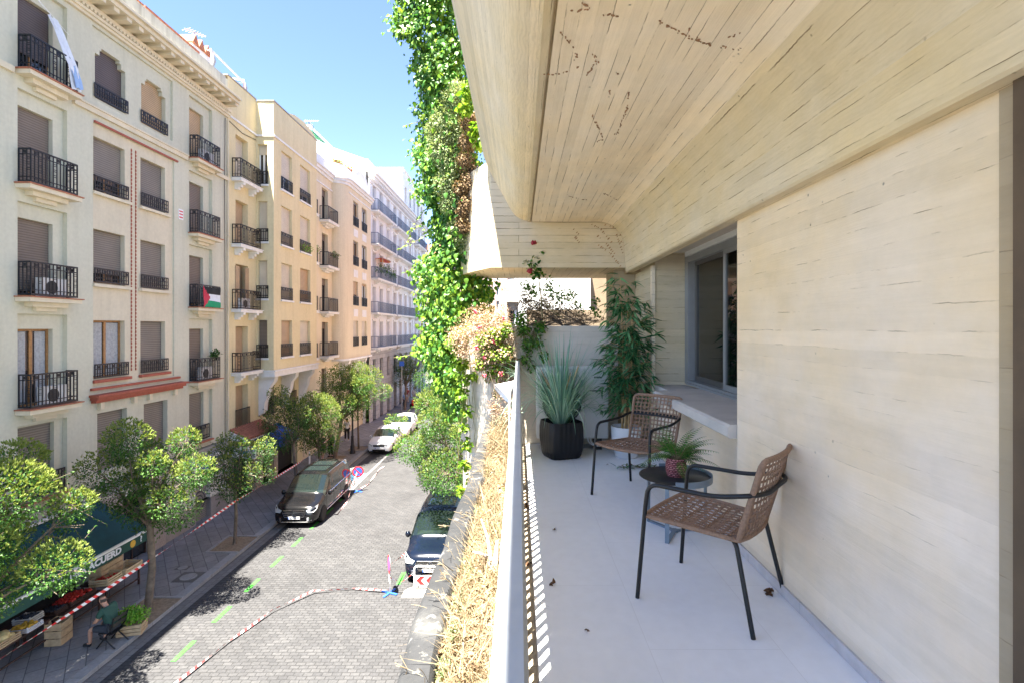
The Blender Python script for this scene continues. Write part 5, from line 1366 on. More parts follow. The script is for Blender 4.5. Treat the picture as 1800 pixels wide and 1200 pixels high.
# dentist sign
dsn = thing('dental_sign', 'small white projecting wall sign with blue lettering above the graffitied roller door', 'sign', (XF+.1, 23.8, 2.85))
b_ = MB(); fbox(b_, fr, 22.75, 24.75, 2.42, 3.0, .052, .2); b_.build('sign_box', M['alu_white'], dsn, world=True)
MX = Matrix(((0,0,1,0),(1,0,0,0),(0,1,0,0),(0,0,0,1)))
def on_x(X, Y, Z, s=None): return Matrix.Translation((X-s.x, Y-s.y, Z-s.z) if s is not None else (X, Y, Z)) @ MX
text_mesh('DENTAL', .26, M['sign_text'], dsn, on_x(XF+.204, 23.45, 2.76, dsn.location), bold=.006)
q = MB(); fbox(q, fr, 24.0, 24.6, 2.70, 2.84, .2, .206); fbox(q, fr, 23.2, 24.35, 2.50, 2.6, .2, .206); q.build('blue_band', M['sign_text'], dsn, world=True)
# numbered emblem tile
em = thing('wall_plaque', 'small white and red plaque on the plain wall between the panel and the flag balcony', 'plaque', (XF, 21.95, 13.6))
q = MB(); fbox(q, fr, 21.98, 22.28, 13.38, 13.82, .003, .02); q.build('plate', M['white'], em, world=True)
q = MB()
for z in (13.45, 13.58, 13.70): fbox(q, fr, 22.01, 22.25, z, z+.05, .02, .024)
q.build('red_band', M['red'], em, world=True)

# ---------------------------------------------------------------- building B: yellow render with a square bay
B = thing('apartment_house', 'straw-yellow apartment house with a square projecting bay on stone brackets', 'apartment building', (XF, 30, 0))
XB = -13.35; yb0, yb1 = 28.5, 34.55
rows = [(16.62, 18.8), (13.5, 15.7), (10.4, 12.48), (7.2, 9.25)]
hB = [(26.42, 27.62, z-.0, z+2.3, .3) for z in (16.3, 13.0, 9.75, 6.6)]+[(26.42, 27.62, 3.75, 5.9, .3)]
ub = [(29.3, 30.6, 3.9, 6.05, .3), (32.2, 33.4, 3.9, 6.05, .3)]
wall_grid(MB(), fr, 25.7, yb0, .1, 21.2, hB+[(26.2, 28.2, .12, 2.7, .4)]).build('wall', M['pl_yellow'], B, world=True)
fbx = FX(XB); fby = FY(yb0)
hF = [(29.42, 30.8, a, b_, .16) for a, b_ in rows]+[(31.95, 33.45, a, b_, .16) for a, b_ in rows]
hS = [(-14.2, -13.7, a+.0, b_, .16) for a, b_ in rows]
bayw = wall_grid(MB(), fbx, yb0, yb1, 6.5, 21.15, hF); wall_grid(bayw, fby, XF, XB, 6.5, 21.15, hS)
bayw.box(XF, XB-.001, yb1-.15, yb1, 6.5, 21.15)
bayw.add([(XF, yb0, 6.45), (XB, yb0, 6.45), (XB, yb1, 6.45), (XF, yb1, 6.45)], [(0,1,2,3)])
bay = bayw.build('bay', M['pl_yellow'], B, world=True)
wall_grid(MB(), fr, yb0, yb1, .1, 6.5, ub+[(29.2, 30.4, .12, 2.8, .4), (31.0, 33.8, .12, 2.8, .4)]).build('lower_wall', M['pl_yellow'], B, world=True)
vol(B, XF-9, XF-.45, 25.71, 34.5, .1, 20.6, 'core', M['pl_yellow'])
kinds = ['shutter_cream', 'shutter_cream', 'shutter_cream', 'shutter_wood', 'shutter_cream', 'shutter_cream', 'shutter_tan', 'shutter_cream']
for k, h in enumerate(hF):
    window(B, fbx, h, -.16, kinds[k], .62 if k == 0 else (.82 if k == 4 else 1), 'alu_white'); guard(B, fbx, h[0]-.04, h[1]+.04, h[2]+.02, h[2]+.72, .02, 'iron_brown')
    s_ = MB(); fbox(s_, fbx, h[0]-.1, h[1]+.1, h[2]-.1, h[2]-.001, 0, .1); s_.build('sill', M['trim_white'], B, world=True)
for k, h in enumerate(hS):
    window(B, fby, h, -.16, ['shutter_cream', 'shutter_cream', 'shutter_cream', 'shutter_brown'][k], .25 if k == 0 else 1, 'alu_white'); guard(B, fby, h[0]-.05, h[1]+.05, h[2]+.02, h[2]+.72, .03, 'iron_brown')
    s_ = MB(); fbox(s_, fby, h[0]-.08, h[1]+.08, h[2]-.1, h[2]-.001, 0, .1); s_.build('sill', M['trim_white'], B, world=True)
for k, h in enumerate(hB):
    window(B, fr, h, -.3, 'shutter_wood' if k else 'shutter_cream', 1, 'trim_cream')
    if k < 4: balcony(B, fr, 26.1, 28.1, h[2], .42, 'iron_brown', 'trim_white', 'trim_white', 1.0, 'bracket', True, .13)
    else: guard(B, fr, 26.35, 27.7, 3.6, 4.7, .06, 'iron_brown', False)
for z in (9.75,):
    q = MB()
    for u in (26.36, 27.3): fbox(q, fr, u, u+.36, z+.05, z+2.2, .005, .04)
    q.build('open_shutter', M['shutter_wood'], B, world=True)
for h in ub: window(B, fr, h, -.3, 'shutter_wood', .7, 'wood_win'); guard(B, fr, h[0]-.1, h[1]+.1, 3.9, 4.9, .06, 'iron_brown', False)
mo = MB(); fbox(mo, fr, 25.72, yb0, 19.22, 19.32, 0, .08); fbox(mo, fbx, yb0-.06, yb1, 19.22, 19.32, 0, .08); fbox(mo, fby, XF, XB, 19.22, 19.32, 0, .06)
mo.build('string_course', M['trim_white'], B, world=True)
mo = MB(); fbox(mo, fbx, yb0-.1, yb1+.05, 6.18, 6.45, -1, .10); fbox(mo, fbx, yb0-.16, yb1+.1, 6.451, 6.53, -.98, .16); mo.build('bay_base_moulding', M['trim_white'], B, world=True)
for u in (28.75, 31.5, 34.0):
    m_ = MB(); prof = [(XF, 6.18), (XB-.05, 6.18), (XB-.1, 5.9), (XB-.35, 5.6), (XB-.42, 5.2), (XB-.62, 4.7), (XB-.66, 4.2), (XF, 4.0)]
    m_.prism(prof, 'y', u, u+.42); m_.build('bay_bracket', M['trim_white'], B, 40, world=True)
cp = MB(); fbox(cp, fr, 25.65, yb0-.03, 21.2, 21.26, -.4, .04); fbox(cp, fbx, yb0-.04, yb1+.02, 21.15, 21.21, -.5, .04); fbox(cp, fby, XF+.05, XB-.05, 21.15, 21.21, -.3, .03)
cp.build('parapet_coping', M['stone_dark'], B, world=True)
hp = MB(); hp.prism([(30.2, 21.211), (34.5, 21.211), (33.9, 21.5), (32.6, 21.62), (31.2, 21.5)], 'x', XB-.4, XB-.02); hp.build('parapet_hump', M['pl_yellow'], B, world=True)
tc = MB(); tc.prism([(XF, 3.75), (XF+.95, 3.32), (XF+.95, 3.22), (XF, 3.3)], 'y', 25.75, 28.9)
tl = tc.build('tiled_canopy', M['trim_white'], B, world=True)
q = MB()
for k in range(15):
    y = 25.8+.208*k; q.tube([(XF+.02, y+.1, 3.79), (XF+1.0, y+.1, 3.35)], .075, 7)
q.build('roof_tiles', M['terra'], tl, 50, world=True)
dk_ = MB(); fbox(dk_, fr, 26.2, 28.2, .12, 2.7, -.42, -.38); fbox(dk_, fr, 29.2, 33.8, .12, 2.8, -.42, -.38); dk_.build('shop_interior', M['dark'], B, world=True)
for u0, u1 in ((25.75, 26.15), (28.25, 29.15), (30.45, 30.95)):
    pl_ = MB(); fbox(pl_, fr, u0, u1, .1, 3.0, .001, .06); pl_.build('stone_pier', M['stone_dark'], B, world=True)
ba_ = thing('blue_awning', 'blue canvas shop awning half hidden by the dark tree', 'awning', (XF, 30, 3))
q = MB(); q.prism([(XF+.02, 3.25), (XF+1.3, 2.55), (XF+1.3, 2.3), (XF+1.27, 2.3), (XF+1.27, 2.52), (XF+.02, 3.2)], 'y', 27.4, 31.0); q.build('canvas', M['awning_blue'], ba_, world=True)
sg = thing('white_shop_sign', 'white framed shop sign board under the tiled canopy, partly behind leaves', 'sign', (XF+.8, 26, 2.6))
q = MB(); fy_ = FY(25.95); q.box(XF+.1, XF+1.25, 25.95, 26.03, 2.35, 2.95); q.build('board', M['alu_white'], sg, world=True)
q = MB(); q.box(XF+.5, XF+.85, 25.935, 25.949, 2.6, 2.78); q.build('lettering', plain('teal_lettering', (.03,.2,.2)), sg, world=True)

# ---------------------------------------------------------------- building C: cream with a rounded bay
C = thing('apartment_house', 'cream apartment house with a round-cornered bay and a white terrace parapet', 'apartment building', (XF, 41, 0))
XC = -13.35
hC1 = [(38.0, 39.2, z, z+2.45, .25) for z in (16.6, 13.3, 10.0, 6.8)]+[(37.9, 38.9, 3.8, 5.9, .2)]
hC0 = [(35.0, 35.7, z, z+2.2, .2) for z in (16.6, 13.3, 10.0, 6.8)]
wall_grid(MB(), fr, 34.55, 40.0, .1, 19.9, hC1+hC0).build('wall', M['pl_yellow2'], C, world=True)
fcx = FX(XC)
rowsC = [(17.1, 19.1), (13.9, 15.9), (10.65, 12.6), (7.35, 9.4)]
hC = [(42.2, 43.5, a, b_, .15) for a, b_ in rowsC]+[(44.5, 45.9, a, b_, .15) for a, b_ in rowsC]
w_ = wall_grid(MB(), fcx, 41.1, 47.2, 6.6, 19.9, hC)
arcp = [(XF+.95*math.sin(a), 40.0+1.1*(1-math.cos(a))) for a in [R(x) for x in range(0, 91, 10)]]
for (xa, ya), (xb, yb) in zip(arcp[:-1], arcp[1:]): w_.add([(xa, ya, 6.6), (xb, yb, 6.6), (xb, yb, 19.9), (xa, ya, 19.9)], [(0,1,2,3)])
w_.prism(arcp+[(XC, 47.2), (XF, 47.2)], 'z', 6.45, 6.599)
w_.build('bay', M['pl_yellow2'], C, 30, world=True)
wall_grid(MB(), fr, 40.0, 48, .1, 6.6, [(42, 43.2, 3.8, 5.9, .2), (45, 46.2, 3.8, 5.9, .2)]).build('lower_wall', M['pl_yellow2'], C, world=True)
wall_grid(MB(), fr, 47.2, 48, 6.6, 19.9, []).build('end_wall', M['pl_yellow2'], C, world=True)
vol(C, XF-9, XF-.4, 34.6, 47.9, .1, 19.6, 'core', M['pl_yellow2'])
for k, h in enumerate(hC):
    window(C, fcx, h, -.15, ['shutter_grey', 'shutter_grey', 'shutter_tan', 'shutter_cream'][k % 4], [.1, .1, .55, 1][k % 4] if k < 4 else [.15, .1, .1, .9][k % 4], 'wood_win' if k < 4 else 'alu_white'); guard(C, fcx, h[0]-.05, h[1]+.05, h[2], h[2]+.75, .03, 'iron_brown', False)
for h in hC:
    if h[2] < 17: pw_ = MB(); fbox(pw_, fcx, h[0]+.1, h[1]-.1, h[3]+.35, h[3]+.95, .001, .02); pw_.build('white_panel', M['trim_white'], C, world=True)
for k, h in enumerate(hC1):
    window(C, fr, h, -.25, 'shutter_brown', .2 if k < 4 else 1, 'dark_wood')
    if k < 4: balcony(C, fr, 37.6, 39.6, h[2], .6, 'iron_brown', 'trim_white', 'trim_white', 1.0, 'corbel', False, .13)
for h in hC0: window(C, fr, h, -.2, 'shutter_cream', .5, 'alu_white'); balcony(C, fr, 34.75, 35.9, h[2], .5, 'iron_brown', 'trim_white', 'trim_white', 1.0, 'corbel', False, .13)
arco = lambda o: [(XF+(.95+o)*math.sin(a), 40.0-o*.6+(1.1+o*.6)*(1-math.cos(a))) for a in [R(x) for x in range(0, 91, 10)]]
cn = MB(); cn.prism(arco(.1)+[(XC+.1, 47.3), (XF-.2, 47.3), (XF-.2, 40.0)], 'z', 6.3, 6.449); cn.build('bay_base_moulding', M['trim_white'], C, 30, world=True)
cn = MB()
for (z0, z1, o) in ((19.9, 20.1, .12), (20.101, 20.3, .25), (20.301, 20.42, .36)):
    cn.prism(arco(o)+[(XC+o, 47.3), (XF-.2, 47.3), (XF-.2, 40.0)], 'z', z0, z1)
cn.build('cornice', M['trim_white'], C, 30, world=True); cn = MB()
for (z0, z1, o) in ((19.9, 20.1, .12), (20.101, 20.3, .25), (20.301, 20.42, .36)): cn.box(XF-.2, XF+o, 34.6, 39.8, z0, z1)
cn.build('cornice', M['trim_white'], C, 30, world=True)
cn = MB(); fbox(cn, fr, 34.6, 40.0, 19.2, 19.3, 0, .06); cn.build('string_course', M['trim_white'], C, world=True)
cn = MB(); fbox(cn, fcx, 41.1, 47.2, 19.4, 19.5, 0, .05); cn.build('string_course', M['trim_white'], C, world=True)
pa = MB(); pa.box(XF-.3, XF-.05, 34.7, 40.0, 20.421, 21.3); pa.prism([(x-.3, y) for x, y in arcp]+[(XC-.5, 41.1), (XF-.5, 40.0)], 'z', 20.421, 21.5)
pa.box(XC-.5, XC-.2, 41.101, 43.0, 20.421, 21.45)
pa.prism([(43.0, 20.421), (47.2, 20.421), (47.2, 21.3), (46.4, 21.9), (45.1, 22.25), (43.8, 21.9), (43.0, 21.5)], 'x', XC-.45, XC-.15)
pa.build('terrace_parapet', M['pl_bright'], C, 30, world=True)
vol(C, XF-8, XF-2.2, 35.5, 47.9, 20.0, 23.0, 'penthouse', M['pl_bright'])
for u in (41.6, 44.0, 46.2):
    m_ = MB(); m_.prism([(XF, 6.44), (XC-.05, 6.44), (XC-.2, 6.0), (XC-.6, 5.3), (XF, 4.9)], 'y', u, u+.4); m_.build('bay_bracket', M['trim_white'], C, 40, world=True)
ga = thing('roof_awning', 'small green folded terrace awning on the cream house roof', 'awning', (XF-.8, 36.5, 21.9))
q = MB(); q.prism([(XF-1.6, 23.3), (XF+.15, 22.35), (XF+.15, 22.25), (XF-1.6, 23.2)], 'y', 35.9, 38.2); q.build('canvas', plain('bright_green_canvas', (.01,.25,.14)), ga, world=True)
q = MB(); q.tube([(XF-.1, 35.9, 21.3), (XF-.1, 35.9, 22.9), (XF-.1, 36.6, 22.9), (XF-.1, 36.6, 21.3)], .03, 6); q.build('frame', M['iron'], ga, 60, world=True)
rf = thing('terrace_plants', 'row of small potted plants along the white curved terrace parapet', 'potted plants', (XF+.5, 41, 21.5))
cs = [(XF+.15+.1*k, 40.3+.45*k, 21.72) for k in range(6)]
q = MB()
for c_ in cs: q.lathe([(.12, 0), (.17, .22)], 10, (c_[0], c_[1], 21.45 if c_[1] > 41.2 else 21.5))
q.build('pots', M['terra'], rf, 50, world=True)['kind'] = 'stuff'
clump('leaves', [M['leaf_bright'], M['leaf_pink']], rf, cs, [.28, .2, .3, .2, .25, .2], 500, .12, .5, 'rhomb', .5, .7, mi=(RNG.random(500) < .25))

# ---------------------------------------------------------------- building D: long white house with continuous balconies
Dd_ = thing('apartment_house', 'long cool-white apartment house with grey iron balconies and a grey stone base', 'apartment building', (-13.8, 60, 0))
XD = -13.8; fd = FX(XD)
cols = [(49.3, 50.4), (51.8, 53.0), (54.6, 55.7), (57.5, 58.8), (60.2, 61.4), (63.0, 64.1), (65.7, 66.8), (69.2, 70.3), (71.6, 72.7), (74.0, 75.1)]
grp = [(48.9, 56.1), (57.0, 67.3), (68.7, 75.6)]
sl = [19.85, 16.7, 13.5, 10.25, 7.0]
hD = [(a, b_, z, z+2.45, .22) for z in sl for a, b_ in cols]+[(a, b_, 3.9, 5.9, .22) for a, b_ in cols]
wall_grid(MB(), fd, 48, 77, 6.6, 23.2, [h for h in hD if h[2] > 6.6]).build('wall', M['pl_cool'], Dd_, world=True)
wall_grid(MB(), FX(XD+.06), 48, 77, .1, 6.6, [h for h in hD if h[2] < 6.6]+[(a, b_, .12, 2.9, .3) for a, b_ in cols]).build('stone_base', M['rustic'], Dd_, world=True)
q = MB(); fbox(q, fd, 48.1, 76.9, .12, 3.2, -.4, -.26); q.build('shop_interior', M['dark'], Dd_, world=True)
vol(Dd_, XD-4.5, XD-.26, 48, 77, .1, 23.2, 'core', M['pl_bright'])
sw = MB(); sw.prism([(XD-.3, .1), (XD-.3, 24.3), (XD-2.3, 25.0), (XD-4, 25.6), (XD-5.2, 25.6), (XD-5.2, 27.5), (XD-9, 27.0), (XD-9, .1)], 'y', 47.93, 47.999+.25); sw.build('party_wall', M['pl_bright'], Dd_, world=True)
vol(Dd_, XD-9, XD-5.2, 48.25, 60, 18, 27.3, 'rear_block', M['pl_bright'])
for h in hD:
    window(Dd_, fd, h, -.22, 'shutter_grey', 0, 'iron_grey')
for h in hD:
    hm = MB()
    if abs(h[2]-19.85) < .1:
        uc = (h[0]+h[1])/2; n_ = 7
        for i in range(n_):
            a0_, a1_ = math.pi*i/n_, math.pi*(i+1)/n_
            hm.add([fd(uc+r*math.cos(a), h[3]-.05+r*.9*math.sin(a), d) for r, a, d in ((.56, a0_, .0), (.72, a0_, .0), (.72, a1_, .0), (.56, a1_, .0), (.56, a0_, .09), (.72, a0_, .09), (.72, a1_, .09), (.56, a1_, .09))], [(4,5,6,7), (0,1,5,4), (1,2,6,5), (2,3,7,6), (3,0,4,7)])
    elif h[2] > 6.6: fbox(hm, fd, h[0]-.12, h[1]+.12, h[3]+.05, h[3]+.2, 0, .1); 
    if h[2] > 6.6:
        fbox(hm, fd, h[0]-.14, h[0]-.02, h[2], h[3]+.049, 0, .06); fbox(hm, fd, h[1]+.02, h[1]+.14, h[2], h[3]+.049, 0, .06); hm.build('window_surround', M['trim_white'], Dd_, world=True)
for z in sl:
    for a, b_ in grp:
        balcony(Dd_, fd, a, b_, z, .62, 'iron_grey', 'pl_bright', 'trim_white', 1.05, 'bracket', False, .16)
for u in (48.0, 56.35, 67.8, 76.4):
    pi_ = MB(); fbox(pi_, fd, u, u+.5, 6.7, 22.2, 0, .08); pi_.build('pilaster', M['trim_white'], Dd_, world=True)
cn = MB(); fbox(cn, fd, 48, 77.2, 22.3, 22.5, 0, .12)
for k in range(48): fbox(cn, fd, 48.1+.6*k, 48.1+.6*k+.3, 22.501, 22.75, 0, .5)
fbox(cn, fd, 47.9, 77.3, 22.751, 22.95, 0, .65); fbox(cn, fd, 47.9, 77.3, 22.951, 23.1, 0, .85)
cn.build('cornice', M['pl_cool'], Dd_, world=True)
cn = MB(); fbox(cn, fd, 48, 62, 23.2, 24.3, -.3, -.0); cn.build('parapet', M['pl_cool'], Dd_, world=True)
cn = MB(); fbox(cn, fd, 48, 77.1, 6.601, 6.8, 0, .16); cn.build('string_course', M['pl_cool'], Dd_, world=True)
hE = [(63.6+2.6*k, 64.6+2.6*k, 23.9, 26.0, .2) for k in range(5)]
at = wall_grid(MB(), FX(XD-.05), 62.3, 77, 23.2, 27.7, hE); at.box(XD-3.2, XD-.3, 62.31, 77, 23.2, 27.69)
at.add([(XD-3.2, 62.3, 23.2), (XD-.05, 62.3, 23.2), (XD-.05, 62.3, 27.7), (XD-3.2, 62.3, 27.7)], [(0,1,2,3)]); at.box(XD-3.3, XD+.1, 62.2, 77.1, 27.701, 27.9)
at.build('attic', M['pl_bright'], Dd_, world=True)
for h in hE: window(Dd_, FX(XD-.05), h, -.2, 'shutter_grey', .3, 'iron_grey')
# parasol and plants on one of its balconies
ps = thing('balcony_parasol', 'striped red and orange parasol over plants on a white-house balcony', 'parasol', (XD+.35, 51.5, 13.5))
q = MB(); n_ = 10
q.add([(XD+.35, 51.7, 15.75)]+[(XD+.35+.7*math.cos(2*math.pi*k/n_), 51.7+1.9*math.sin(2*math.pi*k/n_), 15.45) for k in range(n_)], [(0, 1+k, 1+(k+1) % n_) for k in range(n_)])
q.m = [k % 2 for k in range(n_)]; q.build('canopy', [M['fruit_red'], plain('orange_canvas', (.6,.22,.05))], ps, world=True)
MB().tube([(XD+.35, 51.7, 13.5), (XD+.35, 51.7, 15.74)], .03, 6).build('pole', M['white'], ps, 60, world=True)
pt_ = thing('balcony_plants', 'lush green plants overflowing the white-house balcony under the parasol', 'potted plants', (XD+.4, 53, 13.6))
clump('leaves', M['leaf_tree'], pt_, [(XD+.5, 50, 14.4), (XD+.6, 52, 14.6), (XD+.6, 54, 14.5), (XD+.5, 55.3, 14.3)], [.5, .55, .55, .4], 900, .14, .5, 'rhomb')['kind'] = 'stuff'
# ---------------------------------------------------------------- far end and right hand neighbours
Fh = thing('far_house', 'far pinkish brick house with a tiled roof closing the street', 'apartment building', (-13, 112, 0))
fh = FY(112); hF_ = [(-18+2.2*k, -17+2.2*k, 3+3.2*r, 5+3.2*r, .2) for k in range(9) for r in range(6)]
wall_grid(MB(), fh, -20, 0, .1, 24, hF_).build('wall', M['brick_pink'], Fh, world=True)
vol(Fh, -19.9, -.1, 112.3, 122, .1, 23.9, 'core', M['pl_white'])
q = MB(); q.prism([(111, 24.01), (123, 24.01), (117, 27.5)], 'x', -20.5, .5); q.build('roof', M['terra'], Fh, world=True)
for h in hF_[::1]: window(Fh, fh, h, -.2, 'shutter_grey', .3, 'alu_white')
Nh = thing('neighbour_house', 'sunlit white neighbouring wall seen through the gap above the end trough', 'building', (1.5, 14, 0))
q = MB(); q.box(-.02, 1.85, 13.5, 15.5, 0, 11.2); q.build('wall', M['pl_bright'], Nh, world=True)
q = MB(); q.box(1.86, 5, 14.4, 17, 0, 12); q.box(.2, 3.2, 12.9, 13.2, 0, 9.25); q.build('beige_wall', plaster('warm_beige_wall', (.27,.205,.14)), Nh, world=True)
Rh = thing('brick_house', 'pink brick house on the near side glimpsed past the creeper', 'building', (2.2, 27, 0))
q = wall_grid(MB(), FY(24), -.9, 6, .1, 22, [(-.55+1.5*k, .25+1.5*k, 8+3*r, 10+3*r, .2) for k in range(4) for r in range(4)]); q.box(-.88, 6, 24.25, 60, .1, 21.9)
q.build('wall', M['brick_pink'], Rh, world=True)
for k in range(4):
    for r in range(4): window(Rh, FY(24), (-.55+1.5*k, .25+1.5*k, 8+3*r, 10+3*r), -.2, 'shutter_grey', .2, 'alu_white')
# ---------------------------------------------------------------- roof clutter
def antenna(lab, x, y, z, h, rot):
    t_ = thing('tv_antenna', lab, 'antenna', (x, y, z), rot, 'roof antennas')
    MB().tube([(0, 0, 0), (0, 0, h)], .035, 6).build('mast', M['steel'], t_, 60)
    q = MB(); q.tube([(-.5, 0, h-.05), (.6, 0, h+.12)], .028, 5)
    for k in range(7): xx = -.4+.15*k; q.tube([(xx, -.28+.02*k, h-.03+.02*k), (xx, .28-.02*k, h-.03+.02*k)], .016, 4)
    q.build('aerial', M['steel'], t_, 60)
antenna('thin television aerial on the grey parapet at the left above the modillion cornice', XF-1.2, 25.0, 20.4, 2.5, R(70))
antenna('small television aerial on the flat roof behind the yellow bay', XF-2, 41.0, 23.0, 2.0, R(20))
pg = thing('roof_pergola', 'white metal awning frame with folded canvas on the roof beside the parapet', 'pergola', (XF-.8, 25.5, 21))
q = MB(); z0_ = 20.6
for y in (25.2, 28.2):
    q.bar((XF-.5, y, z0_), (XF-.5, y, 22.15), .06, .06); q.bar((XF-.5, y, 22.15), (XF-1.5, y, 22.3), .05, .07)
q.bar((XF-.5, 25.1, 22.18), (XF-.5, 28.3, 22.0), .06, .08); q.bar((XF-1.5, 25.1, 22.3), (XF-1.5, 28.3, 22.2), .06, .08); q.bar((XF-.5, 26.6, 21.3), (XF-.5, 28.1, 21.95), .03, .03)
q.build('frame', M['alu_white'], pg, world=True)
q = MB()
for y in (25.22, 28.15): q.tube([(XF-.45, y, 22.0), (XF-.42, y+.03, 21.7), (XF-.46, y, 21.3)], [.06, .11, .05], 7)
q.build('folded_canvas', plain('faded_grey_canvas', (.30,.29,.29)), pg, 60, world=True)
ch_ = thing('roof_chimney', 'white roof hut with small terracotta tiled caps beside the pergola', 'chimney', (XF-1.6, 25, 20.5))
MB().box(XF-1.9, XF-.8, 24.2, 25.6, 20.4, 22.0).build('stack', M['pl_bright'], ch_, world=True)
q = MB()
for k in range(3): y = 24.35+.48*k; q.prism([(y-.26, 22.001), (y+.22, 22.001), (y-.02, 22.45)], 'x', XF-2.0, XF-.7)
q.build('tiled_cap', M['terra'], ch_, world=True)
rt = thing('roof_slope', 'low red tiled roof edge behind the parapet beneath the pergola', 'roof', (XF-1, 27, 21))
q = MB(); q.prism([(XF-.45, 21.3), (XF-3, 22.6), (XF-3, 22.4), (XF-.45, 21.15)], 'y', 26.0, 28.4); q.build('tiles', M['terra'], rt, world=True)

for lab, x, y, z0_, z1_ in (('grey downpipe running down the joint between the pale and the yellow house', XF+.07, 25.62, .3, 19.0), ('grey downpipe beside the rounded bay of the cream house', XF+.07, 34.68, .3, 19.8), ('grey downpipe at the corner of the long white house', XD+.08, 48.15, .3, 22)):
    t_ = thing('downpipe', lab, 'pipe', (x, y, z0_), 0, 'downpipes'); q = MB(); q.tube([(0, 0, 0), (0, 0, z1_-z0_)], .035, 8); q.build('pipe', M['trim_cream'], t_, 60)
    for k in range(6): MB().box(-.07, .045, -.045, .045, 1+k*3, 1.05+k*3).build('clip', M['trim_cream'], t_)
for lab, pts in (('thin dark cable sagging along the pale house above the shop ledge', [(XF+.14, 12, 3.55), (XF+.14, 16, 3.47), (XF+.14, 20, 3.52), (XF+.14, 25.6, 3.45)]), ('thin cable running up the joint of the pale house', [(XF+.05, 25.4, 3.5), (XF+.05, 25.4, 9), (XF+.05, 25.35, 16), (XF+.05, 25.4, 19)]), ('thin cable crossing the yellow house above its recessed column', [(XF+.03, 25.8, 19.0), (XF+.03, 27, 18.85), (XF+.03, 28.4, 19.0)])):
    t_ = thing('facade_cable', lab, 'cable', pts[0], 0, 'facade cables'); MB().tube(pts, .016, 5).build('cable', M['iron'], t_, 60, world=True)
# ---------------------------------------------------------------- things on the balconies
fl = thing('flag', 'black white green and red flag draped over a balcony railing', 'flag', (XF+.4, 23.4, 10.3))
nu, nv = 20, 12; q = MB()
y0_, y1_, z0_, z1_ = 23.05, 24.38, 9.70, 10.66
for j in range(nv+1):
    for i in range(nu+1):
        u, v = i/nu, j/nv
        q.v.append((XF+.36+.035+.018*math.sin(u*11+v*3)+.02*(1-v)+.012*math.sin(v*9), y0_+(y1_-y0_)*u+.02*math.sin(v*6), z0_+(z1_-z0_)*v+.05*math.sin(u*3.1+.4)*(1-v)-.03*u*(1-v)-.06*math.sin(u*math.pi)*v*.6))
for j in range(nv):
    for i in range(nu):
        u, v = (i+.5)/nu, (j+.5)/nv; a = j*(nu+1)+i
        q.f.append((a, a+1, a+nu+2, a+nu+1)); q.m.append(3 if u < .44*(1-abs(2*v-1)) else (2 if v < .36 else (1 if v < .66 else 0)))
q.build('cloth', [M['cloth_black'], M['cloth_white'], M['flag_green'], M['flag_red']], fl, 60, world=True, fixn=False)
cl = thing('hanging_cloth', 'white cloth hung from cords over the topmost left balcony rail', 'cloth', (XF+.4, 16.2, 17.4))
def sheet_cloth(mb, path, wdir, n=6):
    wdir = Vector(wdir); b = len(mb.v)
    for i, p in enumerate(path):
        for k in range(n+1): mb.v.append(tuple(Vector(p)+wdir*(k/n-.5)+Vector((.03*math.sin(k*2.1+i), 0, .02*math.sin(k*1.7+i*2)))))
    for i in range(len(path)-1):
        for k in range(n): a = b+i*(n+1)+k; mb.f.append((a, a+1, a+n+2, a+n+1)); mb.m.append(0)
q = MB(); sheet_cloth(q, [(XF+.05, 16.0, 18.3), (XF+.18, 16.05, 17.9), (XF+.36, 16.15, 17.25), (XF+.47, 16.25, 16.9), (XF+.44, 16.38, 16.45), (XF+.46, 16.42, 16.25)], (.02, .34, .02)); q.build('cloth', M['cloth_white'], cl, 60, world=True, fixn=False)
q = MB(); sheet_cloth(q, [(XF+.44, 16.27, 16.96), (XF+.50, 16.36, 16.55), (XF+.50, 16.42, 16.3)], (.02, .26, .02)); q.build('blue_hem', M['cloth_blue'], cl, 60, world=True, fixn=False)
q = MB(); q.tube([(XF-.1, 14.95, 18.9), (XF+.2, 15.9, 18.2)], .01, 4); q.tube([(XF+.05, 15.9, 18.35), (XF+.42, 16.25, 17.1)], .01, 4); q.tube([(XF-.1, 15.1, 18.9), (XF+.02, 16.6, 18.1)], .01, 4); q.build('cord', M['white'], cl, 60, world=True)
def acu(lab, u, z, w_=.8, X=XF):
    t_ = thing('air_conditioner', lab, 'air conditioner', (X+.14, u, z), 0, 'air conditioners on the balconies')
    o = MB().box(-.11, .11, -w_/2, w_/2, .03, .58).build('casing', M['ac_white'], t_); MB().lathe([(0, .112), (.2, .112), (.2, .118), (0, .118)], 16, (0, -.1, .3), ax='x').build('fan_opening', M['fan_black'], t_)
acu('offwhite air conditioner on the second balcony down at the left, beside bottles', 15.85, SL[2]); acu('offwhite air conditioner on the balcony of the curtained wooden window', 15.9, SL[3])
acu('offwhite air conditioner on the flag balcony column, lowest slab', 23.6, SL[3]); acu('offwhite air conditioner on the topmost right balcony of the pale house', 23.7, SL[0])
acu('offwhite air conditioner between the open louvres on the yellow house', 27.0, 9.75)
q = thing('balcony_plant', 'small dark potted plant on the lowest right balcony rail of the pale house', 'potted plant', (XF+.3, 24.1, 7.5))
clump('leaves', M['leaf_tree2'], q, [(XF+.3, 24.15, 7.62), (XF+.3, 23.95, 7.55)], [.2, .16], 160, .12, .4, 'lance', .5)
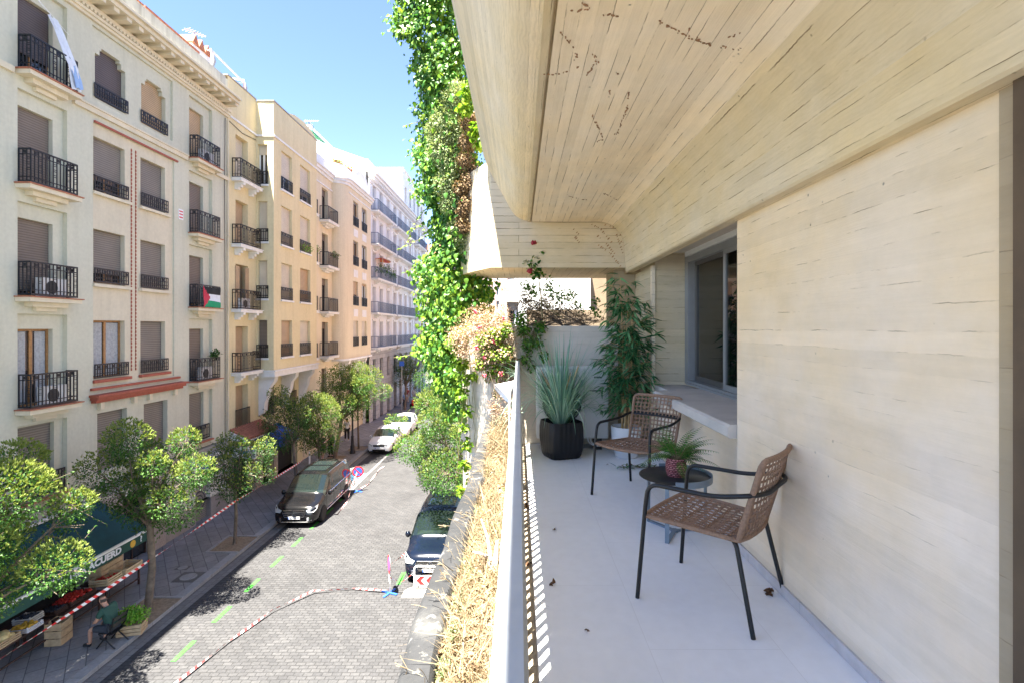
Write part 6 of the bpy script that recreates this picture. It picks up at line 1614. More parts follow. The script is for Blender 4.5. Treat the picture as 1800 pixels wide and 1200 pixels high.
for k, (lab, x, y, z, r, m_) in enumerate((('green plants with red flowers behind the yellow bay window guard', XB+.1, 32.6, 13.75, .3, ('leaf_bright', 'leaf_pink')), ('small plants in the narrow strip beside the yellow bay', XF+.5, 35.3, 14.1, .35, ('leaf_bright', 'leaf_pink')), ('red flowering plants on the cream house balcony rail', XF+.6, 39.0, 14.2, .25, ('leaf_tree', 'leaf_pink')))):
    q = thing('window_plants', lab, 'potted plants', (x, y, z)); clump('leaves', [M[a] for a in m_], q, [(x, y-.4, z), (x, y, z+.05), (x, y+.4, z)], [r]*3, 240, .10, .5, 'rhomb', .4, mi=(RNG.random(240) < .25))
# ================================================================ shop stall, awning, people, vehicles, signs
aw = thing('shop_awning', 'dark teal canvas awning of the fruit shop with white and yellow lettering on its valance', 'awning', (XF+.9, 15, 2.6))
q = MB(); q.prism([(XF+.02, 3.02), (XF+1.80, 2.05), (XF+1.80, 2.03), (XF+.02, 2.98)], 'y', 12.2, 17.7); q.build('canvas', M['awning'], aw, world=True)
q = MB(); q.box(XF+1.79, XF+1.812, 12.2, 17.7, 1.70, 2.0); q.build('valance', M['awning_green'], aw, world=True)
q = MB(); q.box(XF+1.76, XF+1.83, 12.18, 17.72, 2.001, 2.07); q.build('front_bar', M['alu_white'], aw, world=True)
q = MB(); q.box(XF+.02, XF+.14, 12.2, 17.7, 3.025, 3.12); q.build('roller_box', M['alu_white'], aw, world=True)
q = MB()
for y in (12.4, 17.5): q.bar((XF+.05, y, 2.3), (XF+1.75, y, 1.99), .04, .05)
q.build('folding_arm', M['alu_white'], aw, world=True)
XV = XF+1.814
text_mesh('MIA ACUERD', .27, M['cloth_white'], aw, on_x(XV, 15.50, 1.86, aw.location), bold=.012, sx=1.18)
text_mesh('?', .26, M['cloth_white'], aw, on_x(XV, 17.3, 1.86, aw.location), bold=.008)
q = MB(); q.lathe([(0, 0), (.115, 0), (.115, .012), (0, .012)], 18, (XV-.002, 16.93, 1.85), ax='x'); q.build('apple_emblem', M['fruit_yellow'], aw, world=True)
# tables, crates, fruit
def table(lab, x, y, w_, l, h):
    t_ = thing('stall_table', lab, 'table', (x, y, .12), 0, 'fruit stall tables')
    MB().box(-w_/2, w_/2, -l/2, l/2, h-.04, h).build('table_top', M['dark_wood'], t_)
    for sx in (-1, 1):
        for sy in (-1, 1): MB().box(sx*(w_/2-.05)-.025, sx*(w_/2-.05)+.025, sy*(l/2-.05)-.025, sy*(l/2-.05)+.025, 0, h-.041).build('leg', M['dark_wood'], t_)
    MB().bar((w_/2-.05, -l/2+.05, .2), (w_/2-.05, l/2-.05, .2), .03, .04).build('stretcher', M['dark_wood'], t_)
table('dark stall table carrying the melon crate at the near end', -13.3, 13.5, .9, 1.7, .72)
table('dark stall table under the red tomatoes below the awning', -13.35, 15.35, .9, 1.7, .6)
table('dark stall table with pale stacked boxes at the far end of the awning', -13.3, 17.1, .85, 1.5, .65)
def crate(lab, x, y, z, rz, w_=.5, l=.38, h=.2, mat='crate', fill=None, tilt=.0, name='fruit_crate', grp='crates on the fruit stall'):
    t_ = thing(name, lab, 'crate', (x, y, z), rz, grp); t_.rotation_euler = (0, -tilt, rz)
    b = MB(); 
    for k in range(3):
        z0_ = .012+k*h/3
        for s in (-1, 1):
            b.box(-w_/2, w_/2, s*l/2-.008, s*l/2+.008, z0_, z0_+h/3-.02); b.box(s*w_/2-.008, s*w_/2+.008, -l/2+.009, l/2-.009, z0_, z0_+h/3-.02)
    b.box(-w_/2+.01, w_/2-.01, -l/2+.01, l/2-.01, 0, .011)
    for sx in (-1, 1):
        for sy in (-1, 1): b.box(sx*(w_/2-.03)-.015, sx*(w_/2-.03)+.015, sy*(l/2-.024)-.015, sy*(l/2-.024)+.015, .012, h+.01)
    b.build('slats', M[mat], t_)
    if fill:
        mt, r, n_ = fill
        f = MB(); 
        for k in range(n_): f.ball((random.uniform(-w_/2+r, w_/2-r), random.uniform(-l/2+r, l/2-r), h*.7+random.uniform(0, r*.9)), r*random.uniform(.85, 1.1), 10, 6, sz=.9)
        f.build('fruit', M[mt], t_, 60)['kind'] = 'stuff'
    return t_
random.seed(2)
crate('pale blue lined crate of melons at the near end of the stall', -13.1, 13.15, .84, 0, .62, .62, .16, 'crate', ('melon', .12, 9), .12)
crate('white crate of yellow lemons next to the melons', -13.05, 13.85, .84, 0, .55, .45, .12, 'cloth_white', ('fruit_yellow', .045, 38), .12)
crate('grey crate of dark aubergines behind the lemons', -13.35, 14.25, .84, 0, .5, .4, .16, 'concrete_block', ('cloth_dark', .05, 26), .12)
crate('empty slatted crate standing on the pavement at the end of the melon table', -12.75, 14.5, .12, .1, .42, .42, .62, 'crate')
crate('crate of red peppers behind the melons', -13.6, 12.9, .86, 0, .5, .45, .16, 'dark_wood', ('fruit_red', .05, 30), .12)
crate('dark tray heaped with red tomatoes on the middle table', -13.25, 15.55, .73, 0, .7, .9, .12, 'dark_wood', ('fruit_red', .05, 110), .15)
crate('dark tray of plums at the near end of the middle table', -13.25, 14.85, .73, 0, .6, .4, .12, 'dark_wood', ('cloth_dark', .04, 50), .15)
crate('brown cardboard crate at the near end of the far table', -13.05, 16.55, .78, 0, .6, .6, .22, 'card', ('fruit_red', .045, 20), .1)
crate('pale cardboard box at the front of the far table', -12.95, 17.25, .78, 0, .55, .75, .26, 'card', None)
crate('pale wooden crate stacked behind on the far table', -13.4, 17.0, .78, 0, .4, .9, .5, 'crate', None)
# planter crate beside the man
pc = crate('wooden planter crate of bright green herbs by the kerb behind the seated man', -11.05, 14.95, .13, .25, .62, .42, .3, 'crate', None, 0, 'planter_crate', None)
clump('herbs', M['leaf_bright'], pc, [(-11.05+a, 14.95+b_, .62) for a, b_ in ((-.25, 0), (0, .1), (.22, -.02), (.05, -.15), (-.1, .12))], [(.26, .24, .2)]*5, 1500, .06, .6, 'rhomb', .6, .6)
# ---------------------------------------------------------------- people
def skin_mesh(name, joints, bones, mat, parent, sub=2):
    """joints: {name: ((x,y,z), r)}"""
    me = bpy.data.meshes.new(name); keys = list(joints)
    me.from_pydata([joints[k][0] for k in keys], [(keys.index(a), keys.index(b)) for a, b in bones], [])
    o = bpy.data.objects.new(name, me); finish(o, parent)
    o.modifiers.new('skin', 'SKIN')
    if not me.skin_vertices: me.skin_vertices.new(name='') if hasattr(me.skin_vertices, 'new') else None
    for i, k in enumerate(keys):
        r = joints[k][1]; d = me.skin_vertices[0].data[i]; d.radius = r if isinstance(r, tuple) else (r, r); d.use_root = (i == 0)
    s = o.modifiers.new('smooth', 'SUBSURF'); s.levels = sub; s.render_levels = sub
    me.materials.append(mat)
    o.modifiers['skin'].use_smooth_shade = True
    return o
def person(lab, loc, rz, pose, top, bottom, shoes='cloth_dark', shorts=False, sleeves='short', hair='hair', bald=False):
    """built facing +y; pose: dict of joint positions overriding a relaxed stand"""
    t_ = thing('person', lab, 'person', loc, rz)
    J = dict(pelvis=((0,0,.95), .135), waist=((0,.0,1.10), .11), chest=((0,-.01,1.30), (.135, .11)), neck=((0,0,1.48), .06), head0=((0,.02,1.56), .075), head1=((0,.03,1.66), .095), head2=((0,.02,1.74), .06))
    for s, q in ((-1, 'l'), (1, 'r')):
        J[q+'sh'] = ((s*.17,-.01,1.42), .07); J[q+'el'] = ((s*.23,-.03,1.14), .045); J[q+'wr'] = ((s*.24,.06,.90), .03); J[q+'hand'] = ((s*.24,.09,.81), (.035, .022))
        J[q+'hip'] = ((s*.10,0,.90), .105); J[q+'kn'] = ((s*.11,.02,.50), .065); J[q+'an'] = ((s*.11,-.02,.09), .04); J[q+'toe'] = ((s*.12,.14,.045), .035)
    for k, v in pose.items(): J[k] = (v, J[k][1])
    bones = [('pelvis','waist'), ('waist','chest'), ('chest','neck'), ('neck','head0'), ('head0','head1'), ('head1','head2')]
    for q in 'lr': bones += [('chest', q+'sh'), (q+'sh', q+'el'), (q+'el', q+'wr'), (q+'wr', q+'hand'), ('pelvis', q+'hip'), (q+'hip', q+'kn'), (q+'kn', q+'an'), (q+'an', q+'toe')]
    bd = skin_mesh('body', J, bones, M['skin'], t_)
    fat = lambda k, g: (J[k][0], tuple(a+g for a in (J[k][1] if isinstance(J[k][1], tuple) else (J[k][1],)*2)))
    lerp = lambda a, b, t: (tuple(Vector(J[a][0]).lerp(Vector(J[b][0]), t)), fat(b, .018)[1])
    sj = {k: fat(k, .028) for k in ('waist', 'lsh', 'rsh')}; sj['chest'] = (J['chest'][0], (.205, .18)); sj['hem'] = (tuple(Vector(J['pelvis'][0]).lerp(Vector(J['waist'][0]), .1)), .155); sj['collar'] = (tuple(Vector(J['chest'][0]).lerp(Vector(J['neck'][0]), .75)), .085)
    sb = [('hem', 'waist'), ('waist', 'chest'), ('chest', 'collar'), ('chest', 'lsh'), ('chest', 'rsh')]
    for q in 'lr':
        if sleeves == 'short': sj[q+'cuff'] = lerp(q+'sh', q+'el', .72); sj[q+'cuff'] = (sj[q+'cuff'][0], .07); sb.append((q+'sh', q+'cuff'))
        else: sj[q+'e'] = lerp(q+'sh', q+'el', 1); sj[q+'w'] = lerp(q+'el', q+'wr', .95); sb += [(q+'sh', q+'e'), (q+'e', q+'w')]
    skin_mesh('shirt', sj, sb, M[top], t_)
    tj = {'pelvis': fat('pelvis', .018), 'lhip': fat('lhip', .018), 'rhip': fat('rhip', .018)}; tbn = [('pelvis', 'lhip'), ('pelvis', 'rhip')]
    for q in 'lr':
        if shorts: tj[q+'k'] = (lerp(q+'hip', q+'kn', .9)[0], .095); tbn.append((q+'hip', q+'k'))
        else: tj[q+'k'] = fat(q+'kn', .022); tj[q+'a'] = lerp(q+'kn', q+'an', .9); tj[q+'a'] = (tj[q+'a'][0], .065); tbn += [(q+'hip', q+'k'), (q+'k', q+'a')]
    skin_mesh('trousers', tj, tbn, M[bottom], t_)
    for q in 'lr':
        a = Vector(J[q+'an'][0]); b_ = Vector(J[q+'toe'][0]); d = (b_-a); d.z = 0; d.normalize()
        skin_mesh('shoe', {'heel': (tuple(a-d*.03+Vector((0,0,-.045))), .05), 'mid': (tuple(a.lerp(b_, .55)+Vector((0,0,-.005))), .048), 'toe': (tuple(b_+d*.03), .04)}, [('heel', 'mid'), ('mid', 'toe')], M[shoes], t_)
    h1, h2 = Vector(J['head1'][0]), Vector(J['head2'][0]); f = Vector((0, 1, 0)); up = (h2-h1).normalized()
    hr = MB(); hr.ball(h1-f*.016+up*.015, .103, 14, 9, sz=1.06); 
    hr.v = [v for v in hr.v]
    keepf = [fc for fc in hr.f if (sum((Vector(hr.v[i])-h1).dot(f) for i in fc)/len(fc) < (-.01 if bald else .045) or sum((Vector(hr.v[i])-h1).z for i in fc)/len(fc) > .06) and sum((Vector(hr.v[i])-h1).z for i in fc)/len(fc) > -.06 and not (bald and sum((Vector(hr.v[i])-h1).z for i in fc)/len(fc) > .045)]
    hr.f = keepf; hr.m = [0]*len(keepf); hr.build('hair', M[hair], t_, 60)
    fc = MB()
    fc.ball(h1+f*.092+up*-.01, .018, 8, 5, sx=.8, sz=1.4)
    for s in (-1, 1): fc.ball(h1+Vector((s*.093, .0, -.005)), .025, 8, 5, sx=.4, sz=1.3)
    fc.build('nose_and_ears', M['skin'], t_, 60)
    ey = MB()
    for s in (-1, 1): ey.ball(h1+Vector((s*.035, .083, .015)), .011, 6, 4)
    ey.ball(h1+Vector((0, .083, -.05)), .02, 8, 4, sz=.3); ey.build('eyes_and_mouth', M['hair'], t_, 60)
    hd = MB()
    for q, s in (('l', -1), ('r', 1)):
        w0 = Vector(J[q+'wr'][0]); h0 = Vector(J[q+'hand'][0]); d = (h0-w0).normalized(); sd_ = d.cross(Vector((s, 0, 0)))
        sd_ = sd_.normalized() if sd_.length > .1 else Vector((0,1,0)); nn_ = d.cross(sd_)*s
        for k in range(4):
            b0 = h0+d*.02+sd_*(.024-.016*k); l = (.062, .072, .068, .052)[k]
            hd.tube([b0, b0+d*l*.55, b0+d*l*.9+nn_*-.018], [.0085, .008, .006], 6)
        b0 = h0+sd_*.028-d*.02; hd.tube([b0, b0+sd_*.022+d*.03, b0+sd_*.022+d*.06], [.0095, .009, .0065], 6)
    hd.build('fingers', M['skin'], t_, 60)
    return t_
sit = dict(pelvis=(0,-.02,.50), waist=(0,.02,.66), chest=(0,.10,.88), neck=(0,.19,1.06), head0=(0,.23,1.13), head1=(0,.26,1.22), head2=(0,.26,1.30),
           lsh=(-.19,.11,1.0), rsh=(.19,.11,1.0), lel=(-.26,.22,.74), rel=(.26,.22,.74), lwr=(-.12,.42,.62), rwr=(.10,.43,.60), lhand=(-.05,.48,.58), rhand=(.04,.49,.57),
           lhip=(-.11,.02,.49), rhip=(.11,.02,.49), lkn=(-.20,.44,.50), rkn=(.18,.42,.50), lan=(-.16,.48,.09), ran=(.13,.30,.09), ltoe=(-.18,.63,.045), rtoe=(.15,.45,.045))
MAN = (-11.22, 14.42)
person('man in a dark green T-shirt and navy shorts sitting hunched on a black folding chair', (MAN[0], MAN[1], .12), R(86), sit, 'shirt_green', 'cloth_dark', 'cloth_black', True, 'short', 'hair', True)
fc = thing('folding_chair', 'black folding chair under the seated man on the pavement', 'chair', (MAN[0], MAN[1], .12), R(86))
MB().box(-.22, .22, -.22, .20, .385, .405).build('seat', M['black_metal'], fc)
for s in (-1, 1):
    MB().tube([(s*.24, .22, 0), (s*.235, -.19, .52), (s*.235, -.27, .84)], .018, 7).build('leg', M['black_metal'], fc, 60)
    MB().tube([(s*.22, -.30, 0), (s*.22, .18, .39)], .018, 7).build('leg', M['black_metal'], fc, 60)
for z in (.62, .77): MB().bar((-.23, -.225-.1*(z-.52), z), (.23, -.225-.1*(z-.52), z), .012, .09).build('back_slat', M['black_metal'], fc)
person('pedestrian in dark top and short trousers under the round bright tree', (-13.0, 34.6, .12), R(-5), dict(lkn=(-.11,.14,.52), lan=(-.11,.20,.10), ltoe=(-.12,.36,.05), ran=(.11,-.22,.12), rtoe=(.11,-.08,.05)), 'cloth_dark', 'cloth_dark', 'cloth_white', True)
person('pedestrian in all black behind the widest tree trunk', (-12.75, 35.5, .12), R(160), {}, 'cloth_black', 'cloth_black', 'cloth_dark', False, 'long')
person('pedestrian in a white top and black trousers walking near the lamp post', (-13.3, 40.5, .12), R(20), dict(lkn=(-.11,.16,.52), lan=(-.11,.24,.10), ltoe=(-.12,.40,.05), ran=(.11,-.26,.13), rtoe=(.11,-.12,.06)), 'cloth_white', 'cloth_black', 'cloth_white', False)
person('far pedestrian in pale blue shirt and dark trousers up the pavement', (-12.4, 57, .12), R(180), {}, 'cloth_blue', 'cloth_black')
person('far pedestrian in dusty red top standing with another up the pavement', (-13.1, 61.5, .12), R(175), {}, 'cloth_red', 'concrete_block')
person('far pedestrian in white standing beside the red-topped walker', (-12.5, 62.5, .12), R(190), {}, 'cloth_white', 'concrete_block')
# ---------------------------------------------------------------- vehicles
def loft(st, segs, mats):
    """st: per station list of half-section points (y, [(x,z)...]); segs(i, k) -> bucket name"""
    buckets = {}
    k = len(st[0][1])
    for i in range(len(st)-1):
        for j in range(k-1):
            b = segs(i, j); mb = buckets.setdefault(b, MB())
            for s in (1, -1):
                (y0_, A_), (y1_, B_) = st[i], st[i+1]
                q = [(s*A_[j][0], y0_, A_[j][1]), (s*A_[j+1][0], y0_, A_[j+1][1]), (s*B_[j+1][0], y1_, B_[j+1][1]), (s*B_[j][0], y1_, B_[j][1])]
                mb.add(q if s > 0 else q[::-1], [(0,1,2,3)])
    return buckets
def weld(o, dist=.0005):
    bm = bmesh.new(); bm.from_mesh(o.data); bmesh.ops.remove_doubles(bm, verts=bm.verts, dist=dist); bmesh.ops.dissolve_degenerate(bm, dist=.0004, edges=bm.edges)
    bmesh.ops.recalc_face_normals(bm, faces=bm.faces); bm.to_mesh(o.data); bm.free()
    o.data.polygons.foreach_set('use_smooth', [True]*len(o.data.polygons)); o.data.set_sharp_from_angle(angle=R(38)); return o
def wheel(par, x, y, r=.34, wd=.22, side=1):
    t_ = MB(); prof = [(r*.62, -wd/2), (r*.93, -wd/2), (r, -wd*.36), (r, wd*.36), (r*.93, wd/2), (r*.62, wd/2)]
    t_.lathe(prof, 28, (x, y, r), ax='x'); w_ = t_.build('wheel', M['tyre'], par, 40)
    q = MB(); xx = x+side*wd*.30; q.lathe([(r*.64, -.01), (r*.64, .03), (r*.58, .03), (r*.55, 0)], 28, (xx, y, r), ax='x'); q.lathe([(0, 0), (r*.16, 0), (r*.14, .03), (0, .03)], 12, (xx, y, r), ax='x')
    for k in range(5):
        a = 2*math.pi*k/5
        for da in (-.13, .13): q.bar((xx+.012, y+r*.12*math.cos(a), r+r*.12*math.sin(a)), (xx+.016, y+r*.58*math.cos(a+da), r+r*.58*math.sin(a+da)), .028, .02, up=(1,0,0))
    q.build('rim', M['steel'], w_, 40); MB().lathe([(0, 0), (r*.56, 0), (r*.56, .006), (0, .006)], 20, (xx-.03, y, r), ax='x').build('brake', M['dark'], w_)
def arch(par, x, y, r, side):
    q = MB(); 
    pts = [(x+side*.004, y+(r+.05)*math.cos(a), r*1.0+(r+.05)*math.sin(a)) for a in [math.pi*k/14-.15+.3*k/14*0 for k in range(15)]]
    q.prism([(p[1], p[2]) for p in pts]+[(y-(r+.05), r*.75), (y+(r+.05), r*.75)][::1], 'x', x-side*.012, x+side*.006); return q.build('wheel_arch', M['dark'], par)
def plate(par, txt, y, z, mat_t='dark'):
    q = MB().box(-.26, .26, y-.012, y, z-.055, z+.055).build('number_plate', M['white'], par)
    MB().box(-.258, -.215, y-.0135, y-.0125, z-.053, z+.053).build('plate_band', M['blue'], q)
    if txt: text_mesh(txt, .098, M[mat_t], q, Matrix.Translation((.02, y-.0135, z)) @ Matrix.Rotation(R(90), 4, 'X'), ext=.001, bold=.002)
def van(lab, loc, rz, paint, txt, L=5.14):
    t_ = thing('passenger_van', lab, 'van', (loc[0], loc[1], 0.004), rz)
    def hood(y, w_, z, zb=.24): return (y, [(w_*.90, zb), (w_*.98, zb+.10), (w_, .55 if z > .75 else .5), (w_*.985, max(.62, z-.14)), (w_*.93, z-.045), (w_*.80, z-.005), (w_*.45, z+.02), (0, z+.03)])
    def cab(y, w_, zb, wr, zt): return (y, [(w_*.93, .24), (w_*.99, .34), (w_, .62), (w_*.985, zb), (wr+.045, zt-.17), (wr-.06, zt-.035), (wr*.5, zt+.005), (0, zt+.012)])
    S = [hood(0, .74, .66, .30), hood(.06, .86, .78, .26), hood(.22, .925, .95), hood(.55, .955, 1.03), hood(1.02, .965, 1.11),
         cab(1.14, .965, 1.09, .905, 1.25), cab(2.0, .965, 1.11, .80, 1.83), cab(2.3, .965, 1.12, .79, 1.89), cab(2.36, .965, 1.12, .79, 1.895), cab(3.3, .965, 1.13, .79, 1.905), cab(3.36, .965, 1.13, .79, 1.905), cab(4.3, .965, 1.13, .785, 1.895), cab(4.36, .965, 1.13, .785, 1.89), cab(L-.22, .96, 1.12, .775, 1.85), cab(L-.08, .945, 1.1, .75, 1.76), cab(L, .90, 1.06, .70, 1.50)]
    def segs(i, j):
        if i == 5 and j in (4, 5, 6): return 'windscreen'
        if i == 5 and j == 3: return 'body'
        if i in (6, 8, 10, 12) and j == 3: return 'side_window'
        if i == 7 and j == 3 or i == 9 and j == 3: return 'body'
        if i == 14 and j in (3, 4, 5, 6): return 'side_window'
        return 'body'
    bk = loft(S, segs, None); b = bk['body']
    for idx in (0, len(S)-1):
        y, A_ = S[idx]; vs = [(x, y, z) for x, z in A_]+[(-x, y, z) for x, z in A_[-2::-1]]; b.add(vs, [tuple(range(len(vs)))])
    b.add([(s*x, y, .24) for (y, A_) in S for s, x in ((1, A_[0][0]), (-1, A_[0][0]))], [(2*i, 2*i+1, 2*i+3, 2*i+2) for i in range(len(S)-1)])
    weld(b.build('body', M[paint], t_)); weld(bk['windscreen'].build('windscreen', M['wind_glass'], t_)); weld(bk['side_window'].build('side_window', M['car_glass'], t_))
    MB().box(-.8, .8, 1.5, 1.9, .6, 1.12).build('dashboard', plain('pale_dashboard_tray', (.16,.17,.16), .8), t_)
    rp = MB()
    for k, (y0_, y1_) in enumerate(((2.42, 3.2), (3.42, 4.2))): rp.box(-.52, .52, y0_, y1_, 1.895, 1.925)
    rp.build('roof_panel', M['car_glass'], t_)
    rl = MB()
    for s in (-1, 1): rl.tube([(s*.735, 2.2, 1.86), (s*.74, 2.6, 1.895), (s*.735, 4.6, 1.885), (s*.72, L-.3, 1.84)], .016, 6); rl.tube([(s*.985, 1.3, .40), (s*.985, L-.5, .40)], .018, 6); rl.tube([(s*.968, 1.15, 1.09), (s*.968, 3, 1.125), (s*.963, L-.25, 1.12)], .011, 5)
    rl.build('chrome_trim', M['chrome'], t_, 60)
    dh = MB()
    for s in (-1, 1):
        for y in (2.15, 2.55): dh.box(s*.962, s*.985, y, y+.16, .96, .99)
        for y in (1.32, 2.33, 3.33): dh.box(s*.9655, s*.9675, y, y+.012, .45, 1.09)
    dh.build('door_seam', M['dark'], t_)
    gr_ = MB(); gr_.prism([(-.46, .78), (.46, .78), (.50, .70), (.40, .50), (-.40, .50), (-.50, .70)], 'y', -.012, .10); gr_.build('grille', M['dark'], t_)
    gb = MB()
    for z in (.60, .68): gb.box(-.46+(.68-z)*.6, .46-(.68-z)*.6, -.024, -.013, z-.014, z+.014)
    gb.tube([(-.46, -.012, .785), (-.505, -.01, .70), (-.41, -.012, .49), (.41, -.012, .49), (.505, -.01, .70), (.46, -.012, .785)], .012, 5, closed=True)
    gb.tube([(-.7, .03, .30), (-.5, -.01, .285), (.5, -.01, .285), (.7, .03, .30)], .014, 5); gb.build('grille_bar', M['chrome'], t_, 60)
    em = MB(); rr = .10; em.tube([(rr*math.cos(q*math.pi/12), -.035, .655+rr*math.sin(q*math.pi/12)) for q in range(24)], .011, 6, closed=True)
    for k in range(3): a = math.pi/2+2*math.pi*k/3; em.bar((0, -.035, .655), (rr*math.cos(a), -.035, .655+rr*math.sin(a)), .018, .014, up=(0,1,0))
    em.build('emblem', M['chrome'], t_, 60)
    for s in (-1, 1):
        h = MB(); h.add([(s*.53, -.0, .80), (s*.70, .055, .86), (s*.90, .26, .95), (s*.935, .40, .955), (s*.93, .26, .82), (s*.84, .05, .70), (s*.60, -.008, .69)], [(0,1,2,3,4,5,6)]); 
        h.v = [(x*1.005, y-.012, z) for x, y, z in h.v]; h.build('headlight', M['lamp_glass'], t_)
        a_ = MB()
        for z in (.36, .41, .46): a_.tube([(s*.56, -.005, z), (s*.74, .02, z), (s*.85, .10, z)], .012, 5)
        a_.build('air_intake', M['chrome'], t_, 60)
        m_ = MB(); m_.ball((s*1.08, 1.42, 1.16), .12, 12, 8, sx=.85, sy=.55, sz=1.0); mo_ = m_.build('mirror', M[paint], t_, 60); MB().bar((s*.95, 1.46, 1.12), (s*1.05, 1.43, 1.13), .05, .05).build('mirror_arm', M['dark'], mo_)
        wheel(t_, s*.875, .92, .34, .22, s); wheel(t_, s*.875, 4.12*L/5.14, .34, .22, s); arch(t_, s*.962, .92, .34, s); arch(t_, s*.962, 4.12*L/5.14, .34, s)
    wp = MB(); wp.bar((-.62, 1.18, 1.245), (.05, 1.28, 1.30), .02, .02); wp.bar((.1, 1.17, 1.245), (.68, 1.30, 1.31), .02, .02); wp.build('wiper', M['dark'], t_)
    plate(t_, txt, -.02, .47)
    return t_
v1 = van('dark grey-black passenger van parked at the far kerb beside the no-parking sign', (-9.90, 23.05), R(.6), 'paint_black', '3133 MDC')
v2 = van('shiny blue-black passenger van parked at the near kerb behind the chevron barrier', (-3.06, 18.05), R(-.6), 'paint_dblue', '3053 MGG', 4.95)
q = MB(); q.box(-.86, -.74, 1.9, 1.96, 1.68, 1.70)
def sedan(lab, loc, rz, paint, hatch=False, txt=''):
    t_ = thing('parked_car', lab, 'car', (loc[0], loc[1], .004), rz, 'cars parked along the far kerb'); W = .865; L = 4.3 if not hatch else 4.1
    def hood(y, w_, z, zb=.2): return (y, [(w_*.9, zb), (w_*.98, zb+.1), (w_, .5), (w_*.985, max(.52, z-.16)), (w_*.92, z-.05), (w_*.78, z-.005), (w_*.4, z+.02), (0, z+.028)])
    def cab(y, w_, zb, wr, zt): return (y, [(w_*.93, .2), (w_*.99, .3), (w_, .55), (w_*.97, zb), (wr+.04, zt-.13), (wr-.07, zt-.025), (wr*.5, zt+.01), (0, zt+.018)])
    S = [hood(0, .62, .56, .26), hood(.06, .74, .68, .22), hood(.25, .82, .80), hood(.6, .855, .88), hood(1.12, W, .95), cab(1.2, W, .93, .80, 1.02), cab(1.95, W, .94, .66, 1.44), cab(2.0, W, .94, .66, 1.45), cab(2.55, W, .95, .66, 1.51), cab(2.62, W, .95, .66, 1.51), cab(3.3, W, .96, .645, 1.48)]
    if hatch: S += [cab(3.36, W, .96, .64, 1.47), cab(3.75, .85, .97, .62, 1.40), cab(4.02, .82, .95, .60, 1.12), hood(L, .72, .86, .26)]
    else: S += [cab(3.34, W, .96, .64, 1.47), cab(3.92, .85, .97, .72, 1.10), hood(4.0, .84, 1.03), hood(4.22, .80, 1.0), hood(L, .74, .84, .3)]
    def segs(i, j):
        if i == 5 and j in (4, 5, 6): return 'windscreen'
        if i in (5, 7, 9) and j == 3: return 'side_window' if i != 5 else 'body'
        if i == (12 if hatch else 11) and j in (4, 5, 6): return 'side_window'
        return 'body'
    bk = loft(S, segs, None); b = bk['body']
    for idx in (0, len(S)-1):
        y, A_ = S[idx]; vs = [(x, y, z) for x, z in A_]+[(-x, y, z) for x, z in A_[-2::-1]]; b.add(vs, [tuple(range(len(vs)))])
    weld(b.build('body', M[paint], t_)); weld(bk['windscreen'].build('windscreen', M['wind_glass'], t_)); weld(bk['side_window'].build('side_window', M['car_glass'], t_))
    MB().box(-.7, .7, 1.5, 1.8, .5, .93).build('dashboard', plain('dark_dashboard', (.05,.05,.05), .8), t_)
    MB().prism([(-.42, .67), (.42, .67), (.38, .54), (-.38, .54)], 'y', -.008, .10).build('grille', M['dark'], t_)
    MB().box(-.45, .45, -.012, .06, .26, .36).build('lower_intake', M['dark'], t_)
    e = MB(); e.tube([(-.09, -.014, .63), (0, -.016, .585), (.09, -.014, .63)], .014, 5); e.tube([(-.42, -.005, .675), (.42, -.005, .675)], .009, 5); e.build('emblem', M['chrome'], t_, 60)
    for s in (-1, 1):
        h = MB(); h.add([(s*.45, .0, .66), (s*.62, .05, .72), (s*.79, .24, .78), (s*.80, .22, .68), (s*.70, .06, .58), (s*.47, .0, .57)], [(0,1,2,3,4,5)]); h.v = [(x*1.01, y-.014, z) for x, y, z in h.v]; h.build('headlight', M['lamp_glass'], t_)
        m_ = MB(); m_.ball((s*.95, 1.45, .98), .09, 10, 7, sx=.9, sy=.55, sz=.75); m_.build('mirror', M[paint], t_, 60)
        wheel(t_, s*.785, .80, .30, .2, s); wheel(t_, s*.785, 3.42, .30, .2, s); arch(t_, s*.863, .80, .30, s); arch(t_, s*.863, 3.42, .30, s)
    plate(t_, txt, -.025, .45)
    return t_
sedan('white saloon parked first behind the gap up the far kerb', (-9.80, 36.6), R(.5), 'paint_white', False, '')
sedan('white hatchback parked right behind the white saloon', (-9.75, 42.3), R(0), 'paint_white', True, '')
sedan('dark grey hatchback parked far up the kerb by the red scooter', (-10.2, 58.5), R(0), 'paint_grey', True, '')
sc = thing('motor_scooter', 'red motor scooter parked far up the street by the dark car', 'scooter', (-11.2, 57.0, .12), R(60))
q = MB(); q.ball((0, .45, .62), .22, 10, 7, sx=.8, sy=.6, sz=1.5); q.ball((0, -.35, .55), .28, 10, 7, sx=.6, sy=1.3, sz=.8); q.box(-.16, .16, -.2, .45, .28, .36); q.build('body', M['red'], sc, 60)
q = MB(); q.ball((0, -.3, .80), .2, 10, 6, sx=.75, sy=1.7, sz=.35); q.build('seat', M['black_metal'], sc, 60)
for y in (-.55, .62): MB().lathe([(.14, -.05), (.24, -.05), (.26, 0), (.24, .05), (.14, .05)], 18, (0, y, .26), ax='x').build('wheel', M['tyre'], sc, 40)
MB().tube([(-.32, .38, 1.08), (0, .46, 1.02), (.32, .38, 1.08)], .018, 6).build('handlebar', M['steel'], sc, 60)
MB().tube([(0, .46, 1.0), (0, .62, .26)], .03, 6).build('fork', M['steel'], sc, 60)
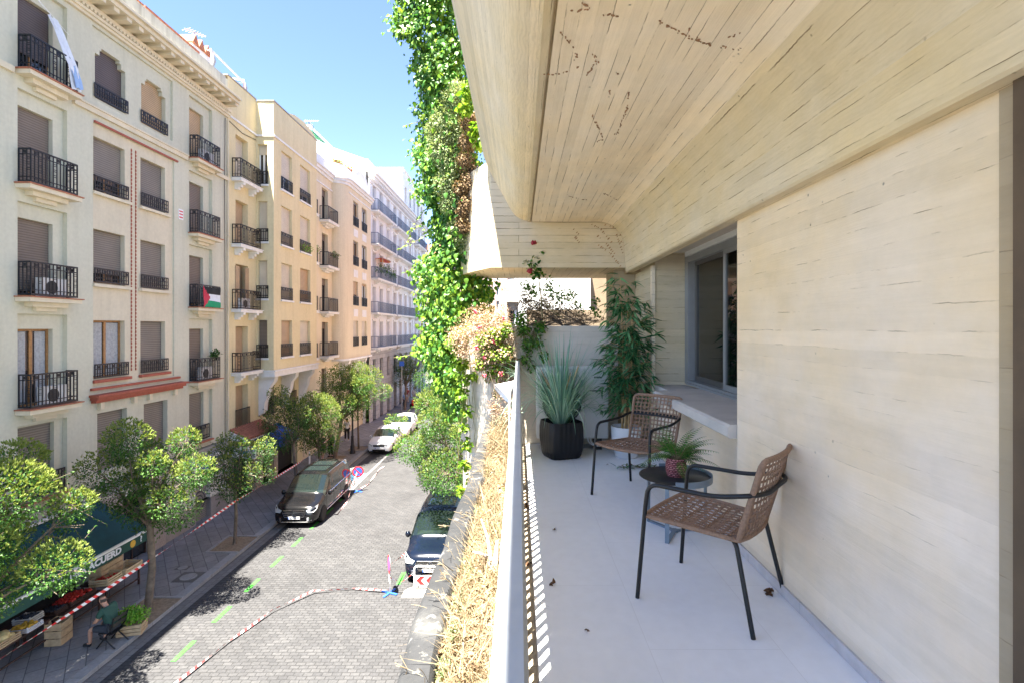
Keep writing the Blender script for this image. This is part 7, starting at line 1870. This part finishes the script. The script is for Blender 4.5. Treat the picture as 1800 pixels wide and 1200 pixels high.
# ---------------------------------------------------------------- street furniture
lpst = thing('street_lamp', 'black cast iron lamp post rising through the tallest tree', 'street lamp', (-11.6, 36.5, .12))
MB().lathe([(.2, 0), (.2, .12), (.15, .2), (.15, .5), (.11, .6), (.09, 1.1), (.11, 1.16), (.07, 1.25), (.055, 3.6), (.08, 3.65), (.04, 3.8)], 14).build('post', M['iron'], lpst, 50)
MB().lathe([(.08, 3.8), (.2, 4.3), (.22, 4.32), (.10, 4.5), (.0, 4.62)], 8).build('lantern', M['iron'], lpst, 30)
bo = thing('white_bollard', 'slim white bollard on the pavement behind the black van', 'bollard', (-13.2, 33, .12)); MB().lathe([(.05, 0), (.05, .95), (.0, 1.0)], 12).build('post', M['white'], bo, 50)
def nopark(lab, x, y, rz, h=1.35):
    t_ = thing('no_parking_sign', lab, 'traffic sign', (x, y, .004), rz, 'temporary no-parking signs')
    MB().tube([(0, .02, .0), (0, .02, h)], .02, 8).build('pole', M['steel'], t_, 60)
    for a in (.785, -.785): MB().bar((-.3*math.cos(a), -.3*math.sin(a), .02+.005*(a > 0)), (.3*math.cos(a), .3*math.sin(a), .02+.005*(a > 0)), .07, .03).build('foot', M['blue'], t_)
    d = MB(); d.lathe([(0, 0), (.30, 0), (.30, .015), (0, .015)], 36, (0, -.02, h), ax='y'); dd = d.build('disc', M['steel'], t_, 40)
    d = MB(); n_ = 36
    for r0, r1, yy, mb_ in ((.225, .298, -.024, 'red'),):
        d.v += [(r*math.cos(2*math.pi*k/n_), yy, h+r*math.sin(2*math.pi*k/n_)) for k in range(n_) for r in (r0, r1)]
        d.f += [(2*k, 2*k+1, 2*((k+1) % n_)+1, 2*((k+1) % n_)) for k in range(n_)]; d.m += [0]*n_
    d.bar((-.165, -.0255, h+.165), (.165, -.0255, h-.165), .05, .003, up=(0,1,0)); d.build('red_ring', M['red'], dd)
    MB().lathe([(0, 0), (.225, 0), (.225, .002), (0, .002)], 36, (0, -.0235, h), ax='y').build('blue_face', M['blue'], dd)
    MB().box(-.13, .13, -.005, .0, h-.62, h-.36).build('notice', M['white'], t_)
    return t_
nopark('round no-parking sign facing the viewer at the rear corner of the dark grey van', -8.7, 28.3, R(18), 1.08)
nopark('round no-parking sign seen edge-on with blue cross feet in front of the blue-black van', -4.3, 17.4, R(-68), .98)
cb = thing('chevron_barrier', 'low white tube barrier with red chevron panel on pale concrete blocks', 'barrier', (-3.1, 17.35, .004))
MB().tube(rounded([(-.36, 0, .16), (-.36, 0, .92), (.36, 0, .92), (.36, 0, .16)], .1), .028, 8).build('frame', M['white'], cb, 60)
MB().box(-.33, .33, -.012, .012, .30, .62).build('panel', M['white'], cb)
q = MB()
for x in (-.30, .02): 
    for s in (1, -1): q.prism([(x, .46), (x+.16, .46), (x+.30, .46+s*.145), (x+.14, .46+s*.145)], 'y', -.016, -.0125)
q.build('chevron', M['red'], cb)
q = MB(); q.prism([(-.75, 0), (.55, 0), (.5, .16), (-.4, .16), (-.62, .08)], 'y', -.22, .2); q.build('base_block', M['concrete_block'], cb, 20)
# barrier tape
def tape(lab, pts, w_=.07, twist=2.2, sag=0.0, flat=.25):
    t_ = thing('barrier_tape', lab, 'barrier tape', pts[0], 0, 'red and white barrier tapes')
    mb = MB(); uv = []; path = []
    for a, b_ in zip(pts[:-1], pts[1:]):
        a, b_ = Vector(a), Vector(b_); n_ = max(6, int((b_-a).length/.15))
        for i in range(n_): t = i/n_; path.append(a.lerp(b_, t)-Vector((0, 0, sag*(b_-a).length*4*t*(1-t))))
    path.append(Vector(pts[-1])); s = 0
    for i, p in enumerate(path):
        if i: s += (p-path[i-1]).length
        d = (path[min(i+1, len(path)-1)]-path[max(i-1, 0)]).normalized(); up = Vector((0,0,1)); sd_ = d.cross(up).normalized()
        ang = math.sin(s*twist)*.7+flat; v = (up*math.cos(ang)+sd_*math.sin(ang))*w_/2
        mb.v += [tuple(p-v), tuple(p+v)]; uv += [(s, 0), (s, w_)]
    for i in range(len(path)-1): mb.f.append((2*i, 2*i+1, 2*i+3, 2*i+2)); mb.m.append(0)
    mb.uv = uv; mb.build('ribbon', M['tape'], t_, world=True, fixn=False)
tape('red and white tape stretched from tree to tree along the pavement', [(-11.3, 10.2, 1.6), (-11.3, 16.12, 1.72), (-11.39, 21.1, 1.88), (-11.4, 27.2, 1.85), (-12.2, 34.9, 1.9)], .08, 1.1, .004)
g0 = G(300, 1205, .1); g1 = G(400, 1128, .05); g2 = G(480, 1070, .1); g3 = G(550, 1037, .12); g4 = G(620, 1034, .03)
tape('red and white tape lying slack across the setts from the edge-on sign', [(g0[0], g0[1], .1), (g1[0], g1[1], .06), (g2[0], g2[1], .10), (g3[0], g3[1], .12), (g4[0], g4[1], .05), (-4.32, 17.4, .12)], .06, 3, .01, 1.3)
tape('short red and white tape from the edge-on sign to the chevron barrier', [(-4.3, 17.4, .55), (-3.9, 17.3, .42), (-3.46, 17.33, .75)], .07, 3, .03)
tape('thin tape running back up the road from the edge-on sign', [(-4.3, 17.42, .95), (-4.15, 20.0, .4), (-4.3, 22.5, .05)], .05, 3, .01)
tape('red and white tape hanging from the no-parking sign down beside the dark grey van', [(-8.72, 28.28, 1.1), (-8.85, 27.6, .4), (-8.7, 26.6, .06), (-8.6, 24.8, .03)], .07, 3, .01)
tape('loose tape trailing up the far side of the road behind the no-parking sign', [(-8.68, 28.3, .1), (-8.5, 29.6, .03), (-8.7, 32.6, .05), (-8.6, 33.4, .03)], .06, 3, .0, 1.3)
bs = thing('street_name_sign', 'small blue sign among the leaves of the far dark tree', 'sign', (-12.2, 54.5, 3.6)); MB().box(-.25, .25, 0, .03, 1.3, 1.8).build('plate', M['blue'], bs); MB().tube([(0, .05, -3.48), (0, .05, 1.8)], .03, 6).build('pole', M['steel'], bs, 60)
